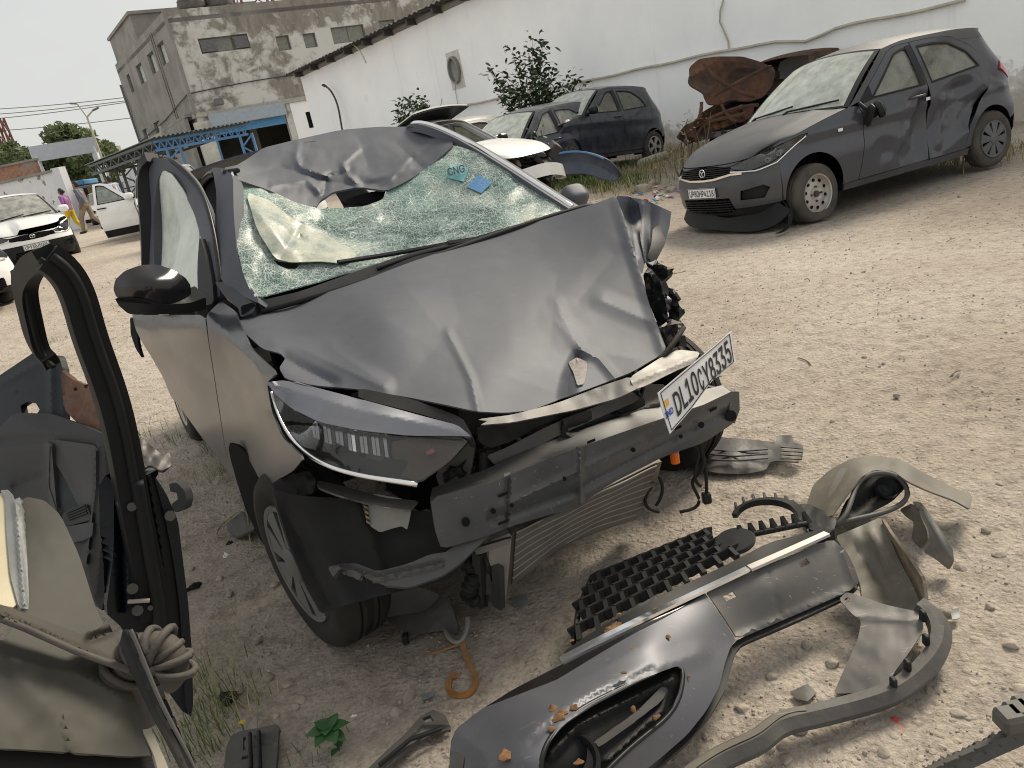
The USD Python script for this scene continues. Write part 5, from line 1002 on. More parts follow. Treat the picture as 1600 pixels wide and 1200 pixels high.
hood_o = [(371, 502), (398, 490), (452, 476), (560, 441), (640, 410), (742, 376), (850, 343), (930, 318), (962, 306), (972, 330), (985, 372), (994, 402), (1005, 440), (1014, 480), (1028, 515), (1041, 545), (1030, 556), (990, 580), (940, 600), (880, 622), (830, 641), (790, 645), (745, 643), (690, 631), (640, 621), (560, 608), (490, 602), (446, 592), (436, 575), (446, 560), (438, 552), (410, 545), (380, 518)]
hood_r = [([(700, 520), (735, 590), (748, 645)], 11, .010), ([(965, 315), (1000, 430), (1036, 545)], 15, .016), ([(905, 555), (890, 595), (885, 622)], 17, -.030), ([(905, 545), (935, 560), (960, 590)], 12, .014), ([(446, 560), (470, 575), (520, 600)], 16, -.022), ([(620, 430), (690, 520), (702, 545)], 40, .006), ([(905, 545), (880, 500), (868, 470)], 16, .006), ([(960, 400), (905, 470)], 26, -.006), ([(520, 545), (600, 600)], 20, .006), ([(430, 540), (470, 545), (600, 605)], 22, .012),
          ([(865, 500), (910, 545), (990, 560)], 30, .007), ([(690, 400), (720, 500), (640, 590)], 80, -.006), ([(940, 470), (1010, 500)], 22, .012), ([(870, 430), (860, 540)], 40, -.005), ([(560, 470), (700, 560), (860, 610)], 70, .006)]
obj('bonnet', patch(hood_o, hood_c, 4, .005, ridges=hood_r, bump=pbump(.003, 80, 2)), WP, wk, 22)
obj('bonnet_inner', patch([(452, 478), (640, 412), (850, 347), (955, 315), (985, 400), (1030, 540), (900, 612), (745, 636), (520, 596), (450, 580)], [(u, v, p+ (p-CAM)/np.linalg.norm(p-CAM)*.03) for u, v, p in hood_c], 22, .012), M['black_plastic'], wk, 40)
# the folded right corner of the bonnet and what is left of the wing
obj('bonnet_fold', patch([(962, 306), (985, 307), (1000, 318), (1003, 345), (1000, 372), (1010, 402), (1003, 430), (994, 415), (985, 375), (972, 335)], [q(962, 306, -.22, .64, 1.09), q(1000, 318, -.2, .70, 1.06), q(1002, 372, -.10, .64, .98), q(1005, 430, .12, .58, .93), q(985, 375, .0, .6, 1.0), q(985, 340, -.2, .68, .98)], 2.5, .005, ridges=[([(985, 310), (992, 400)], 9, -.018)]), WP, wk, 30)
obj('left_wing', patch([(985, 308), (1010, 313), (1049, 331), (1046, 356), (1035, 388), (1020, 415), (1008, 408), (1001, 375), (1003, 345), (998, 318)], [q(985, 308, -.2, .66, 1.06), q(1049, 331, -.02, .84, 1.0), q(1030, 395, .1, .76, .90), q(1005, 410, .1, .62, .92), q(1002, 340, -.12, .70, .96), q(1020, 360, -.02, .73, .97)], 2.5, .005, rnd=0, ridges=[([(1018, 318), (1014, 400)], 14, -.022), ([(1004, 320), (1006, 400)], 8, .008)]), WP, wk, 30)
obj('wing_edge', patch([(1020, 356), (1047, 345), (1040, 380), (1022, 414), (1012, 402), (1018, 380)], [q(1020, 356, .02, .77, .96), q(1048, 342, .02, .86, .97), q(1022, 412, .14, .72, .86), q(1014, 400, .12, .68, .9)], 5, .004), M['dark_metal'], wk, 30)
obj('bonnet_end', patch([(985, 425), (1003, 432), (1016, 480), (1030, 515), (1042, 546), (1024, 528), (1012, 500), (1000, 465)], [q(985, 425, .12, .54, .95), q(1003, 432, .1, .60, .90), q(1042, 546, .44, .44, .66), q(1012, 500, .28, .46, .82)], 5, .004), M['wreck_side'], wk, 30)
# torn paint patch on the nose
obj('torn_paint', patch([(888, 566), (902, 558), (918, 566), (916, 585), (912, 600), (902, 602), (896, 582)], [(u, v, near(u, v, p) - (p-CAM)/np.linalg.norm(p-CAM)*.010) for u, v, p in hood_c], 6, .002, ridges=hood_r, bump=pbump(.004, 8, 3)), mat('scuffed', (.30, .27, .24), .8, var=.4, vscale=60), wk, 30)
# --- grille top panel: torn strip under the bonnet lip
st_c = [q(745, 655, .60, -.30, .60), q(850, 640, .62, -.08, .60), q(985, 590, .60, .20, .60), q(1090, 552, .56, .42, .61), q(880, 625, .57, .0, .62), q(1000, 600, .63, .2, .57)]
obj('grille_strip', patch([(746, 655), (800, 648), (870, 630), (940, 603), (985, 588), (1000, 605), (965, 622), (900, 640), (860, 648), (800, 660), (750, 664), (762, 658)], st_c, 5, .004, bump=pbump(.006, 20, 6)), M['alu'] if False else M['holder'], wk, 30)
obj('grille_strip', patch([(983, 590), (1030, 560), (1060, 546), (1094, 550), (1086, 566), (1050, 582), (1010, 602), (992, 608)], st_c, 5, .004, ridges=[([(985, 598), (1090, 556)], 7, .010)]), M['alu'], wk, 30, label='pale scraped end of the grille strip')
# --- cowl, wipers
obj('cowl_panel', patch([(405, 470), (470, 455), (545, 428), (630, 398), (735, 372), (845, 340), (900, 322), (930, 318), (850, 345), (740, 379), (640, 411), (560, 443), (452, 480), (410, 486)], [q(405, 475, -.48, -.62, .97), q(560, 433, -.47, -.25, 1.0), q(735, 376, -.45, .2, 1.03), q(900, 325, -.46, .62, 1.02)], 8, .01), M['grey_plastic'], wk, 40)
obj('cowl_seal', tube(spline(np.array([Qp(408, 486, -.46, -.62, .99), Qp(560, 442, -.40, -.22, 1.03), Qp(740, 379, -.38, .22, 1.06), Qp(925, 320, -.40, .62, 1.06)]), 40), .011, 8), M['black_plastic'], wk, True)
obj('wiper', cat_([tube(spline(np.array([Qp(528, 410, -.50, -.33, 1.03), Qp(640, 392, -.48, 0, 1.05), Qp(700, 381, -.45, .15, 1.06)]), 12), .010, 6), tube(np.array([Qp(700, 381, -.45, .15, 1.06), Qp(742, 375, -.44, .24, 1.05)]), .014, 6)]), M['black_clean'], wk, 40)
obj('wiper', tube(spline(np.array([Qp(590, 420, -.47, -.2, 1.02), Qp(700, 386, -.45, .12, 1.05), Qp(760, 372, -.42, .28, 1.04), Qp(870, 336, -.45, .55, 1.04)]), 20), .008, 6), M['black_clean'], wk, True)
for (u, v, x_, y_) in ((775, 366, -.44, .30), (800, 358, -.44, .36), (830, 346, -.45, .42)): obj('debris', disp(box((.05, .03, .012), Qp(u, v, x_, y_, 1.06)), .01, 30, int(u)), M['dry'], wk, False)
# --- windscreen
ws_c = [q(404, 464, -.47, -.62, .98), q(494, 441, -.48, -.42, .99), q(590, 417, -.48, -.2, 1.0), q(730, 374, -.46, .2, 1.03), q(835, 343, -.47, .48, 1.03), q(887, 328, -.47, .66, 1.02), q(367, 330, -.88, -.61, 1.22), q(363, 276, -1.12, -.58, 1.41), q(418, 295, -1.12, -.44, 1.34), q(494, 322, -1.02, -.24, 1.20), q(570, 318, -1.02, -.04, 1.19), q(607, 296, -1.08, .06, 1.24), q(660, 268, -1.12, .2, 1.34), q(706, 226, -1.17, .40, 1.46), q(775, 250, -.95, .56, 1.33), q(835, 291, -.70, .62, 1.17),
        q(590, 360, -.80, -.06, 1.08), q(500, 370, -.80, -.28, 1.12), q(690, 330, -.82, .22, 1.16), q(430, 350, -.82, -.46, 1.20), q(450, 412, -.62, -.5, 1.06)]
ws_o = [(363, 276), (366, 330), (371, 390), (381, 430), (392, 455), (404, 465), (494, 441), (545, 425), (590, 418), (640, 397), (730, 375), (835, 343), (888, 329), (835, 291), (775, 249), (708, 225), (690, 243), (659, 268), (630, 284), (606, 296), (597, 312), (570, 322), (535, 325), (500, 326), (460, 316), (418, 295), (390, 284)]
hole = Polygon([(426, 404), (440, 408), (458, 410), (474, 408), (462, 420), (448, 420), (434, 414)])
ws_r = [([(400, 330), (450, 390), (520, 400)], 22, .030), ([(500, 345), (560, 380), (640, 395)], 26, -.020), ([(590, 330), (640, 300), (700, 260)], 20, .025), ([(600, 375), (700, 350), (800, 300)], 16, .018), ([(420, 300), (470, 370)], 16, -.02), ([(640, 350), (760, 330)], 14, -.014), ([(510, 350), (590, 340)], 10, .02)]
obj('windscreen', patch(ws_o, ws_c, 5, .005, ridges=ws_r, holes=[hole], bump=lambda V: .012*(meshkit.fbm(np.c_[V/22, 0*V[:, 0]], 4, 5)-.5)*2), M['crazed'], wk, 25)
fl = [(384, 300), (420, 312), (462, 345), (520, 372), (560, 398), (540, 412), (500, 408), (455, 410), (430, 404), (402, 360)]
obj('glass_flap', patch(fl, [(u, v, p-(p-CAM)/np.linalg.norm(p-CAM)*.028) for u, v, p in ws_c], 5, .003, ridges=ws_r+[([(400, 330), (540, 400)], 9, .014), ([(470, 350), (440, 402)], 10, -.01)], bump=pbump(.006, 14, 8)), M['milky'], wk, 25, label='loose milky sheet of the laminated screen')
for (pl_, mt, tx) in (([(705, 256), (732, 262), (725, 284), (697, 277)], mat('sticker_cyan', (.10, .30, .33), .5, var=.5, vscale=90), 'CNG'), ([(746, 273), (770, 284), (752, 302), (730, 292)], mat('sticker_blue', (.05, .17, .34), .5, var=.5, vscale=90), None)):
    o = obj('sticker', patch(pl_, [(u, v, p-(p-CAM)/np.linalg.norm(p-CAM)*.012) for u, v, p in ws_c], 6, .001, ridges=ws_r, rnd=0), mt, wk, 30)
    if tx:
        m_ = meshkit.text_mesh(tx, 1.0, .0012, True).subdivide(); v_ = np.array(m_.vertices); wd_ = v_[:, 0].max(); px = np.array([700, 275.])+v_[:, :1]/wd_*np.array([27, -7.])+v_[:, 1:2]*11*np.array([-.25, -1]); cw_ = np.array([[a, b] for a, b, _ in ws_c], float); dw_ = np.array([1/((near(a, b, p)-CAM) @ Fw) for a, b, p in ws_c])
        d_ = 1/RBFInterpolator(cw_/100, dw_, kernel='thin_plate_spline', degree=1)(px/100)-.045-v_[:, 2]; m_.vertices = CAM+(Fw+Rt*((px[:, :1]-800)/FPX)+Up*((600-px[:, 1:])/FPX))*d_[:, None]; obj('lettering', m_, M['ink'], o, False)
obj('seal_strip', tube(spline(np.array([Qp(738, 300, -.86, .42, 1.24), Qp(756, 286, -.86, .46, 1.28), Qp(764, 262, -.92, .53, 1.34), Qp(786, 262, -.90, .58, 1.32)]), 16), .007, 6), M['pipe'], wk, True)
# --- roof, beaten in over the windscreen
rf_c = [q(363, 272, -1.13, -.58, 1.42), q(418, 293, -1.14, -.44, 1.34), q(494, 321, -1.05, -.24, 1.22), q(535, 316, -1.02, -.12, 1.21), q(604, 296, -1.05, .06, 1.24), q(659, 268, -1.12, .2, 1.35), q(706, 226, -1.17, .40, 1.46), q(640, 200, -1.6, .52, 1.53), q(531, 203, -1.9, .2, 1.56), q(459, 221, -1.8, -.12, 1.53), q(411, 231, -1.75, -.3, 1.51), q(387, 249, -1.6, -.42, 1.47), q(350, 262, -1.35, -.58, 1.45), q(480, 262, -1.35, -.2, 1.37), q(560, 262, -1.3, .0, 1.36), q(620, 240, -1.35, .22, 1.43)]
rf_o = [(349, 262), (370, 258), (387, 248), (411, 231), (459, 219), (531, 203), (590, 198), (640, 198), (680, 205), (707, 220), (707, 228), (690, 244), (659, 269), (630, 286), (604, 298), (560, 292), (520, 300), (500, 314), (494, 324), (459, 316), (418, 296), (363, 278)]
rf_r = [([(380, 275), (440, 262), (520, 285), (600, 290)], 16, -.035), ([(466, 225), (462, 245), (470, 262), (510, 275)], 9, .03), ([(560, 232), (535, 255), (545, 275), (560, 290)], 9, .035), ([(600, 290), (640, 245), (690, 212)], 8, .018), ([(505, 305), (512, 275), (545, 268)], 9, -.03), ([(425, 290), (480, 280), (510, 310)], 10, .03), ([(490, 215), (470, 262)], 16, -.018), ([(560, 215), (575, 260)], 20, -.02), ([(620, 225), (660, 262)], 12, -.015), ([(440, 235), (480, 240)], 12, .015), ([(580, 280), (640, 262)], 9, .015), ([(520, 240), (600, 225)], 12, .012)]
obj('roof', patch(rf_o, rf_c, 3.2, .008, ridges=rf_r, bump=lambda V: pbump(.010, 30, 12)(V)+.003*np.abs(pbump(1, 17, 3)(V))), WP, wk, 28)
obj('roof_rim', patch([(535, 313), (565, 303), (604, 295), (600, 306), (590, 318), (540, 321)], [q(535, 316, -1.10, -.12, 1.20), q(604, 297, -1.12, .06, 1.22), q(565, 315, -1.12, -.02, 1.19)], 5, .01), M['interior'], wk, 30)
obj('roof_seal', tube(spline(np.array([Qp(640, 199, -1.6, .56, 1.53), Qp(690, 208, -1.25, .56, 1.48), Qp(740, 230, -1.05, .60, 1.40), Qp(800, 272, -.80, .64, 1.23), Qp(845, 302, -.62, .67, 1.12), Qp(893, 330, -.46, .70, 1.02)]), 40), .015, 8), M['black_plastic'], wk, True)
# --- far A pillar
ap = spline(np.array([Qp(645, 201, -1.6, .60, 1.52), Qp(700, 212, -1.2, .60, 1.47), Qp(760, 244, -.98, .62, 1.36), Qp(830, 288, -.70, .66, 1.18), Qp(895, 330, -.45, .70, 1.0)]), 30)
obj('far_pillar', sweep(ap, [(-.035, -.02), (.035, -.02), (.03, .02), (-.03, .02)]), WP, wk, 30); obj('pillar_trim', tube(ap+[0, 0, .02], .012, 6), M['chrome'], wk, True)
obj('pillar_flap', patch([(712, 228), (760, 256), (800, 290), (790, 282), (758, 272), (764, 300), (740, 286), (722, 250)], [q(712, 228, -1.14, .45, 1.44), q(800, 290, -.80, .58, 1.22), q(764, 300, -.84, .46, 1.24)], 5, .006), WP, wk, 30)
# --- near A pillar and roof rail
np_c = [q(337, 350, -.90, -.68, 1.25), q(352, 270, -1.12, -.61, 1.42), q(335, 262, -1.30, -.62, 1.44), q(372, 440, -.60, -.70, 1.04), q(398, 466, -.47, -.68, .97), q(345, 440, -.66, -.74, 1.03)]
obj('near_pillar', patch([(330, 262), (348, 262), (364, 274), (365, 330), (370, 395), (382, 436), (402, 464), (404, 474), (378, 462), (352, 446), (342, 430), (338, 360), (338, 300), (334, 275)], np_c, 5, .05), WP, wk, 35)
obj('pillar_trim', tube(spline(np.array([Qp(362, 270, -1.12, -.58, 1.43), Qp(366, 330, -.88, -.62, 1.24), Qp(372, 395, -.70, -.64, 1.1), Qp(384, 435, -.60, -.65, 1.04), Qp(402, 464, -.47, -.66, .98)]), 30), .009, 8), M['chrome'], wk, True)
obj('screen_seal', tube(spline(np.array([Qp(366, 290, -1.05, -.57, 1.37), Qp(370, 345, -.83, -.61, 1.2), Qp(377, 400, -.68, -.62, 1.08), Qp(395, 448, -.53, -.62, 1.0)]), 24), .008, 6), M['black_clean'], wk, True)
obj('rail_clip', box((.05, .07, .02), Qp(360, 268, -1.14, -.57, 1.44), MF[1], .005), M['black_clean'], wk, False)
# bent end of the near wing beside the bonnet hinge
obj('wing_horn', patch([(335, 440), (352, 440), (380, 462), (402, 470), (396, 488), (376, 496), (372, 480), (350, 462)], [q(335, 440, -.68, -.74, 1.01), q(402, 470, -.47, -.68, .98), q(374, 494, -.46, -.73, .92)], 5, .02), WS, wk, 35)
obj('hinge_gap', patch([(376, 478), (396, 472), (404, 482), (378, 494)], [q(376, 480, -.45, -.68, .94), q(404, 482, -.44, -.62, .95)], 6, .03), M['interior'], wk, 30)
# --- near side: door, wing
side_c = [q(322, 495, -.62, -.79, .92), q(345, 600, -.60, -.83, .66), q(375, 725, -.52, -.82, .34), q(418, 598, .13, -.80, .80), q(380, 620, -.25, -.83, .66), q(355, 470, -.60, -.76, .98), q(425, 740, .10, -.82, .50), q(446, 660, .28, -.78, .68), q(215, 505, -1.9, -.86, .80), q(225, 560, -1.9, -.88, .60), q(258, 600, -1.72, -.86, .50), q(300, 680, -1.25, -.85, .34), q(265, 490, -1.2, -.84, .90), q(290, 600, -1.2, -.86, .60), q(400, 800, -.35, -.80, .22)]
wing_o = [(322, 492), (345, 470), (368, 486), (372, 500), (392, 545), (430, 580), (418, 598), (424, 640), (440, 680), (452, 720), (430, 745), (405, 752), (395, 775), (388, 768), (372, 735), (360, 708), (357, 700), (362, 722), (376, 760), (378, 772), (366, 745), (356, 710), (345, 660), (335, 600), (326, 540)]
wing_o = [(322, 492), (345, 470), (368, 486), (373, 502), (392, 545), (432, 583), (417, 598), (424, 640), (440, 682), (474, 716), (458, 736), (430, 752), (414, 766), (402, 742), (388, 716), (372, 698), (360, 692), (357, 700), (362, 725), (378, 768), (364, 748), (352, 700), (343, 640), (334, 580), (326, 530)]
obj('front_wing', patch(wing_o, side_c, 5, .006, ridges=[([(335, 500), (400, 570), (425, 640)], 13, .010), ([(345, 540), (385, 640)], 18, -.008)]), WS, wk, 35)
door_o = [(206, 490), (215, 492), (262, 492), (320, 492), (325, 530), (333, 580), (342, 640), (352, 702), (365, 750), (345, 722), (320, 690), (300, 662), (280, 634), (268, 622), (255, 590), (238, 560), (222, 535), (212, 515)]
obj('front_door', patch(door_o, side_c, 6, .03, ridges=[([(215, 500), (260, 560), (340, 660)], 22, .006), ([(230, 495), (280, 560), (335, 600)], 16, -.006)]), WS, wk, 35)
obj('rear_door_edge', patch([(203, 495), (212, 500), (216, 540), (222, 560), (212, 545), (204, 522)], [q(205, 500, -2.1, -.92, .85), q(220, 555, -2.05, -.92, .62)], 6, .03), M['black_plastic'], wk, 35)
obj('arch_liner', patch([(357, 692), (372, 696), (392, 716), (406, 742), (440, 740), (480, 770), (500, 840), (440, 880), (410, 850), (385, 800), (366, 740)], [q(357, 692, -.45, -.62, .42), q(440, 740, -.05, -.60, .52), q(500, 840, .1, -.58, .3), q(385, 800, -.40, -.60, .2)], 8, .01), M['interior'], wk, 40)
# door window frame, glass and mirror sail
df = spline(np.array([Qp(236, 490, -1.35, -.82, .92), Qp(233, 410, -1.40, -.80, 1.12), Qp(229, 330, -1.42, -.76, 1.30), Qp(229, 262, -1.42, -.70, 1.46), Qp(238, 246, -1.38, -.69, 1.49)]), 30)
obj('window_frame', sweep(df, [(-.022, -.03), (.022, -.03), (.022, .03), (-.022, .03)], up=MF[1][1]), M['black_plastic'], wk, 35)
obj('door_frame', patch([(236, 246), (258, 247), (280, 262), (302, 285), (322, 325), (334, 380), (342, 440), (344, 462), (334, 470), (326, 430), (316, 378), (304, 335), (286, 298), (268, 272), (254, 266), (246, 280), (240, 330), (240, 400), (244, 470), (234, 480), (232, 400), (230, 330), (228, 280)], [q(236, 246, -1.38, -.69, 1.49), q(302, 285, -1.12, -.66, 1.41), q(342, 440, -.68, -.74, 1.02), q(234, 480, -1.35, -.82, .94), q(322, 330, -.95, -.69, 1.28)], 5, .035), WP, wk, 35)
obj('window', patch([(246, 276), (256, 266), (268, 272), (287, 298), (305, 335), (312, 365), (309, 400), (310, 466), (246, 476), (242, 400), (242, 330)], [q(246, 276, -1.37, -.70, 1.46), q(300, 330, -1.10, -.70, 1.32), q(310, 466, -.80, -.78, .98), q(246, 476, -1.32, -.82, .94)], 8, .004), M['win_pale'], wk, 60)
obj('frame_seal', tube(spline(np.array([Qp(258, 246, -1.36, -.68, 1.5), Qp(282, 262, -1.2, -.66, 1.46), Qp(304, 285, -1.10, -.65, 1.42), Qp(325, 328, -.94, -.68, 1.28), Qp(337, 380, -.80, -.71, 1.15), Qp(345, 440, -.67, -.73, 1.02)]), 30), .010, 8), M['black_clean'], wk, True)
obj('mirror_sail', patch([(312, 368), (322, 400), (332, 440), (334, 474), (310, 480), (308, 420)], [q(312, 368, -.86, -.71, 1.2), q(334, 474, -.66, -.78, .96), q(310, 480, -.78, -.80, .95)], 6, .02), M['black_plastic'], wk, 40)
obj('rear_door_frame', patch([(310, 282), (326, 270), (338, 268), (340, 300), (338, 380), (338, 420), (330, 392), (322, 330), (312, 305)], [q(310, 282, -1.7, -.60, 1.42), q(338, 268, -1.45, -.58, 1.43), q(338, 420, -1.2, -.66, 1.0)], 6, .04), M['interior'], wk, 35)
obj('b_pillar_trim', tube(spline(np.array([Qp(312, 300, -1.6, -.62, 1.38), Qp(326, 276, -1.5, -.60, 1.42), Qp(338, 272, -1.4, -.58, 1.43)]), 10), .018, 6), M['black_clean'], wk, True)
# mirror
mc_ = toL(near(240, 450, toW((-.65, -.97, 1.0), MF)), MF)
def mirror_shape(z0, z1):
    P = []
    for a in np.linspace(0, 2*PI, 28, endpoint=False):
        for zz, sc in ((z0, .82), (z0+.3*(z1-z0), 1), (z0+.7*(z1-z0), .93), (z1, .60)): P.append([.062*sc*math.cos(a)*(1 if math.cos(a) > 0 else .6), .125*sc*math.sin(a), zz])
    return trimesh.convex.convex_hull(np.array(P))
def put_m(m): m = m.copy(); m.vertices = toW(np.array(m.vertices)+mc_, MF); return m
mo_ = [(177, 452), (180, 437), (195, 423), (220, 414), (245, 413), (270, 421), (290, 434), (298, 446), (299, 471), (262, 474), (240, 472), (228, 466), (205, 463), (182, 465)]
mcc = [q(u, v, -.65-.02, -.97, 1.0) for u, v in ((177, 452), (298, 446), (299, 471), (182, 465))] + [q(240, 440, -.575, -.97, 1.02), q(240, 414, -.66, -.97, 1.06), q(205, 440, -.60, -1.02, 1.03), q(275, 445, -.60, -.90, 1.02), q(240, 468, -.585, -.97, .96)]
obj('mirror', patch(mo_, mcc, 4, .10), M['black_gloss'], wk, 50)
ml_ = [(179, 466), (205, 465), (228, 468), (240, 474), (262, 476), (299, 473), (322, 464), (322, 484), (300, 488), (262, 491), (215, 492), (200, 490), (186, 478)]
mlc = [q(179, 466, -.66, -1.07, .97), q(240, 480, -.59, -.97, .94), q(299, 476, -.62, -.88, .95), q(322, 474, -.64, -.80, .95), q(215, 490, -.63, -1.0, .91), q(262, 490, -.62, -.93, .91)]
mb_ = obj('mirror_base', patch(ml_, mlc, 4, .07), M['black_plastic'], wk, 45)
obj('indicator', patch([(179, 467), (205, 466), (227, 470), (236, 475), (225, 474), (200, 472), (183, 471)], [(u, v, p-(p-CAM)/np.linalg.norm(p-CAM)*.004) for u, v, p in mlc], 4, .004), M['lamp_clear'], mb_, 45)
fm = toL(near(897, 309, toW((-.62, .93, 1.0), MF)), MF)
fm_ = trimesh.smoothing.filter_humphrey(box((.10, .17, .12), (0, 0, 0), None, .045).subdivide().subdivide(), iterations=6); fm_.vertices = toW(np.array(fm_.vertices)+fm, MF); obj('far_mirror', fm_, WP, wk, 60)
obj('mirror_housing', patch([(886, 322), (900, 318), (916, 308), (918, 320), (904, 326), (890, 328)], [q(886, 322, -.66, .86, .96), q(916, 312, -.60, 1.0, .99)], 4, .05), M['black_plastic'], wk, 40)
# --- headlamp
hl_c = [q(418, 598, .13, -.80, .80), q(430, 640, .20, -.80, .71), q(460, 690, .32, -.76, .60), q(520, 733, .44, -.66, .53), q(645, 758, .56, -.46, .49), q(735, 682, .58, -.36, .62), q(725, 660, .52, -.36, .66), q(560, 625, .34, -.56, .72), q(470, 604, .20, -.70, .78), q(580, 680, .46, -.58, .62), q(500, 655, .34, -.70, .69)]
def off(c, d): return [(u, v, near(u, v, p)+(near(u, v, p)-CAM)/np.linalg.norm(near(u, v, p)-CAM)*d) for u, v, p in c]
H = obj('headlamp', patch([(420, 602), (470, 606), (560, 625), (660, 655), (733, 680), (700, 722), (655, 752), (600, 752), (540, 740), (490, 718), (455, 690), (430, 645)], off(hl_c, .06), 8, .02), M['black_gloss'], wk, 40)
obj('lamp_cap', patch([(416, 597), (445, 594), (500, 607), (580, 628), (660, 650), (715, 664), (737, 682), (720, 681), (640, 681), (560, 672), (500, 660), (455, 638), (430, 616)], off(hl_c, -.006), 5, .01, ridges=[([(420, 600), (560, 640), (735, 680)], 26, .014)]), M['lamp_cap'], H, 40)
obj('lens', patch([(422, 606), (440, 628), (470, 648), (520, 666), (580, 677), (640, 683), (735, 684), (700, 724), (655, 756), (600, 752), (540, 740), (490, 718), (455, 690), (430, 645)], off(hl_c, -.001), 8, .004), M['lamp_clear'], H, 50)
obj('lamp_back', patch([(560, 606), (640, 622), (722, 652), (738, 680), (732, 690), (715, 664), (650, 645), (560, 622)], off(hl_c, .01), 6, .04), M['black_plastic'], H, 40)
rf2 = obj('reflector', patch([(482, 655), (520, 668), (585, 678), (604, 684), (602, 712), (598, 722), (560, 712), (520, 704), (495, 690)], off(hl_c, .035), 6, .006, ridges=[([(540, 670), (545, 715)], 30, -.04)]), M['black_gloss'], H, 40)
for k in range(22):
    u0 = 466+k*6.3; t0 = 650+(u0-466)*.23; hgt = 22+10*math.sin(k*.14) if k < 10 else 34-.3*(k-10)
    obj('reflector_facet', patch([(u0, t0+3), (u0+5.2, t0+4.2), (u0+9, t0+hgt+4), (u0+3.8, t0+hgt+2.8)], off(hl_c, .022+.004*(k % 2)), 5, .004, rnd=0), [M['reflector_dim'], M['chrome'] if k in (12, 13, 15, 18, 20) else M['reflector_dim'], M['black_gloss']][k % 3], H, 40)
obj('lamp_brown', patch([(612, 690), (640, 685), (732, 686), (700, 722), (655, 752), (625, 745), (640, 720), (612, 716)], off(hl_c, .03), 7, .004), M['lamp_brown'], H, 40)
bl = Qp(527, 700, .40, -.62, .60); obj('bulb_shroud', cyl(bl, bl+MF[1][0]*.03, .014, 14), M['black_gloss'], H, 40)
obj('side_marker', patch([(664, 706), (676, 700), (680, 706), (668, 712)], off(hl_c, .012), 4, .004), M['red_lens'], H, 40)
obj('lamp_tray', patch([(500, 668), (585, 690), (604, 715), (655, 720), (690, 700), (720, 690), (700, 722), (655, 748), (600, 748), (540, 736), (500, 712)], off(hl_c, .05), 8, .005), M['black_clean'], H, 40)
dr = spline(np.array([Qp(424, 612, .15, -.80, .77), Qp(436, 650, .22, -.80, .69), Qp(460, 690, .32, -.76, .60), Qp(500, 722, .42, -.68, .54), Qp(560, 742, .50, -.58, .50), Qp(652, 757, .57, -.45, .48)]), 30)
obj('chrome_strip', tube(dr, .008, 8, np.interp(np.linspace(0, 1, 30), [0, .4, 1], [.4, .7, 1.1])), M['chrome'], H, True)
# --- what the missing bumper lays bare
def P(o, c, m, name, step=6, th=.006, **k): return obj(name, patch(o, c, step, th, **k), M[m] if isinstance(m, str) else m, wk, 35)
P([(494, 750), (540, 760), (600, 778), (655, 782), (640, 798), (590, 790), (530, 774), (498, 762)], [q(494, 755, .30, -.70, .47), q(655, 785, .50, -.45, .43), q(560, 775, .42, -.6, .45)], 'holder', 'lamp_bracket')
P([(440, 745), (480, 735), (494, 748), (490, 770), (470, 780), (432, 772), (425, 756)], [q(440, 745, .22, -.78, .50), q(490, 765, .3, -.72, .45)], 'black_plastic', 'wing_bracket', 5, .03, bump=pbump(.012, 8, 3))
bt_c = [q(568, 775, .42, -.52, .40), q(642, 790, .50, -.42, .38), q(600, 832, .50, -.50, .28), q(630, 820, .52, -.45, .31), q(605, 790, .50, -.48, .36)]
wb = P([(566, 773), (588, 772), (632, 780), (643, 796), (640, 812), (636, 828), (628, 822), (612, 826), (594, 832), (578, 822), (572, 800)], bt_c, 'white_bottle', 'washer_bottle', 5, .10)
obj('bottle_stripe', patch([(565, 774), (572, 780), (578, 822), (572, 812), (566, 790)], off(bt_c, -.004), 4, .004), M['ink'], wb, False)
for k in range(5): obj('stripe_band', patch([(567+k*1.3, 781+k*8), (573+k*1.3, 784+k*8), (573.5+k*1.3, 788+k*8), (567.5+k*1.3, 785+k*8)], off(bt_c, -.009), 4, .002, rnd=0), M['dry'], wb, False)
ln_c = [(u, v, p-(p-CAM)/np.linalg.norm(p-CAM)*.17) for u, v, p in [q(432, 760, .12, -.76, .46), q(430, 830, .18, -.78, .33), q(500, 960, .26, -.76, .09), q(560, 935, .30, -.60, .14), q(700, 900, .34, -.34, .20), q(720, 800, .26, -.30, .40), q(560, 800, .16, -.52, .42), q(600, 880, .24, -.5, .25)]]
P([(425, 765), (470, 775), (560, 780), (660, 800), (720, 800), (728, 880), (700, 905), (640, 920), (560, 940), (530, 948), (502, 960), (480, 920), (452, 850), (436, 800)], ln_c, 'black_plastic', 'wheel_liner', 8, .008, ridges=[([(450, 800), (520, 945)], 26, -.02), ([(560, 790), (610, 930)], 40, .02)], bump=pbump(.008, 40, 5))
P([(502, 960), (545, 945), (600, 925), (650, 915), (690, 930), (665, 955), (600, 965), (540, 975)], [q(502, 960, .24, -.74, .07), q(600, 940, .28, -.56, .10), q(690, 930, .3, -.36, .13), q(545, 975, .2, -.66, .05)], 'undertray', 'liner_skirt', 7, .008)
# torn arm under the lamp
P([(512, 886), (535, 880), (556, 880), (590, 893), (640, 880), (672, 866), (700, 862), (760, 800), (770, 830), (720, 880), (690, 900), (640, 918), (600, 915), (575, 905), (552, 890), (530, 890), (520, 902)], off([q(512, 890, .30, -.72, .22), q(580, 898, .42, -.58, .18), q(640, 900, .46, -.46, .20), q(700, 880, .44, -.36, .25), q(765, 815, .40, -.24, .38)], -.15), 'beam_metal', 'torn_arm', 5, .02, ridges=[([(530, 886), (590, 905), (690, 882)], 8, .02)])
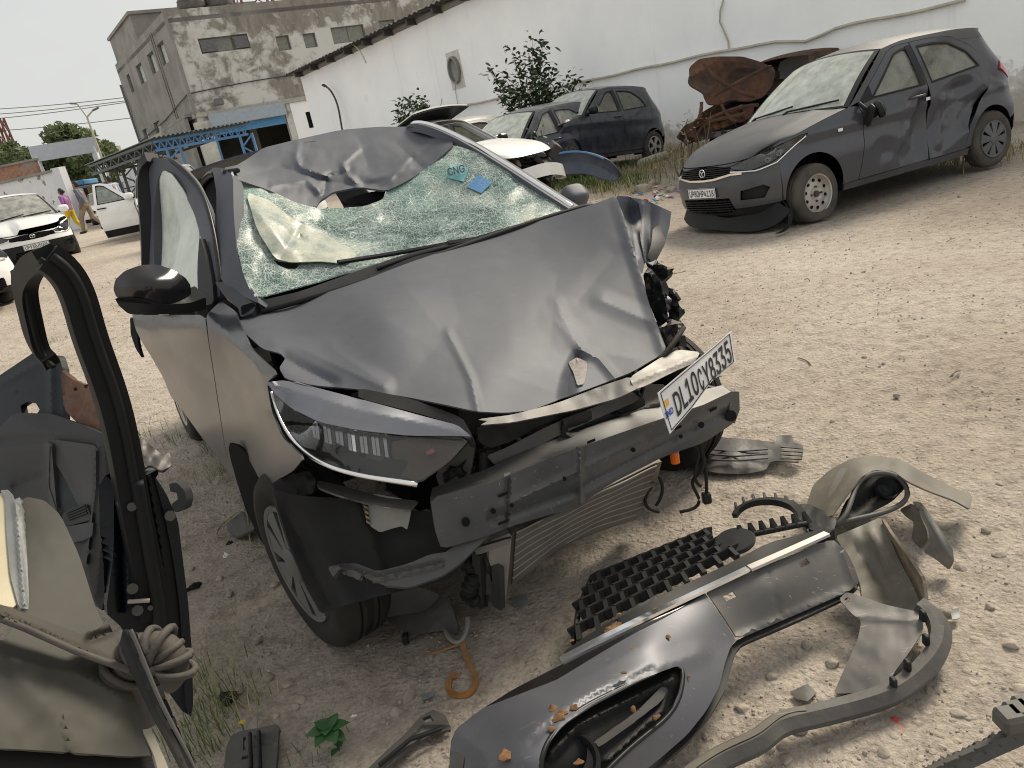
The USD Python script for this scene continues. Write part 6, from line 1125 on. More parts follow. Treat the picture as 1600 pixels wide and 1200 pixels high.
# bumper beam with its pressings
bm = [(676, 782, .50, -.56, .48), (760, 757, .56, -.40, .47), (860, 716, .59, -.18, .46), (950, 683, .57, .0, .46), (1040, 650, .55, .26, .45), (1100, 628, .52, .44, .44), (1154, 607, .46, .60, .43)]
bmb = [(686, 856, .50, -.55, .36), (760, 835, .56, -.40, .34), (860, 800, .59, -.18, .33), (950, 757, .57, .0, .33), (1040, 713, .55, .26, .33), (1100, 692, .52, .44, .33), (1152, 664, .46, .60, .32)]
beam_o = [(672, 778), (760, 757), (860, 716), (905, 700), (950, 683), (1040, 652), (1100, 632), (1142, 612), (1155, 612), (1155, 640), (1148, 660), (1100, 692), (1040, 712), (950, 758), (905, 790), (860, 804), (800, 822), (760, 838), (690, 858), (680, 830)]
bc = [q(*a) for a in bm]+[q(*a) for a in bmb]
B = P(beam_o, bc, 'beam_metal', 'bumper_beam', 5, .012, ridges=[([(770, 810), (900, 765), (1000, 712), (1140, 640)], 12, -.022), ([(790, 790), (900, 738), (1000, 690)], 9, .012), ([(905, 690), (908, 790)], 7, .02), ([(795, 750), (790, 830)], 4, -.012)])
def beam_up(a): return [(u, v-dv, toW((x-.10, y, z+.012), MF)) for (u, v, x, y, z), dv in zip(a, (22, 24, 24, 24, 22, 20, 16))]
top_o = [(672, 778), (760, 757), (860, 716), (950, 683), (1040, 652), (1100, 632), (1142, 612), (1128, 602), (1085, 612), (1030, 632), (940, 660), (850, 692), (755, 735), (676, 762)]
obj('beam_top', patch(top_o, [q(*a) for a in bm]+beam_up(bm), 6, .01, rnd=0), M['beam_metal'], B, 30)
obj('beam_end', patch([(1142, 612), (1155, 612), (1156, 640), (1148, 662), (1140, 640)], bc, 5, .14, rnd=0), M['beam_metal'], B, 30)
for (u, v, r_, x_, y_, z_) in ((728, 816, 6.5, .53, -.47, .41), (771, 799, 4, .565, -.38, .41), (800, 790, 3, .575, -.32, .41), (882, 748, 3.2, .59, -.13, .40), (990, 703, 3.2, .565, .1, .39), (1096, 664, 4.5, .52, .43, .385), (1143, 650, 8, .475, .58, .375), (1064, 682, 3, .54, .33, .385)):
    th_ = np.linspace(0, 2*PI, 17)[:-1]; P_ = [(u+r_*math.cos(a), v+r_*1.1*math.sin(a)) for a in th_]; obj('beam_hole', patch(P_, off(bc, -.010), 3, .002, rnd=0), M['interior'], B, False)
for (u, v, du, dv) in ((779, 774, 15, -6), (779, 817, 16, -6), (1055, 668, 10, -4), (918, 690, 12, -5), (1110, 640, 10, -5)): obj('beam_slot', patch([(u, v), (u+du, v+dv), (u+du, v+dv+4), (u, v+4)], off(bc, -.010), 3, .002, rnd=0), M['interior'], B, False)
P([(745, 764), (790, 742), (798, 752), (796, 764), (752, 782)], [q(745, 770, .50, -.42, .51), q(798, 752, .52, -.3, .52)], 'black_plastic', 'beam_clip', 5, .03, ridges=[([(748, 775), (795, 756)], 4, .015)])
P([(1040, 640), (1080, 622), (1130, 603), (1142, 611), (1100, 632), (1050, 652), (1035, 655)], [q(1040, 645, .50, .26, .475), q(1135, 606, .42, .58, .46)], mat('rusty_foam', (.17, .09, .035), .9, var=.5, vscale=40, bump=.01, bscale=60), 'beam_crust', 5, .03, bump=pbump(.02, 8, 3))
P([(740, 858), (800, 840), (795, 850), (745, 868)], [q(740, 862, .44, -.46, .34), q(800, 845, .50, -.34, .33)], 'fin', 'foam_strip', 6, .03)
# radiator: lower core with its bent fins, tanks, upper core
rd_c = [q(800, 832, .46, -.34, .30), q(1036, 720, .40, .26, .30), q(790, 925, .42, -.36, .05), q(880, 870, .44, -.14, .06), q(990, 800, .38, .2, .06), q(900, 790, .50, -.08, .28)]
core_o = [(798, 830), (860, 806), (950, 760), (1035, 718), (1028, 745), (1015, 780), (1000, 810), (950, 826), (900, 845), (850, 866), (822, 885), (805, 908), (791, 938), (795, 880)]
core = P(core_o, rd_c, 'fin', 'radiator', 8, .03, bump=pbump(.01, 40, 3))
cp = Polygon(core_o)
for k in range(40):
    # each fin follows the buckled core from left edge to right
    t0 = k/39; a = np.array([797-6*t0, 836+98*t0]); b_ = np.array([1035-36*t0, 724+88*t0])
    L = [a+(b_-a)*s+np.array([0, (26*t0)*math.sin(PI*s)*(-1)+0.7*math.sin(s*19+k*.15)]) for s in np.linspace(0, 1, 26)]
    L = [p for p in L if cp.buffer(-1.5).contains(Point(p))]
    if len(L) < 4: continue
    cq = np.array([[u, v] for u, v, _ in rd_c]); dq = np.array([1/((near(u, v, w)-CAM) @ Fw) for u, v, w in rd_c])
    if k == 0 or 'RBc' not in globals(): RBc = RBFInterpolator(cq/100, dq, kernel='thin_plate_spline', degree=1)
    dp = 1/RBc(np.array(L)/100)-.012; obj('radiator_fin', tube(np.array([CAM+ray(*p)*d for p, d in zip(L, dp)]), .0034, 5), M['alu'] if k % 5 == 0 else M['fin'], core, True)
P([(765, 845), (800, 832), (796, 880), (790, 945), (778, 948), (780, 900), (764, 880)], [q(765, 850, .44, -.42, .28), q(790, 940, .40, -.38, .03), q(800, 835, .46, -.34, .30)], 'alu', 'radiator_tank', 5, .05)
P([(742, 880), (762, 884), (770, 920), (784, 940), (780, 950), (762, 938), (750, 912)], [q(742, 880, .38, -.46, .2), q(780, 945, .38, -.4, .02)], 'grey_plastic', 'radiator_mount', 5, .03)
tube_p = np.array([Qp(702, 872, .32, -.46, .22), Qp(722, 876, .34, -.44, .21), Qp(742, 890, .36, -.42, .18), Qp(735, 918, .36, -.44, .12), Qp(760, 935, .36, -.4, .07)])
obj('bellows_hose', tube(resample(spline(tube_p, 30), .006), .028, 12, 1+.12*np.sin(np.arange(len(resample(spline(tube_p, 30), .006)))*1.6)), M['black_plastic'], wk, 40)
for a, b_, w in (((748, 862), (752, 930), .03), ((762, 870), (764, 902), .02), ((778, 885), (780, 948), .022)):
    obj('mount_rail', bar(Qp(*a, .40, -.42, .24), Qp(*b_, .38, -.42, .06), w, .03), M['dark_metal'], wk, False)
# upper core slanting up behind the beam
up_c = [q(812, 700, .42, -.26, .56), q(980, 645, .40, .16, .56), q(820, 735, .46, -.26, .47), q(960, 680, .46, .1, .47)]
uc = P([(806, 704), (840, 690), (925, 668), (985, 650), (985, 668), (940, 690), (860, 718), (812, 738)], up_c, 'fin', 'upper_core', 8, .03)
for k in range(7): obj('core_fin', bar(Qp(808, 705+5*k, .43, -.26, .56-.014*k), Qp(984, 652+4*k, .41, .16, .56-.014*k), .006), M['alu'], uc, False)
P([(880, 655), (920, 640), (968, 650), (985, 662), (960, 672), (905, 688), (885, 680)], [q(880, 660, .48, -.1, .58), q(985, 662, .46, .16, .55), q(940, 650, .46, .06, .60)], 'black_plastic', 'duct', 6, .03, ridges=[([(890, 672), (975, 656)], 8, -.03)])
P([(760, 712), (790, 700), (860, 664), (920, 640), (990, 612), (1000, 625), (930, 655), (870, 682), (810, 712), (790, 722), (775, 728)], [q(760, 715, .42, -.34, .58), q(1000, 618, .46, .2, .62), q(870, 672, .46, -.1, .60)], 'dark_metal', 'upper_rail', 6, .02)
P([(745, 665), (860, 650), (985, 612), (1010, 625), (1000, 660), (960, 640), (900, 650), (850, 662), (800, 690), (765, 700), (748, 690)], [q(745, 668, .48, -.36, .60), q(985, 615, .46, .2, .64), q(800, 690, .40, -.28, .60), q(1000, 655, .42, .22, .58)], 'black_plastic', 'grille_back', 7, .01, bump=pbump(.02, 22, 8))
P([(955, 650), (1000, 635), (1010, 600), (1040, 600), (1045, 640), (1020, 668), (980, 672)], [q(955, 655, .44, .12, .56), q(1040, 605, .42, .3, .60), q(1020, 665, .46, .24, .5)], 'undertray', 'splash_plate', 6, .01, ridges=[([(965, 655), (1035, 628)], 7, .02)])
obj('support_rod', tube(np.array([Qp(770, 640+15, .36, -.34, .64), Qp(835, 705, .42, -.2, .55)]), .008, 6), M['dark_metal'], wk, True)
P([(680, 740), (715, 700), (735, 686), (742, 700), (735, 740), (722, 770), (690, 772)], [q(680, 745, .36, -.40, .46), q(738, 690, .40, -.34, .60), q(725, 768, .40, -.36, .42)], 'grey_plastic', 'lamp_support', 6, .03)
P([(692, 738), (720, 728), (724, 742), (694, 750)], [q(692, 742, .40, -.40, .47), q(724, 735, .43, -.36, .49)], 'black_plastic', 'connector', 5, .03, bump=pbump(.012, 5, 3))
for (a, b_, r_) in (((752, 700), (775, 690), .035), ((800, 700), (802, 740), .03), ((757, 705), (758, 740), .02)): obj('canister', cyl(Qp(*a, .28, -.34, .58), Qp(*b_, .30, -.32, .52), r_, 14), M['grey_plastic'], wk, 40)
rr = np.random.default_rng(5)
for k in range(46):
    c = np.array([rr.uniform(-.15, .34), rr.uniform(-.40, .42), rr.uniform(.22, .62)])
    if k % 3: obj('engine_part', box(rr.uniform(.06, .22, 3), toW(c, MF), trimesh.transformations.euler_matrix(*rr.normal(0, .5, 3))[:3, :3], .015), M[['black_plastic', 'dark_metal', 'grey_plastic'][k % 3]], wk, False)
    else: obj('hose', tube(spline(np.array([toW(c+rr.normal(0, .10, 3), MF) for _ in range(4)]), 16), rr.uniform(.007, .016), 6), M['rubber'], wk, True)
# inner body so that nothing shows through: scuttle, engine tub, floor, far side
def lb(size, loc, bev=.02): m = box(size, loc, None, bev); m.vertices = toW(np.array(m.vertices), MF); return m
obj('scuttle', lb((.10, 1.30, .42), (-.58, .02, .68)), M['interior'], wk, False); obj('engine_tub', lb((.55, .95, .30), (-.12, 0, .40)), M['interior'], wk, False)
obj('floor_pan', lb((2.3, 1.46, .10), (-1.6, 0, .24)), M['interior'], wk, False); obj('dashboard', lb((.40, 1.25, .20), (-.80, .02, .86), .06), M['interior'], wk, False)
for y in (-.36, .36):
    for s_, l_ in (((.5, .48, .16), (-1.35, y, .50)), ((.14, .46, .55), (-1.66, y, .80)), ((.09, .22, .12), (-1.74, y, 1.12))): obj('seat', lb(s_, l_, .05), M['seat'], wk, False)
obj('rear_bench', lb((.2, 1.2, .5), (-2.35, 0, .75), .05), M['seat'], wk, False)
th_ = np.linspace(0, 2*PI, 25); obj('steering_wheel', tube(toW(np.stack([-1.02+.08*np.sin(th_), -.36+.18*np.cos(th_), .93+.17*np.sin(th_)], 1), MF), .015, 6), M['interior'], wk, True)
def place(m): m.vertices = toW(np.array(m.vertices), MF); return m
def rskin(pg, y, out=0.0, dz=0.0): return place(skin(pg, y, .08, .008, out))
fd = XP([(-.53, .27), (-.63, .88), (-.61, .955), (-1.49, .97), (-1.50, .6), (-1.47, .27)]); rd_ = XP([(-1.478, .27), (-1.523, .97), (-2.44, 1.0), (-2.40, .86), (-2.04, .5), (-1.97, .27)]).difference(ARR); qd = XP([(-2.41, .85), (-2.45, 1.0), (-2.93, 1.0), (-2.93, .62), (-2.74, .5)]).difference(ARR)
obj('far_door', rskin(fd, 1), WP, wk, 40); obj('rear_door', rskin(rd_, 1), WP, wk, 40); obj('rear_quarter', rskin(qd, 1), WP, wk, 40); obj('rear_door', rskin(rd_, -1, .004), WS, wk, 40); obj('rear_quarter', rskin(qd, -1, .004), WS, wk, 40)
rl_ = XP([(-1.5, 1.42)]+[(x, float(rail_z(x))) for x in np.linspace(-1.6, -2.88, 10)]+[(-2.86, 1.30), (-2.1, 1.38), (-1.6, 1.40)])
for y in (1, -1): obj('roof_rail', rskin(rl_, y), WP, wk, 40)
for y in (1, -1): obj('rear_pillar', rskin(XP([(-2.50, 1.0), (-2.9, 1.0), (-2.86, 1.34), (-2.62, 1.36)]), y), WP, wk, 40)
obj('rear_roof', place(grid(lambda u, v: roof_fn(.36+.64*u, v)-np.array([0, 0, .03]), 10, 14, .01, -.99, .99)), WP, wk, 40)
tg2 = Polygon([(sx(-2.93), .40), (sx(-2.93), 1.0), (SEND+.001, 1.02), (SEND+.001, .40)])
for y in (1, -1): obj('tailgate', rskin(tg2, y), WP, wk, 40)
# wheels
def wk_wheel(c, kind, y, steer, camber, roll): 
    sv = FR[str(wk.GetPath())]; return wheel(wk, np.array(c), kind, y, r=.30, steer=steer, camber=camber, tmat='rubber', roll=roll)
fwp = toL(G(520, 1008)+UPV*.29, MF)
wk_wheel((.04, -.775, .205), 'cover', -1, .13, -.04, .2)
wk_wheel((0, .70, .25), 'cover', 1, .1, 0, .5); wk_wheel((-2.5, -.72, .25), 'alloy', -1, 0, 0, .3); wk_wheel((-2.5, .72, .25), 'alloy', 1, 0, 0, .9)
# right front: smashed black plastics behind the folded corner
for k, (o, c) in enumerate((([(1010, 412), (1042, 415), (1044, 432), (1032, 442), (1016, 430)], (.10, .66, .86)), ([(1004, 425), (1028, 430), (1040, 470), (1045, 500), (1030, 512), (1012, 470)], (.16, .62, .78)), ([(1038, 448), (1055, 452), (1062, 480), (1060, 510), (1048, 520), (1044, 480)], (.14, .72, .72)), ([(1030, 512), (1060, 505), (1058, 522), (1040, 540), (1032, 530)], (.24, .62, .68)), ([(1036, 525), (1058, 518), (1063, 540), (1046, 546)], (.26, .64, .60)))):
    us = np.array(o, float); P(o, [q(u, v, c[0]+.03*((u-1035)/20), c[1], c[2]-.04*((v-us[:, 1].mean())/20)) for u, v in o], ['black_plastic', 'black_clean', 'black_plastic', 'dark_metal', 'black_plastic'][k], 'smashed_plastic', 5, .03, bump=pbump(.03, 9, k))
# number plate, bent in the middle
pl_o = [(1028, 614), (1090, 562), (1116, 541), (1143, 517), (1146, 545), (1150, 566), (1112, 596), (1080, 640), (1047, 678), (1036, 645)]
pl_c = [q(1028, 614, .66, .19, .62), q(1047, 678, .68, .17, .50), q(1100, 585, .68, .36, .60), q(1143, 517, .60, .50, .70), q(1150, 566, .62, .48, .60)]
pt = P(pl_o, pl_c, 'plate_white', 'number_plate', 4, .003, rnd=0)
pcq = np.array([[u, v] for u, v, _ in pl_c]); pdq = np.array([1/((near(u, v, w)-CAM) @ Fw) for u, v, w in pl_c]); RBp = RBFInterpolator(pcq/100, pdq, kernel='thin_plate_spline', degree=1)
def on_plate(m, org, du, dv, scale_u, scale_v, lift=.002):
    """lay flat lettering (x along, y up) on the bent plate: org pixel + x*du + y*dv"""
    v = np.array(m.vertices); px = np.array(org, float)+v[:, :1]*scale_u*np.array(du)+v[:, 1:2]*scale_v*np.array(dv)
    d = 1/RBp(px/100)-lift-v[:, 2]; m.vertices = CAM+(Fw+Rt*((px[:, :1]-800)/FPX)+Up*((600-px[:, 1:])/FPX))*d[:, None]; return m
def letters(tx, org, end, h, dv=(-.26, -1)):
    m = meshkit.text_mesh(tx, 1.0, .0012, True); m = m.subdivide(); w = np.array(m.vertices)[:, 0].max(); d = np.array(end, float)-np.array(org); return on_plate(m, org, d/w, dv, 1.0, h)
LT = obj('lettering', letters('DL10', (1058, 652), (1094, 611), 33), M['ink'], pt, False); obj('lettering', letters('C', (1096, 612), (1102, 604), 30), M['ink'], pt, False); obj('lettering', letters('Y8335', (1104, 605), (1145, 562), 31), M['ink'], pt, False)
obj('country_mark', letters('IND', (1041, 655), (1053, 644), 9), M['ink_blue'], pt, False)
obj('emblem', patch([(1036, 628), (1044, 622), (1046, 632), (1038, 638)], off(pl_c, -.002), 3, .001, rnd=0), M['emblem'], pt, False)
for a, b_ in (((1030, 615), (1142, 519)), ((1048, 675), (1081, 637)), ((1081, 637), (1113, 593)), ((1113, 593), (1149, 564)), ((1030, 615), (1048, 675)), ((1142, 519), (1149, 564))):
    e = np.array(a)+(np.array([1088, 597])-a)*.04; f_ = np.array(b_)+(np.array([1088, 597])-b_)*.04; L = [e+(f_-e)*s for s in np.linspace(0, 1, 10)]; dd = 1/RBp(np.array(L)/100)-.002
    obj('border', tube(np.array([CAM+ray(*p)*d for p, d in zip(L, dd)]), .0013, 5), M['ink'], pt, True)
# hanging wires and lamp bulb
for pts in ([(1088, 688, .5, .42, .30), (1098, 712, .48, .42, .24), (1094, 738, .47, .41, .17), (1082, 752, .46, .40, .12), (1088, 770, .46, .40, .07), (1062, 800, .46, .36, .02)], [(1094, 690, .5, .43, .30), (1102, 730, .48, .43, .18), (1104, 770, .48, .43, .08)], [(1076, 690, .5, .40, .30), (1090, 720, .48, .40, .2), (1086, 745, .47, .39, .14), (1095, 760, .47, .40, .10)]):
    obj('loom_wire', tube(spline(np.array([Qp(*p) for p in pts]), 24), .006, 6), M['rubber'], wk, True)
obj('plug', box((.03, .03, .04), Qp(1104, 778, .48, .43, .06), None, .005), M['black_plastic'], wk, False)
bu = Qp(1053, 706, .46, .34, .25); obj('indicator_bulb', cyl(bu, bu-UPV*.04, .016, 12), M['amber'], wk, 40); obj('bulb_socket', cyl(bu+UPV*.03, bu, .018, 12), M['clear_rim'], wk, 40)
for pts in ([(1030, 745, .42, .26, .2), (1035, 765, .42, .26, .14), (1025, 790, .42, .25, .07)], [(1018, 760, .4, .24, .16), (1010, 790, .4, .23, .08), (1030, 800, .4, .25, .05)]): obj('loom_wire', tube(spline(np.array([Qp(*p) for p in pts]), 16), .006, 6), M['rubber'], wk, True)
# ================================================================ loose parts lying about in front
def near_off(c, d): return [(u, v, near(u, v, p)+(near(u, v, p)-CAM)/np.linalg.norm(near(u, v, p)-CAM)*d) for u, v, p in c]
def hz(pts): return [(u, v, Z(u, v, z)) for u, v, z in pts]
def part(t, name, o, c, m, step=6, th=.004, sm=35, **k): return obj(name, patch(o, c, step, th, **k), M[m] if isinstance(m, str) else m, t, sm)
def strip(px, w, h, n=40, up=None, sc=None, sec=None):
    P = spline(np.array([Z(*p) if len(p) == 3 else p[3] for p in px]), n)
    return sweep(P, sec if sec is not None else [(-w/2, -h/2), (w/2, -h/2), (w/2*.9, h/2), (-w/2*.9, h/2)], (0, 0, 1) if up is None else up, sc)
# ---- bumper cover torn from the wreck
bu_ = thing('front_bumper', 'large dark grey bumper cover with grille and chrome strip lying on the dirt', 'bumper')
bc_ = hz([(703, 1170, .15), (745, 1113, .19), (880, 1036, .23), (1050, 948, .23), (1170, 893, .22), (1300, 842, .19), (1343, 912, .10), (1240, 962, .11), (1150, 1000, .13), (1128, 1050, .14), (1085, 1130, .14), (1000, 1205, .14), (900, 1290, .14), (700, 1280, .10), (900, 1100, .28), (1020, 1010, .25), (820, 1190, .28), (1200, 920, .19)])
fogh = [(842, 1215), (850, 1170), (880, 1132), (930, 1098), (1000, 1062), (1058, 1040), (1067, 1046), (1062, 1080), (1046, 1118), (1010, 1150), (975, 1180), (945, 1210), (920, 1235), (855, 1235)]
main_o = [(703, 1170), (711, 1142), (745, 1113), (800, 1078), (880, 1036), (960, 993), (1050, 948), (1098, 922), (1125, 960), (1150, 1000), (1142, 1010), (1132, 1038), (1124, 1072), (1104, 1110), (1074, 1148), (1035, 1182), (1000, 1210), (930, 1270), (760, 1280), (700, 1250)]
part(bu_, 'cover_skin', main_o, bc_, 'bumper_paint', 6, .004, 35, holes=[smooth_poly(fogh, 2)], ridges=[([(700, 1150), (880, 1080), (1000, 1010)], 60, .008), ([(835, 1140), (930, 1080), (1090, 1022)], 26, .008), ([(830, 1160), (870, 1120), (1020, 1045)], 8, -.008), ([(712, 1140), (760, 1180), (770, 1280)], 30, .012)])
part(bu_, 'fog_pocket', [(836, 1225), (846, 1165), (880, 1126), (930, 1092), (1000, 1057), (1062, 1035), (1072, 1045), (1066, 1085), (1048, 1122), (1012, 1155), (978, 1186), (948, 1216), (920, 1245)], near_off(bc_, .055), 'black_plastic', 6, .004, 40, ridges=[([(860, 1180), (900, 1135), (1050, 1060)], 12, .03), ([(1050, 1060), (1035, 1110), (950, 1190)], 14, .02)])
for k in range(3): part(bu_, 'pocket_rib', [(930+24*k, 1160-18*k), (990+18*k, 1118-14*k), (1034+6*k, 1072-6*k), (1040+6*k, 1074-6*k), (998+18*k, 1124-14*k), (936+24*k, 1168-18*k)], near_off(bc_, .035), 'grey_plastic', 5, .012, 35)
rim = spline(np.array([p for _, _, p in near_off([(u, v, near(u, v, bc_[14][2])) for u, v in ((848, 1210), (852, 1168), (880, 1130), (930, 1096), (1000, 1060), (1060, 1040), (1064, 1078), (1046, 1116), (1010, 1148), (960, 1192))], 0)]), 50)
cq = np.array([[u, v] for u, v, _ in bc_], float); dq = np.array([1/((near(u, v, w)-CAM) @ Fw) for u, v, w in bc_]); RBb = RBFInterpolator(cq/100, dq, kernel='thin_plate_spline', degree=1)
def onb(px, lift=0.0, n=40):
    L = spline(np.array(px, float), n) if len(px) > 2 else np.array([np.array(px[0])+(np.array(px[1], float)-px[0])*s for s in np.linspace(0, 1, n)]); d = 1/RBb(L/100)-lift; return np.array([CAM+ray(*p)*x for p, x in zip(L, d)])
obj('pocket_rim', tube(onb([(846, 1215), (852, 1168), (880, 1130), (930, 1096), (1000, 1060), (1062, 1038), (1064, 1078), (1046, 1116), (1010, 1148), (960, 1192), (930, 1225)], -.004, 60), .006, 6), M['black_clean'], bu_, True)
fl_ = onb([(892, 1190), (893, 1191)], -.05, 2)[0]; fn_ = (CAM-fl_)/np.linalg.norm(CAM-fl_)
obj('fog_ring', lathe([(.055, -.02), (.06, .0), (.052, .012), (.045, .0), (.045, -.03)], 32).apply_transform(trimesh.geometry.align_vectors([0, 1, 0], (fn_+UPV)/np.linalg.norm(fn_+UPV))).apply_translation(fl_), M['black_clean'], bu_, 40)
obj('fog_dish', lathe([(.046, -.012), (.03, -.02), (0, -.024)], 24).apply_transform(trimesh.geometry.align_vectors([0, 1, 0], (fn_+UPV)/np.linalg.norm(fn_+UPV))).apply_translation(fl_), M['grey_plastic'], bu_, 40)
sq = [[(1129, 931), (1145, 924), (1151, 932), (1135, 939)], [(1246, 879), (1260, 872), (1266, 880), (1252, 887)]]
part(bu_, 'plate_holder', [(1101, 921), (1170, 893), (1240, 866), (1300, 842), (1322, 860), (1335, 885), (1343, 910), (1325, 925), (1240, 962), (1153, 999), (1128, 960)], near_off(bc_, .003), 'holder', 6, .004, 35, holes=sq, rnd=1, ridges=[([(1312, 850), (1335, 912)], 12, .012), ([(1150, 996), (1330, 920)], 10, .008), ([(1200, 885), (1222, 965)], 4, -.004)])
part(bu_, 'lower_edge', [(1153, 999), (1240, 962), (1325, 925), (1343, 910), (1340, 918), (1322, 934), (1240, 972), (1160, 1006), (1150, 1018), (1140, 1050), (1132, 1080), (1110, 1118), (1074, 1160), (1000, 1222), (1000, 1208), (1074, 1146), (1104, 1108), (1124, 1072), (1132, 1038), (1142, 1010)], hz([(1153, 1003, .115), (1343, 914, .09), (1135, 1060, .10), (1080, 1150, .10), (1000, 1215, .11)]), 'black_plastic', 6, .012)
part(bu_, 'upper_band', [(704, 1160), (712, 1140), (745, 1113), (800, 1078), (880, 1037), (960, 994), (1050, 949), (1097, 925), (1100, 929), (1050, 957), (960, 1007), (880, 1056), (800, 1104), (752, 1138), (728, 1172), (716, 1240), (700, 1240)], near_off(bc_, -.005), 'black_gloss', 6, .003)
obj('chrome_strip', sweep(onb([(877, 1031), (960, 988), (1060, 940), (1168, 889)], .012), [(-.010, -.003), (.010, -.003), (.008, .004), (-.008, .004)], (0, 0, 1)), M['chrome'], bu_, 30)
obj('chrome_strip', sweep(onb([(1171, 888), (1230, 862), (1292, 834)], .012), [(-.012, -.003), (.012, -.003), (.010, .004), (-.010, .004)], (0, 0, 1)), mat('dull_chrome', (.45, .45, .45), .35, .9, dust=.4, up=.2), bu_, 30, label='dull far half of the chrome strip')
part(bu_, 'grille_ledge', [(884, 1016), (893, 1010), (940, 978), (1040, 927), (1140, 880), (1200, 848), (1285, 826), (1292, 832), (1230, 858), (1168, 885), (1060, 936), (960, 984), (878, 1028)], near_off(bc_, .012), 'black_plastic', 6, .006)
# grille mesh of arrow shaped cells, each its own piece
ga_ = [(893, 1003, .16), (1128, 868, .17)]; gb_ = [(914, 915, .14), (1118, 840, .15)]
P00, P10, P01, P11 = Z(896, 1004, .17), Z(1165, 862, .18), Z(911, 908, .11), Z(1112, 830, .12)
def gp(a, b, l=0.0): return P00*(1-a)*(1-b)+P10*a*(1-b)+P01*(1-a)*b+P11*a*b+UPV*l
gn = np.cross(P10-P00, P01-P00); gn /= np.linalg.norm(gn); gn = gn if gn[2] > 0 else -gn
gm = obj('grille_frame', cat_([tube(np.array([gp(0, 0), gp(.0, .55), gp(.06, 1.0), gp(.5, 1.03), gp(.92, 1.02)]), .008, 6)]), M['black_plastic'], bu_, True)
nr, nc = 5, 10
for i in range(nr):
    for j in range(nc):
        a, b_ = (j+.5*(i % 2)+.3)/nc, (i+.45)/nr
        if a > .98 or (a < .05 and b_ > .6): continue
        c = gp(a, b_)+gn*.014; l, r, d, u_ = gp(a-.055, b_+.04), gp(a+.055, b_+.06), gp(a+.008, b_-.15), gp(a-.02, b_+.09)
        obj('mesh_cell', cat_([bar(c, l+gn*.006, .011, .026, gn), bar(c, r+gn*.006, .011, .026, gn), bar(c, d, .012, .026, gn)]), M['black_plastic'], gm, False)
dc = Z(1148, 845, .18); obj('round_cover', lathe([(.058, -.006), (.060, 0), (.055, .005), (0, .007)], 32).apply_transform(trimesh.geometry.align_vectors([0, 1, 0], (gn+.3*(CAM-dc)/np.linalg.norm(CAM-dc)))).apply_translation(dc), M['black_plastic'], bu_, 40)
arc = spline(np.array([Z(*p) for p in ((1148, 806, .12), (1170, 788, .13), (1205, 783, .14), (1240, 792, .14), (1256, 812, .14), (1272, 830, .15), (1300, 838, .16))]), 40)
ar = obj('grille_arc', sweep(arc, [(-.010, -.010), (.010, -.010), (.010, .010), (-.010, .010)], gn, np.linspace(.8, 1.5, 40)), M['black_plastic'], bu_, 35)
for k in range(9):
    p = arc[2+k*3]; obj('tooth', trimesh.convex.convex_hull(np.vstack([p+rng.normal(0, .003, (4, 3))+np.array([[.008, 0, 0], [-.008, 0, 0], [0, .008, 0], [0, -.006, 0]]), p+gn*.018+(P01-P00)*.10+np.array([[.004, 0, 0], [-.004, 0, 0]])])), M['black_plastic'], ar, False)
low = [Z(1160+17*k, 838-3.5*k, .17) for k in range(7)]
for p in low: obj('tooth', trimesh.convex.convex_hull(np.vstack([p+np.array([[.014, 0, 0], [-.014, 0, 0], [0, .014, .0], [0, -.012, .0]]), p+gn*.03+np.array([[.006, 0.012, 0], [-.006, .012, 0]])])), M['black_plastic'], ar, False)
obj('grille_rail', tube(np.array(low), .009, 6), M['black_plastic'], ar, True)
part(bu_, 'grille_bracket', [(1236, 790), (1262, 786), (1290, 800), (1308, 812), (1300, 838), (1276, 842), (1262, 830), (1250, 812)], hz([(1236, 790, .14), (1308, 812, .16), (1265, 838, .16)]), 'black_plastic', 5, .015, bump=pbump(.015, 10, 3))
ep_c = hz([(1305, 838, .17), (1375, 810, .16), (1445, 950, .08), (1345, 930, .09), (1390, 880, .11), (1400, 850, .17)])
part(bu_, 'arch_end', [(1305, 838), (1330, 828), (1360, 815), (1375, 808), (1386, 830), (1402, 870), (1425, 912), (1444, 956), (1400, 950), (1348, 944), (1344, 912), (1330, 878)], ep_c, 'underseal', 6, .006, ridges=[([(1330, 850), (1400, 940)], 30, -.02), ([(1360, 830), (1395, 900)], 12, .012)], bump=pbump(.006, 20, 2))
part(bu_, 'arch_wall', [(1376, 808), (1393, 836), (1420, 872), (1442, 905), (1447, 955), (1432, 938), (1410, 895), (1388, 850)], hz([(1376, 808, .17), (1393, 836, .20), (1442, 905, .14), (1447, 955, .08), (1388, 850, .12)]), mat('wall_dust', (.16, .13, .095), .85, var=.5, vscale=25), 5, .008)
br_c = hz([(1312, 935, .10), (1440, 957, .09), (1395, 1060, .05), (1300, 1083, .02), (1345, 970, .08)])
part(bu_, 'side_bracket', [(1311, 936), (1322, 925), (1345, 931), (1380, 944), (1440, 957), (1443, 985), (1420, 1020), (1396, 1052), (1390, 1074), (1345, 1082), (1302, 1084), (1318, 1048), (1340, 1000), (1346, 970), (1330, 958)], br_c, 'holder', 6, .004, holes=[Point(1324, 938).buffer(4.5)], ridges=[([(1330, 962), (1440, 970)], 8, .006)], bump=pbump(.004, 25, 7))
lip_px = [(1438, 942, .10), (1460, 962, .09), (1468, 990, .08), (1452, 1028, .07), (1422, 1058, .06), (1390, 1078, .06), (1330, 1098, .06), (1260, 1115, .07), (1212, 1130, .08), (1186, 1150, .09), (1140, 1172, .09), (1090, 1202, .09), (1040, 1240, .08)]
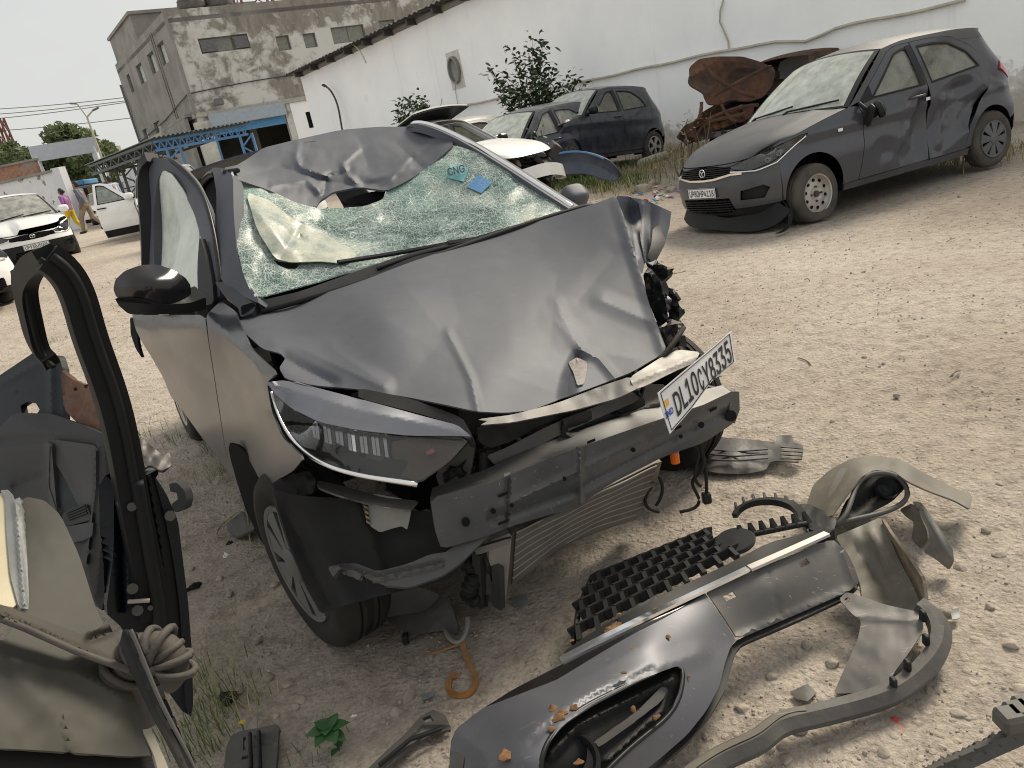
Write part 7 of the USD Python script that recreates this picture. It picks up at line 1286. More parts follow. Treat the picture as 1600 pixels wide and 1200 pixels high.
obj('bumper_lip', strip(lip_px, .05, .03, 80, None, None, [(-.024, -.014), (.022, -.026), (.027, -.008), (.010, .012), (-.018, .007)]), M['undertray'], bu_, 35)
obj('lip_dust', strip(lip_px[7:], .02, .004, 30, None, None, [(-.013, .0085), (.005, .0125), (.005, .014), (-.013, .010)]), M['underseal'], bu_, 35)
for p in ((1447, 1000, .09), (1418, 1040, .08), (1396, 1068, .075), (1442, 962, .1)): obj('clip', box((.012, .02, .03), Z(*p), None, .003), M['black_plastic'], bu_, False)
r2 = np.random.default_rng(21)
for (u, v, s) in ((866, 1108, .02), (873, 1120, .026), (880, 1112, .02), (896, 1106, .018), (950, 986, .024), (958, 980, .028), (968, 978, .018), (967, 960, .012), (985, 1015, .010), (1045, 995, .010), (936, 1068, .010), (860, 1140, .012), (1024, 952, .012), (894, 1000, .012), (790, 1182, .03), (1076, 1056, .008), (1025, 1118, .016), (905, 1192, .016), (990, 1108, .012), (975, 1052, .014), (843, 1132, .010)):
    p = onb([(u, v), (u+1, v)], .006, 2)[0]; obj('mud_crust', disp(trimesh.creation.icosphere(2, 1.0).apply_scale([s*.55, s*.6*r2.uniform(.6, 1.2), s*.12]), s*.4, 60, int(u)).apply_translation(p), M['mud'], bu_, 40)
# ---- corner of a bumper with fog lamp bezel
co = thing('bumper_corner', 'dusty grey bumper corner with triangular fog lamp bezel behind the bumper cover', 'bumper corner')
cc_ = hz([(1262, 790, .10), (1300, 735, .12), (1370, 712, .13), (1450, 745, .12), (1518, 778, .07), (1295, 806, .16), (1345, 745, .20), (1410, 745, .19), (1340, 725, .17)])
part(co, 'cover_skin', [(1260, 788), (1270, 758), (1295, 735), (1330, 716), (1370, 711), (1412, 720), (1450, 742), (1490, 762), (1520, 774), (1516, 796), (1492, 782), (1448, 766), (1418, 752), (1396, 736), (1366, 734), (1344, 746), (1318, 780), (1298, 808), (1270, 802)], cc_, 'underseal', 5, .005, ridges=[([(1290, 800), (1330, 735), (1380, 722)], 12, .014), ([(1400, 722), (1510, 785)], 12, .012)], bump=pbump(.004, 18, 3))
part(co, 'paint_patch', [(1292, 775), (1312, 732), (1332, 730), (1326, 748), (1305, 788)], near_off(cc_, -.006), 'piece_paint', 5, .002)
bz_c = hz([(1303, 822, .13), (1335, 765, .18), (1362, 742, .19), (1402, 745, .18), (1416, 762, .15), (1350, 808, .12)])
bz_o = [(1303, 824), (1318, 795), (1336, 765), (1352, 745), (1372, 738), (1400, 744), (1417, 760), (1394, 784), (1350, 806)]
part(co, 'fog_pocket', bz_o, near_off(bz_c, .03), 'black_plastic', 5, .006, 40, ridges=[([(1330, 795), (1380, 765)], 14, -.03)])
bz = np.array([near(u, v, w) for u, v, w in [(u, v, bz_c[k % 6][2]) for k, (u, v) in enumerate(((1303, 822), (1336, 765), (1362, 741), (1402, 745), (1416, 762), (1350, 808)))]]); bz = spline(np.vstack([bz, bz[:1]]), 60)
obj('bezel', tube(bz, .008, 6), M['grey_plastic'], co, True)
lc = Z(1384, 763, .15); obj('fog_lamp', lathe([(.036, .0), (.034, .012), (.028, .0), (.02, -.012), (0, -.014)], 24).apply_transform(trimesh.geometry.align_vectors([0, 1, 0], [.1, -.6, .8])).apply_translation(lc), M['black_clean'], co, 40)
pc_ = thing('painted_piece', 'broken grey painted bumper piece lying right of the fog lamp bezel', 'car part')
part(pc_, 'skin', [(1425, 783), (1440, 785), (1465, 820), (1488, 856), (1491, 876), (1483, 891), (1462, 874), (1442, 862), (1456, 846), (1450, 826), (1436, 800)], hz([(1425, 783, .10), (1440, 785, .12), (1491, 876, .06), (1483, 891, .02), (1442, 862, .05)]), 'piece_paint', 5, .005, ridges=[([(1438, 790), (1484, 872)], 8, .012)])
part(pc_, 'bracket', [(1405, 796), (1425, 786), (1436, 802), (1448, 828), (1450, 845), (1438, 858), (1424, 842), (1428, 816), (1416, 808)], hz([(1405, 796, .08), (1450, 845, .05), (1424, 842, .03)]), 'underseal', 5, .006, bump=pbump(.008, 9, 4))
ut = thing('undertray', 'grey plastic undertray sheet with slotted end lying beyond the bumper beam', 'car part')
part(ut, 'sheet', [(1052, 724), (1062, 702), (1080, 690), (1110, 682), (1170, 686), (1212, 691), (1214, 680), (1238, 680), (1240, 690), (1256, 697), (1252, 722), (1205, 720), (1196, 735), (1160, 741), (1120, 739), (1080, 730)], hz([(1052, 724, .02), (1110, 682, .05), (1238, 680, .07), (1254, 715, .05), (1160, 741, .02), (1140, 710, .06)]), 'undertray', 5, .005, holes=[[(1218, 698+6*k), (1254, 701+5.5*k), (1254, 703+5.5*k), (1222, 701+6*k)] for k in range(4)], bump=pbump(.016, 26, 3))
for k in range(3): obj('rib', tube(np.array([Z(1085+8*k, 700+9*k, .065-.005*k), Z(1150, 706+7*k, .062), Z(1200, 702+7*k, .06)]), .004, 5), M['undertray'], ut, True)
es = thing('edge_strip', 'dark plastic strip entering at the bottom right corner', 'car part')
part(es, 'strip', [(1430, 1206), (1500, 1174), (1560, 1146), (1610, 1120), (1610, 1160), (1560, 1182), (1500, 1210), (1440, 1230)], hz([(1430, 1206, .04), (1610, 1120, .10), (1610, 1160, .07), (1500, 1200, .05)]), 'undertray', 6, .02, ridges=[([(1450, 1205), (1605, 1135)], 9, .014)])
for k in range(3): obj('block', box((.05, .05, .04), Z(1578+14*k, 1124-9*k, .12), Rmz(.5) if 'Rmz' in globals() else None, .008), M['undertray'], es, False)
pbk = thing('plastic_bracket', 'black plastic bracket arm lying left of the bumper cover at the bottom', 'car part')
part(pbk, 'arm', [(570, 1206), (600, 1176), (630, 1150), (655, 1121), (676, 1108), (696, 1118), (706, 1139), (690, 1143), (662, 1146), (642, 1166), (612, 1192), (592, 1212)], hz([(570, 1206, .03), (655, 1121, .05), (706, 1139, .03), (612, 1192, .04)]), 'undertray', 4, .012, holes=[[(660, 1122), (672, 1117), (678, 1126), (664, 1129)]], ridges=[([(590, 1200), (660, 1132), (700, 1132)], 7, .012)])
obj('rib', tube(np.array([Z(592, 1196, .05), Z(640, 1156, .06), Z(690, 1138, .045)]), .006, 5), M['black_plastic'], pbk, True)
bpl = thing('slotted_plate', 'black slotted plastic plate at the bottom edge beside the grass', 'car part')
part(bpl, 'plate', [(348, 1212), (354, 1165), (362, 1148), (376, 1142), (400, 1138), (436, 1130), (434, 1165), (430, 1212)], hz([(348, 1212, .04), (376, 1142, .04), (436, 1130, .05), (430, 1212, .03)]), 'undertray', 5, .012, holes=[[(380, 1152), (384, 1151), (384, 1172), (380, 1173)], [(378, 1182), (396, 1178), (396, 1183), (378, 1187)]], ridges=[([(396, 1150), (436, 1140)], 6, .012), ([(396, 1166), (434, 1156)], 6, .012)])
for k in range(2): obj('rib', tube(np.array([Z(390+14*k, 1146-3*k, .055), Z(392+14*k, 1200, .055)]), .006, 5), M['black_plastic'], bpl, True)
fp = thing('fallen_liner', 'torn black liner piece under the nose beside the orange strap', 'car part')
part(fp, 'sheet', [(602, 955), (640, 940), (700, 930), (716, 978), (714, 992), (690, 985), (652, 990), (636, 1000), (630, 985), (606, 972)], hz([(602, 955, .05), (700, 930, .10), (716, 985, .03), (636, 1000, .02)]), 'undertray', 5, .006, bump=pbump(.008, 18, 3)); obj('tab', box((.02, .03, .03), Z(634, 998, .02), None, .004), M['black_plastic'], fp, False)
fp2 = thing('toothed_clip_plate', 'small toothed plastic plate on the dirt left of the front wheel', 'car part')
part(fp2, 'plate', [(353, 818), (366, 808), (376, 800), (388, 790), (400, 806), (400, 826), (372, 838), (356, 830)], hz([(353, 818, .02), (388, 790, .03), (400, 826, .03), (372, 838, .02)]), 'undertray', 4, .010, ridges=[([(378, 798), (384, 820)], 3, .008), ([(388, 793), (394, 815)], 3, .008)]); obj('wire', tube(spline(np.array([Z(*p) for p in ((352, 838, .01), (352, 815, .02), (372, 800, .04), (390, 840, .01), (410, 852, .01))]), 20), .003, 5), M['dry'], fp2, True)
osd = thing('orange_strap', 'orange brown strap hooked in a loop on the dirt below the nose', 'strap')
obj('strap', sweep(spline(np.array([Z(*p) for p in ((722, 1004, .03), (730, 1028, .02), (740, 1052, .015), (742, 1072, .015), (732, 1083, .015), (712, 1086, .015), (701, 1076, .015), (702, 1062, .02), (716, 1053, .02))]), 60), [(-.009, -.003), (.009, -.003), (.008, .004), (0, .002), (-.008, .004)], (0, 0, 1), 1+.12*np.sin(np.arange(60)*.9)), M['orange_strap'], osd, 40)
obj('hook', tube(spline(np.array([Z(*p) for p in ((730, 965, .06), (727, 990, .04), (718, 1003, .03), (704, 998, .03), (698, 985, .03))]), 20), .008, 8), M['alu'], osd, True)
for k in range(3): obj('strand', tube(spline(np.array([Z(722, 1005, .03), Z(700-8*k, 1012+3*k, .015), Z(676-6*k, 1018+2*k, .01)]), 10), .003, 5), M['orange_strap'], osd, True)
# ---- the open door of a car at the left edge, seen on its latch side
B0_ = Z(298, 1112, .26)[:2]; dd_ = np.array([-.60, .80]); pn = np.array([dd_[1], -dd_[0], 0.0])
DP0 = np.array([B0_[0], B0_[1], 0.0])
def dp(u, v, o=0.0):                       # on the door's plane, o towards its inner side
    p0 = DP0 - pn*o; d = ray(u, v); t = ((p0-CAM) @ pn)/(d @ pn); return CAM+d*t
def dctrl(pts, o=0.0): return [(u, v, dp(u, v, o)) for u, v in pts]
dr_ = thing('open_car_door', 'open dark car door with black window frame and grey inner trim at the left edge', 'car door')
dn = D(298, 1112, 1.0); lz_ = (Z(298, 1112, .26)-CAM) @ Fw
def lat(u, v):                             # on the upright latch face, which looks at the camera
    n = np.array([-dd_[0], -dd_[1], 0]); d = ray(u, v); t = ((DP0-CAM) @ n)/(d @ n); return CAM+d*t
post = [(72, 402), (100, 425), (135, 510), (168, 605), (192, 700), (206, 780), (222, 860), (240, 960)]
PP = spline(np.array([lat(u, v) if v > 650 else lat(u, v) for u, v in post]), 60)
obj('frame_post', sweep(PP, [(-.030, -.03), (.030, -.03), (.034, .0), (.026, .03), (-.022, .03), (-.03, .0)], np.r_[dd_, 0]), M['door_black'], dr_, 35)
obj('frame_seal', tube(PP-np.r_[dd_*.03, 0]+np.array([.006, 0, 0]), .010, 6), M['door_black'], dr_, True)
obj('frame_seal', tube(PP-np.r_[dd_*.03, 0]+np.array([-.018, 0, 0]), .006, 6), M['door_black'], dr_, True)
P0 = lat(72, 402); far_ = np.array([P0, dp(52, 408)*.25+P0*.75, dp(40, 428)*.6+P0*.4, dp(38, 455)*.8+P0*.2, dp(46, 500), dp(62, 548), dp(78, 560)])
far_ = np.array([lat(75, 402)] + [CAM+ray(u, v)*((lat(75, 402)-CAM) @ Fw+k) for u, v, k in ((55, 412, .12), (42, 432, .25), (40, 460, .36), (50, 505, .44), (66, 550, .5), (80, 566, .5))])
obj('window_frame', sweep(spline(far_, 50), [(-.022, -.02), (.022, -.02), (.022, .02), (-.022, .02)], np.r_[pn[:2], 0]+[0, 0, .2]), M['door_black'], dr_, 35)
obj('frame_seal', tube(spline(far_+np.array([.012, -.02, -.01]), 50), .008, 6), M['door_black'], dr_, True)
def dq_(k): return lambda u, v: CAM+ray(u, v)*(lz_+k)
sa = [(u, v, CAM+ray(u, v)*(lz_*1.0+k)) for u, v, k in ((0, 590, .62), (60, 548, .52), (95, 560, .46), (98, 650, .42), (0, 720, .56), (40, 648, .52))]
part(dr_, 'sail_plate', [(-20, 600), (0, 586), (58, 547), (92, 556), (99, 580), (99, 690), (60, 690), (0, 720), (-20, 720)], sa, 'door_blue', 6, .02, 35, holes=[Polygon([(32, 634), (42, 628), (56, 630), (62, 640), (58, 646), (34, 646)])], ridges=[([(0, 600), (85, 555)], 8, .008), ([(80, 560), (82, 690)], 8, .010)])
for (u, v) in ((49, 612), (25, 614), (55, 590)): obj('bolt', cyl(CAM+ray(u, v)*(lz_+.46), CAM+ray(u, v)*(lz_+.445), .008, 8), M['dark_metal'], dr_, False)
part(dr_, 'hinge_rag', [(94, 578), (112, 592), (135, 602), (150, 618), (156, 648), (168, 672), (150, 690), (120, 660), (100, 640)], [(u, v, CAM+ray(u, v)*(lz_+k)) for u, v, k in ((94, 578, .4), (150, 618, .22), (168, 680, .12), (100, 640, .36))], 'rust', 5, .012, holes=[Point(134, 604).buffer(3), Point(118, 608).buffer(3), Polygon([(100, 645), (110, 650), (104, 655)])], bump=pbump(.02, 12, 6))
tc = [(u, v, CAM+ray(u, v)*(lz_+k)) for u, v, k in ((0, 667, .56), (21, 644, .52), (80, 646, .36), (173, 684, .06), (150, 695, .10), (75, 688, .30), (0, 760, .50), (176, 800, .03), (100, 850, .16), (160, 950, .02), (120, 760, .20), (0, 900, .40), (40, 760, .42))]
part(dr_, 'door_trim', [(-20, 690), (0, 667), (21, 645), (80, 646), (130, 664), (173, 684), (178, 720), (177, 802), (172, 880), (161, 955), (140, 940), (100, 900), (0, 905), (-20, 900)], tc, 'trim_inner', 7, .02, 40, ridges=[([(0, 690), (76, 686), (150, 696)], 9, -.02), ([(20, 760), (74, 740)], 4, -.012), ([(78, 692), (76, 760), (98, 825)], 7, .03), ([(150, 700), (150, 760), (135, 880)], 9, .03), ([(100, 720), (130, 790)], 26, -.02)])
part(dr_, 'trim_swoop', [(76, 686), (110, 690), (150, 696), (152, 720), (150, 800), (140, 815), (122, 790), (100, 745), (84, 720)], near_off(tc, -.012), 'trim_light', 6, .008, 40, ridges=[([(90, 700), (140, 800)], 20, -.012)])
part(dr_, 'pull_handle', [(70, 690), (80, 694), (84, 740), (88, 790), (99, 828), (90, 824), (78, 790), (73, 740)], near_off(tc, -.03), 'trim_light', 5, .025, 45)
part(dr_, 'arm_rest', [(97, 824), (120, 820), (146, 815), (144, 838), (128, 845), (112, 848)], near_off(tc, -.035), 'trim_light', 5, .03, 40)
part(dr_, 'switch_bezel', [(100, 800), (134, 786), (144, 812), (98, 824), (94, 812)], near_off(tc, -.022), 'trim_inner', 5, .02, 40)
for k in range(4): part(dr_, 'bezel_slat', [(103+1*k, 800+3.5*k), (132+1*k, 788+4*k), (133+1*k, 790+4*k), (104+1*k, 802.5+3.5*k)], near_off(tc, -.03), 'door_black', 5, .004, 35, rnd=0)
part(dr_, 'trim_roll', [(151, 702), (176, 692), (178, 750), (177, 802), (161, 956), (147, 938), (136, 878), (148, 826), (152, 770)], near_off(tc, -.02), 'door_black', 6, .03, 45, ridges=[([(165, 700), (164, 800), (150, 930)], 12, .012)])
# latch face and outer edge
lf = [(178, 690), (205, 735), (240, 745), (262, 800), (282, 850), (292, 930), (298, 1010), (300, 1090), (298, 1118), (285, 1112), (262, 1080), (230, 1060), (205, 1010), (190, 980), (165, 958), (178, 860)]
lfc = [(u, v, lat(u, v)) for u, v in ((178, 690), (262, 800), (300, 1090), (200, 1000), (190, 850), (240, 950))]
part(dr_, 'latch_face', lf, lfc, 'door_blue', 6, .03, 35, ridges=[([(212, 760), (232, 860), (252, 980)], 8, .02), ([(225, 740), (245, 850), (258, 960)], 5, -.015), ([(185, 760), (192, 950)], 8, -.03)])
part(dr_, 'outer_skin', [(240, 742), (258, 768), (278, 812), (284, 860), (294, 940), (300, 1020), (302, 1100), (298, 1122), (290, 1100), (286, 1020), (280, 940), (270, 870), (256, 800)], near_off(lfc, -.015), 'door_blue', 5, .02, 35)
obj('door_seal', tube(spline(np.array([near(u, v, lat(u, v))-np.r_[-dd_*.0, 0] + (CAM-lat(u, v))*.02 for u, v in ((214, 752), (228, 830), (240, 900), (250, 980), (246, 1030))]), 40), .014, 8), M['door_black'], dr_, True)
for (u, v, r_) in ((206, 792, .010), (207, 920, .012), (215, 954, .012), (266, 806, .012), (235, 1120-170, .006)): obj('bolt', cyl(lat(u, v)+(CAM-lat(u, v))*.012, lat(u, v)+(CAM-lat(u, v))*.022, r_, 10), M['dark_metal'], dr_, False)
obj('latch_plate', box((.05, .006, .05), lat(206, 792)+(CAM-lat(206, 792))*.008, np.stack([pn, np.r_[dd_, 0], UPV]), .002), M['dark_metal'], dr_, False)
obj('check_link', tube(np.array([lat(200, 940)+(CAM-lat(200, 940))*.02, lat(234, 938)+(CAM-lat(234, 938))*.03]), .005, 6), M['alu'], dr_, True)
part(dr_, 'torn_bracket', [(210, 678), (228, 690), (246, 704), (254, 712), (265, 706), (268, 728), (252, 736), (234, 726), (216, 740), (212, 712)], [(u, v, CAM+ray(u, v)*(lz_+k)) for u, v, k in ((210, 678, .12), (265, 710, .10), (215, 738, .04), (245, 730, .05))], 'dark_metal', 5, .008, bump=pbump(.012, 10, 4), holes=[Point(221, 720).buffer(3)])
hp = [(264, 756), (276, 754), (288, 766), (292, 782), (288, 796), (277, 801), (266, 797), (270, 786), (278, 780), (276, 770), (266, 768)]
part(dr_, 'door_handle', hp, [(u, v, CAM+ray(u, v)*(lz_+.03)) for u, v in ((264, 756), (292, 782), (277, 801))], 'trim_light', 4, .04, 45)
# ---- dusty dark panel leaning at the bottom left, with hose and strips on it
dpn = thing('dusty_panel', 'dust covered dark car panel with a pale lamp edge at the bottom left', 'car part')
zz = 1.18
dc_ = [(u, v, D(u, v, z_)) for u, v, z_ in ((0, 770, 1.42), (45, 775, 1.40), (125, 870, 1.34), (165, 985, 1.27), (215, 1100, 1.20), (255, 1210, 1.16), (0, 1210, 1.02), (0, 1000, 1.14), (80, 1040, 1.16))]
part(dpn, 'panel_skin', [(20, 790), (42, 776), (70, 782), (95, 805), (124, 868), (148, 945), (166, 985), (188, 1040), (214, 1098), (240, 1168), (250, 1180), (200, 1182), (60, 1172), (-30, 1168), (-30, 1000), (10, 1000), (28, 960)], dc_, 'dust_panel', 7, .006, 40, ridges=[([(-30, 1020), (120, 1050), (190, 1090)], 30, .012), ([(100, 1120), (110, 1180)], 3, .004)], bump=pbump(.004, 60, 2))
part(dpn, 'panel_edge', [(-30, 1168), (60, 1172), (200, 1182), (250, 1180), (256, 1215), (-30, 1215)], near_off(dc_, .03), 'black_plastic', 7, .01)
part(dpn, 'panel_flange', [(222, 1140), (236, 1138), (262, 1196), (266, 1215), (250, 1215), (240, 1178)], near_off(dc_, -.004), mat('beige_flange', (.22, .20, .16), .6), 5, .006)
part(dpn, 'pale_lens', [(-30, 780), (0, 770), (12, 772), (14, 830), (20, 900), (28, 950), (-30, 940)], near_off(dc_, -.02), 'pale_plastic', 6, .01)
part(dpn, 'lens_rim', [(0, 766), (14, 765), (20, 782), (32, 776), (42, 860), (46, 952), (30, 950), (16, 900), (10, 830), (8, 778)], near_off(dc_, -.026), 'clear_rim', 5, .012, 40, ridges=[([(24, 785), (38, 945)], 5, .008)])
part(dpn, 'crease_shadow_line', [(-30, 1012), (30, 1022), (32, 1026), (-30, 1018)], near_off(dc_, -.003), 'black_plastic', 5, .002) if False else None
ws_ = thing('weather_strip', 'dusty black weather strip laid across the dark panel', 'rubber strip')
part(ws_, 'strip', [(-30, 936), (0, 944), (60, 965), (130, 992), (150, 985), (168, 969), (184, 1005), (196, 1030), (208, 1050), (150, 1032), (80, 1000), (0, 964), (-30, 956)], near_off(dc_, -.06), mat('strip_dust', (.022, .02, .017), .6, dust=.45, dustcol=(.12, .10, .065), up=.12, spec=.3), 5, .010, 35, ridges=[([(0, 960), (80, 996), (205, 1045)], 5, .012), ([(140, 1000), (178, 985)], 9, -.012)])
obj('bead', tube(np.array([near(u, v, D(u, v, 1.12)) for u, v in ((-30, 955), (40, 982), (120, 1018), (204, 1048))]), .005, 6), M['dust_rubber'], ws_, True)
hs = thing('ribbed_hose', 'coiled ribbed grey hose end beside the dark panel', 'hose')
cp_ = spline(np.array([D(u, v, 1.22) for u, v in ((184, 1062), (200, 1040), (226, 1018), (250, 1012), (266, 1028), (258, 1060))]), 120)
for k in range(11):
    c_ = cp_[4+k*10]; tt = cp_[6+k*10]-cp_[3+k*10]; tt /= np.linalg.norm(tt); a_ = np.cross(tt, Fw); a_ /= np.linalg.norm(a_); b2_ = np.cross(tt, a_); th_ = np.linspace(0, 2*PI, 25); r_ = .030+.006*math.sin(k*2.1)
    obj('rib', tube(c_+r_*(np.cos(th_)[:, None]*a_+np.sin(th_)[:, None]*b2_), .0065, 6), M['dust_rubber'], hs, True)
obj('hose_body', tube(cp_, .026, 14), M['dust_rubber'], hs, True); obj('hose_end', cyl(D(212, 1064, 1.24), D(222, 1128, 1.25), .030, 18), M['undertray'], hs, 40)
bs_ = thing('black_trim_strip', 'curved black trim strip sloping down past the ribbed hose', 'trim strip')
part(bs_, 'strip', [(192, 984), (202, 983), (214, 1012), (232, 1058), (254, 1108), (282, 1160), (306, 1210), (288, 1215), (262, 1165), (236, 1118), (214, 1070), (186, 1010)], [(u, v, D(u, v, z_)) for u, v, z_ in ((192, 984, 1.12), (232, 1058, 1.10), (306, 1210, 1.08), (214, 1070, 1.11))], 'black_clean', 4, .012, 40, ridges=[([(200, 990), (244, 1090), (300, 1212)], 7, .008)])
obj('strip_edge', tube(spline(np.array([D(u, v, 1.085) for u, v in ((204, 984), (222, 1026), (250, 1094), (284, 1160), (308, 1212))]), 30), .003, 6), M['grey_plastic'], bs_, True)
# ================================================================ plants, stones, litter
def stone(seed, amp=.35):
    m = trimesh.creation.icosphere(2, 1.0); v = np.array(m.vertices); n = meshkit.fbm(v*1.3+seed*7.1, 3, seed)-.5; v = v*(1+amp*2*n[:, None])*np.array([1, .8, .55]); r = np.random.default_rng(seed)
    for _ in range(5):
        d = r.normal(size=3); d /= np.linalg.norm(d); k = v @ d; c = .55; v = v-np.maximum(k-c, 0)[:, None]*d*.85
    return trimesh.Trimesh(v, m.faces, process=False)
protos = [stone(k) for k in range(5)]
rs_ = np.random.default_rng(77)
spots = [(1258, 1092), (1240, 1085), (1270, 1110), (1285, 1100), (1250, 1140), (1225, 1168), (1275, 1150), (1202, 1176), (1230, 1190), (1500, 1120), (1490, 1130), (1512, 1126), (1480, 1122), (1548, 950), (1520, 1000), (1580, 1010), (1330, 1170), (1380, 1180), (1480, 960), (1500, 890), (1560, 870), (1540, 830), (450, 1070), (455, 1110), (470, 1095), (432, 1120), (462, 1108), (400, 1005), (404, 1000), (560, 1140), (590, 1120), (620, 1115), (575, 1100), (600, 1130), (640, 1090), (765, 1095), (345, 905), (360, 930), (330, 965), (430, 915), (420, 1060), (375, 1080), (300, 890), (1205, 1090), (1170, 1180), (1160, 1110), (1300, 1040), (1260, 1010), (1205, 1060), (870, 900), (905, 890), (845, 905), (1450, 1080), (1530, 1060), (1590, 1080), (1420, 760), (1560, 760), (1300, 660), (1400, 620), (1350, 560)]
for k, (u, v) in enumerate(spots):
    s = rs_.uniform(.010, .022)*(1.5 if k in (0, 3, 4, 5, 7) else 1); p = G(u, v); m = protos[k % 5].copy(); m.apply_transform(trimesh.transformations.euler_matrix(*rs_.uniform(-.3, .3, 2), rs_.uniform(0, 6))); m.apply_scale(s); m.apply_translation(p+UPV*s*.25)
    solo('stone', m, M['stone'], 'small grey brown stone lying loose on the dirt', 'stone', 30, 'stones on the dirt yard')
# gravel: thousands of small grains
rp = np.random.default_rng(99); N = 17000
rr_ = 1.1*np.exp(rp.random(N)*math.log(14)); aa_ = rp.uniform(-.85, .85, N); gx, gy = np.sin(aa_)*rr_, np.cos(aa_)*rr_
cl = meshkit.fbm(np.stack([gx*1.3, gy*1.3, 0*gx], -1), 3, 31); keep = rp.random(N) < np.clip((cl-.30)*3.2, .15, 1); gx, gy, rr_ = gx[keep], gy[keep], rr_[keep]; N = len(gx)
gzv = gz(gx, gy)+(meshkit.fbm(np.stack([gx*2.2, gy*2.2, 0*gx], -1), 4, 3)-.5)*.05*np.exp(-rr_/9)+(meshkit.fbm(np.stack([gx*11, gy*11, 0*gx], -1), 3, 5)-.5)*.022*np.exp(-rr_/9)+(meshkit.fbm(np.stack([gx*.3, gy*.3, 0*gx], -1), 3, 8)-.5)*.12*np.clip((rr_-4)/10, 0, 1)
pi_ = UsdGeom.PointInstancer.Define(stage, '/World/gravel'); tag(pi_, 'fine loose gravel grains scattered over the dirt yard', 'gravel', kind='stuff')
pr_ = []
for k in range(4):
    mt = M['stone'] if k else mat('pale_stone', (.34, .295, .24), .9, var=.3, vscale=30)
    m = protos[k].copy(); m = m.simplify_quadric_decimation(face_count=90) if False else trimesh.Trimesh(*(lambda t: (t.vertices, t.faces))(trimesh.convex.convex_hull(np.array(m.vertices)[::3])), process=False)
    pr = UsdGeom.Mesh.Define(stage, f'/World/gravel/grain_{k:03d}' if k else '/World/gravel/grain'); v, f, n = meshkit.arrays(m, 30)
    pr.CreatePointsAttr(Vt.Vec3fArray.FromNumpy(v.astype(np.float32))); pr.CreateFaceVertexCountsAttr(Vt.IntArray.FromNumpy(np.full(len(f), 3, np.int32))); pr.CreateFaceVertexIndicesAttr(Vt.IntArray.FromNumpy(f.astype(np.int32).ravel())); pr.CreateSubdivisionSchemeAttr('none'); pr.CreateNormalsAttr(Vt.Vec3fArray.FromNumpy(n.astype(np.float32))); pr.SetNormalsInterpolation('vertex')
    UsdShade.MaterialBindingAPI.Apply(pr.GetPrim()).Bind(mt); pr_.append(pr.GetPath())
pi_.CreatePrototypesRel().SetTargets(pr_); pi_.CreateProtoIndicesAttr(Vt.IntArray.FromNumpy(rp.integers(0, 4, N).astype(np.int32)))
sz = .9*(.0022+.0035*rp.random(N)**3+(rp.random(N) < .03)*.006*rp.random(N))*(1+rr_*.16)
pi_.CreatePositionsAttr(Vt.Vec3fArray.FromNumpy(np.stack([gx, gy, gzv+sz*.2], 1).astype(np.float32))); pi_.CreateScalesAttr(Vt.Vec3fArray.FromNumpy(np.repeat(sz[:, None], 3, 1).astype(np.float32)))
q_ = rp.normal(size=(N, 4)); q_[:, 1:3] *= .25; q_ /= np.linalg.norm(q_, axis=1, keepdims=True)
pi_.CreateOrientationsAttr(Vt.QuathArray([Gf.Quath(*map(float, a)) for a in q_]))
def blades(centers, n, h, w, spread, seed, lean=.5):
    r = np.random.default_rng(seed); V, f = [], []
    for k in range(n):
        c = np.asarray(centers[r.integers(len(centers))])+np.r_[r.normal(0, spread, 2), 0]; c[2] = gz(c[0], c[1])-.005; hh = h*r.uniform(.4, 1.2); d = r.normal(size=2); d /= np.linalg.norm(d); s = np.array([-d[1], d[0], 0])*w; l = np.r_[d, 0]*hh*lean*r.uniform(.3, 1.3)
        i = len(V); V += [c-s, c+s, c+l*.35+UPV*hh*.6-s*.7, c+l*.35+UPV*hh*.6+s*.7, c+l+UPV*hh*.95]; f += [(i, i+1, i+3), (i, i+3, i+2), (i+2, i+3, i+4)]
    return trimesh.Trimesh(np.array(V), np.array(f), process=False)
M['grass'] = mat('grass', (.10, .15, .035), .6, var=.5, vscale=15, trans=.25); M['dry_grass'] = mat('dry_grass', (.34, .29, .15), .8, var=.4, vscale=15, trans=.2)
solo('grass', blades([G(u, v) for u, v in ((330, 1060), (345, 1100), (370, 1110), (315, 1120), (335, 1160), (320, 1190), (300, 1150), (345, 745), (340, 700), (225, 680), (270, 690), (85, 535), (470, 1190))], 420, .09, .0016, .05, 3), M['grass'], 'thin green grass growing between the door and the slotted plate', 'grass', False, kind='stuff')
solo('dry_grass', blades([G(u, v) for u, v in ((320, 1080), (380, 1120), (360, 1060), (330, 1150), (350, 700), (300, 740), (330, 1000))], 260, .08, .0014, .07, 4, 1.4), M['dry_grass'], 'dry straw stems strewn on the dirt left of the wreck', 'grass', False, kind='stuff')
solo('verge_grass', blades([G(u, v) for u, v in ((900, 290), (930, 288), (960, 284), (985, 290), (910, 298), (945, 296), (880, 292), (1000, 262))], 1500, .22, .006, .35, 5), M['grass'], 'green weeds and grass round the torn blue bumper', 'grass', False, kind='stuff')
solo('verge_straw', blades([G(u, v) for u, v in ((1040, 250), (1060, 240), (1000, 275), (1075, 235), (970, 300), (1055, 262), (1590, 240), (1520, 252))], 1100, .25, .006, .35, 6, .9), M['dry_grass'], 'dry straw and weeds along the foot of the white wall', 'grass', False, kind='stuff')
solo('wheel_grass', blades([G(u, v) for u, v in ((1500, 245), (1480, 250), (1595, 232), (1460, 255))], 500, .10, .004, .22, 8), M['grass'], 'green grass under the rear wheel of the grey hatchback', 'grass', False, kind='stuff')
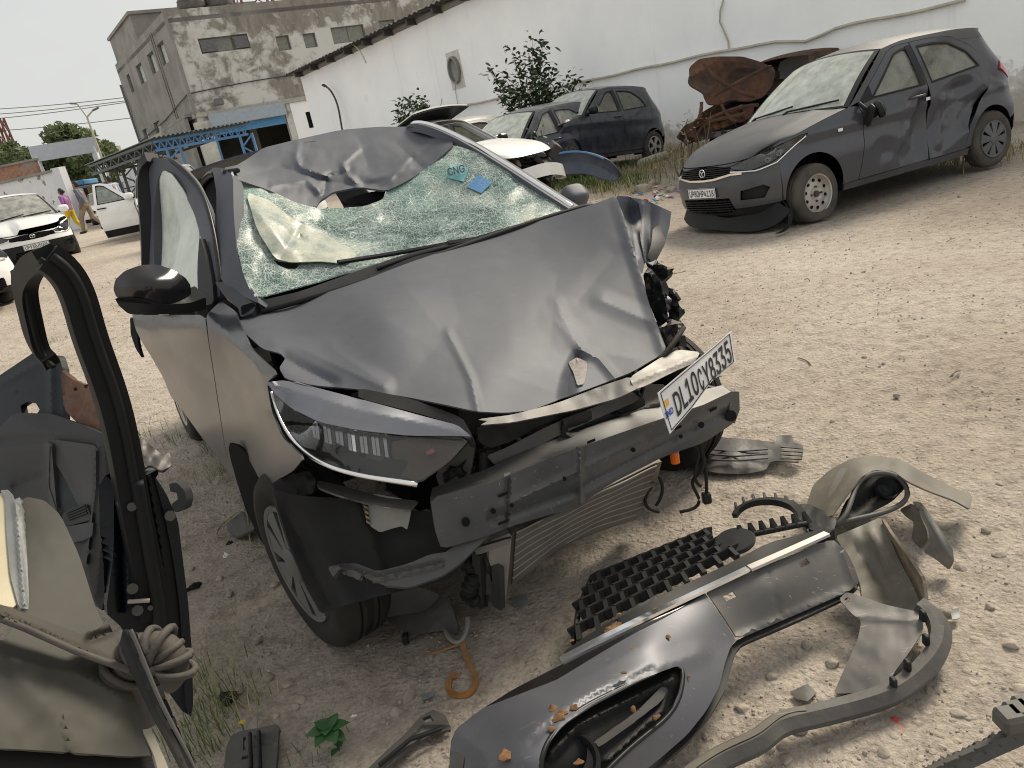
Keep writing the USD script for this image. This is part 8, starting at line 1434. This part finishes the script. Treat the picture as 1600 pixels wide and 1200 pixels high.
def leaf_mesh(L, w, bend=.25):
    t = np.linspace(0, 1, 7); prof = np.sin(PI*t**.8)*w/2; prof[0] = prof[-1] = .0005
    V = np.vstack([np.stack([t*L, s*prof, .12*prof*(abs(s))-bend*L*t**2], 1) for s in (-1, 0, 1)]); n = 7; f = []
    for a in range(2):
        for i in range(n-1): p = a*n+i; f += [(p, p+1, p+n+1), (p, p+n+1, p+n)]
    return trimesh.Trimesh(V, np.array(f), process=False)
def setleaf(m, p, az, el, roll=0.0):
    T = trimesh.transformations.euler_matrix(roll, -el, az); m = m.copy(); m.apply_transform(T); m.apply_translation(p); return m
sd = thing('seedling', 'small fresh green broad leaved seedling growing from the dirt at the bottom', 'plant')
b0 = G(530, 1178); tp = b0+UPV*.085+np.array([-.006, 0, 0]); obj('stem', tube(spline(np.array([b0, b0+UPV*.05+[.004, 0, 0], tp]), 12), .0028, 6), M['leaf_fresh'], sd, True)
for k, (az, el, L) in enumerate(((.1, .25, .055), (1.2, .3, .05), (2.3, .2, .055), (3.2, .15, .06), (4.2, .1, .055), (5.2, .15, .058), (.6, .7, .04), (2.8, .7, .04), (4.8, .6, .042), (3.7, -.1, .045), (5.8, -.1, .05))): obj('leaf', setleaf(leaf_mesh(L, L*.72), tp-UPV*.012*(k > 8), az, el), M['leaf_fresh'], sd, True)
for k in range(6): obj('leaf', setleaf(leaf_mesh(.03, .02), b0+UPV*.02*(k % 3), k*1.1, .3), M['leaf_fresh'], sd, True)
fw_ = thing('yellow_flower', 'tiny yellow flower on a thin stalk in the grass', 'flower'); b0 = G(384, 1150); hd2 = near(378, 1128, b0+UPV*.06); obj('stalk', tube(np.array([b0, hd2]), .001, 5), M['grass'], fw_, True)
for k in range(5): obj('petal', setleaf(leaf_mesh(.010, .008), hd2, k*1.256, .2), M['yellow'], fw_, True)
def shrub(name, label, u, v, dep, pts, n, L, seed, mt='leaf_dark'):
    t = thing(name, label, 'shrub'); b = D(u, v, dep); b[2] = gz(b[0], b[1])-.05; r = np.random.default_rng(seed); leaves = []
    for (pu, pv, po) in pts:
        e = D(pu, pv, dep+po); st = spline(np.array([b+r.normal(0, .05, 3)*[1, 1, 0], (b+e)/2+r.normal(0, .10, 3), e]), 16); obj('stem', tube(st, .018, 6, np.linspace(1.2, .25, 16)), M['bark'], t, True)
        for k in range(n):
            p = st[r.integers(5, 16)]+r.normal(0, .10, 3); leaves.append(setleaf(leaf_mesh(L*r.uniform(.6, 1.2), L*.42), p, r.uniform(0, 6.28), r.uniform(-.7, .9), r.uniform(-.8, .8)))
    obj('foliage', cat_(leaves), M[mt], t, True).SetCustomDataByKey('kind', 'stuff')
shrub('wall_shrub', 'tall leafy shrub growing against the white wall above the blue hatchbacks', 840, 220, 17.2, [(765, 110, .1), (785, 118, -.2), (800, 80, .0), (812, 95, .3), (832, 62, .0), (848, 70, -.1), (858, 100, .2), (870, 140, .1), (895, 122, .2), (908, 132, -.1), (775, 128, 0), (826, 84, .1), (842, 82, .2), (862, 118, 0), (884, 138, .1), (800, 130, -.3), (822, 120, -.2), (838, 110, -.3), (850, 135, -.3), (812, 150, -.3), (795, 158, -.2), (880, 150, 0), (830, 150, -.2)], 90, .17, 5)
shrub('low_shrub', 'small dense green shrub against the wall left of the tall shrub', 648, 215, 21.5, [(622, 170, .0), (630, 164, .1), (640, 158, .2), (650, 155, 0), (660, 158, .1), (668, 165, .0), (674, 176, .1), (636, 178, -.2), (650, 172, -.3), (662, 176, -.2), (645, 186, -.2), (628, 184, 0), (668, 186, 0)], 95, .18, 6)
shrub('front_weed', 'leafy weed growing in front of the slate blue hatchback', 842, 268, 12.3, [(832, 200, .0), (838, 215, .1), (846, 205, -.1), (852, 228, .0), (862, 235, .1), (836, 235, -.1), (846, 246, -.2), (868, 246, .0)], 20, .09, 7)
shrub('dry_weed', 'dry brownish weed hanging beside the rusted hulk', 1075, 245, 11.3, [(1066, 195, 0), (1075, 185, .1), (1085, 200, 0), (1095, 180, .1), (1072, 215, -.1), (1100, 195, 0), (1110, 176, 0), (1062, 225, 0)], 16, .07, 8, 'dry')
# litter at the verge
lr = np.random.default_rng(8)
cols = [mat('litter_%s' % n_, c, .6) for n_, c in (('red', (.45, .04, .06)), ('white', (.7, .7, .7)), ('blue', (.05, .15, .5)), ('green', (.1, .3, .15)), ('pink', (.6, .25, .3)))]
lits = []
for k in range(46):
    u, v = lr.uniform(985, 1075), 0; v = 318-(u-985)*.25+lr.uniform(-14, 12); p = G(u, v); s = lr.uniform(.03, .09)
    m = disp(box((s, s*.7, .012), p+UPV*.02, trimesh.transformations.euler_matrix(*lr.uniform(-.5, .5, 2), lr.uniform(0, 6))[:3, :3]).subdivide().subdivide(), .02, 20, k)
    solo('litter_scrap', m, cols[k % 5], ['scrap of red plastic among litter by the wall', 'scrap of white paper among litter by the wall', 'scrap of blue plastic among litter by the wall', 'scrap of green plastic among litter by the wall', 'scrap of pink wrapping among litter by the wall'][k % 5], 'litter', False, 'litter heap beside the grey hatchback')
for k, (u, v, s) in enumerate(((1005, 300, .16), (1020, 290, .12), (985, 318, .10), (1050, 300, .10))):
    m = protos[k].copy(); m.apply_scale(s); m.apply_translation(G(u, v)+UPV*s*.2); solo('rubble_lump', m, M['stone'], ['largest dusty rubble lump before the litter heap', 'rubble lump near the foot of the white wall', 'flat rubble lump left of the litter heap', 'small rubble lump beside the grey hatchback nose'][k], 'rubble', 30)
pp_ = thing('kerb_pipe', 'pale cement pipe lying before the rear wheel of the slate blue hatchback', 'pipe'); a, b_ = G(1002, 262), G(1040, 248); obj('pipe', cyl(a+UPV*.08, b_+UPV*.08, .08, 16), M['pipe'], pp_, 40); obj('pipe_end', cyl(b_+UPV*.08+(b_-a)*.001, b_+UPV*.08+(b_-a)*.004, .06, 16), M['interior'], pp_, 40)
def rag(name, u, v, s, m, label, cat, seed, fl=.4):
    mm = trimesh.creation.icosphere(3, 1.0); mm.vertices = np.array(mm.vertices)*np.array([1, .8, fl])*s; mm = disp(mm, s*.8, 2.2/s*.5, seed); mm.apply_translation(G(u, v)+UPV*s*.25); solo(name, mm, m, label, cat, 30)
rag('red_rag', 1402, 1132, .014, M['red_trim'], 'small crumpled red rag on the dirt at lower right', 'rag', 3); rag('red_rag', 1409, 1143, .010, M['red_trim'], 'tiny red shred beside the larger red rag', 'rag', 4)
rag('black_rag', 358, 1092, .032, M['rubber'], 'crumpled black rag in the grass left of the seedling', 'rag', 5); rag('black_rag', 358, 850, .016, M['rubber'], 'small black scrap left of the front wheel', 'rag', 6); rag('white_scrap', 353, 870, .016, cols[1], 'crumpled white scrap by the black scrap', 'litter', 7); rag('black_rag', 303, 920, .028, M['rubber'], 'black shred at the foot of the open door', 'rag', 9)
rag('white_scrap', 553, 1122, .010, cols[1], 'white scrap beside the seedling', 'litter', 10); rag('white_scrap', 420, 1050, .006, cols[1], 'tiny white chip on the dirt above the seedling', 'litter', 11)
for k, (pl, lab) in enumerate((([(800, 935), (822, 928), (826, 940), (812, 950), (800, 945)], 'clear broken lens shard under the radiator'), ([(655, 1085), (676, 1080), (680, 1086), (660, 1092)], 'transparent film scrap above the plastic bracket'), ([(1236, 1080), (1262, 1068), (1276, 1082), (1262, 1096), (1244, 1092)], 'flat grey plastic shard inside the bumper curve'), ([(1040, 1152), (1050, 1140), (1062, 1146), (1052, 1160)], 'thin black shard under the bumper cover'), ([(1485, 955), (1498, 950), (1500, 966), (1488, 968)], 'pale grey flake right of the bumper lip'))):
    solo('shard', patch(pl, [(u, v, Z(u, v, .02+.006*(i % 2))) for i, (u, v) in enumerate(pl)], 4, .003, rnd=0), [M['clear_rim'], M['clear_rim'], M['undertray'], M['undertray'], M['clear_rim']][k], lab, 'shard', 30)
for k in range(6):
    u, v = rs_.uniform(1060, 1590), rs_.uniform(350, 640); p = G(u, v); a = rs_.uniform(0, 6.28); L = rs_.uniform(.03, .09); d = np.array([math.cos(a), math.sin(a), 0])*L
    solo('twig', tube(spline(np.array([p-d+UPV*.006, p+UPV*.010+rs_.normal(0, .006, 3), p+d+UPV*.006]), 8), .003, 5), M['bark'], 'thin dark twig lying on the open dirt at the right', 'twig', True, 'twigs on the open dirt')
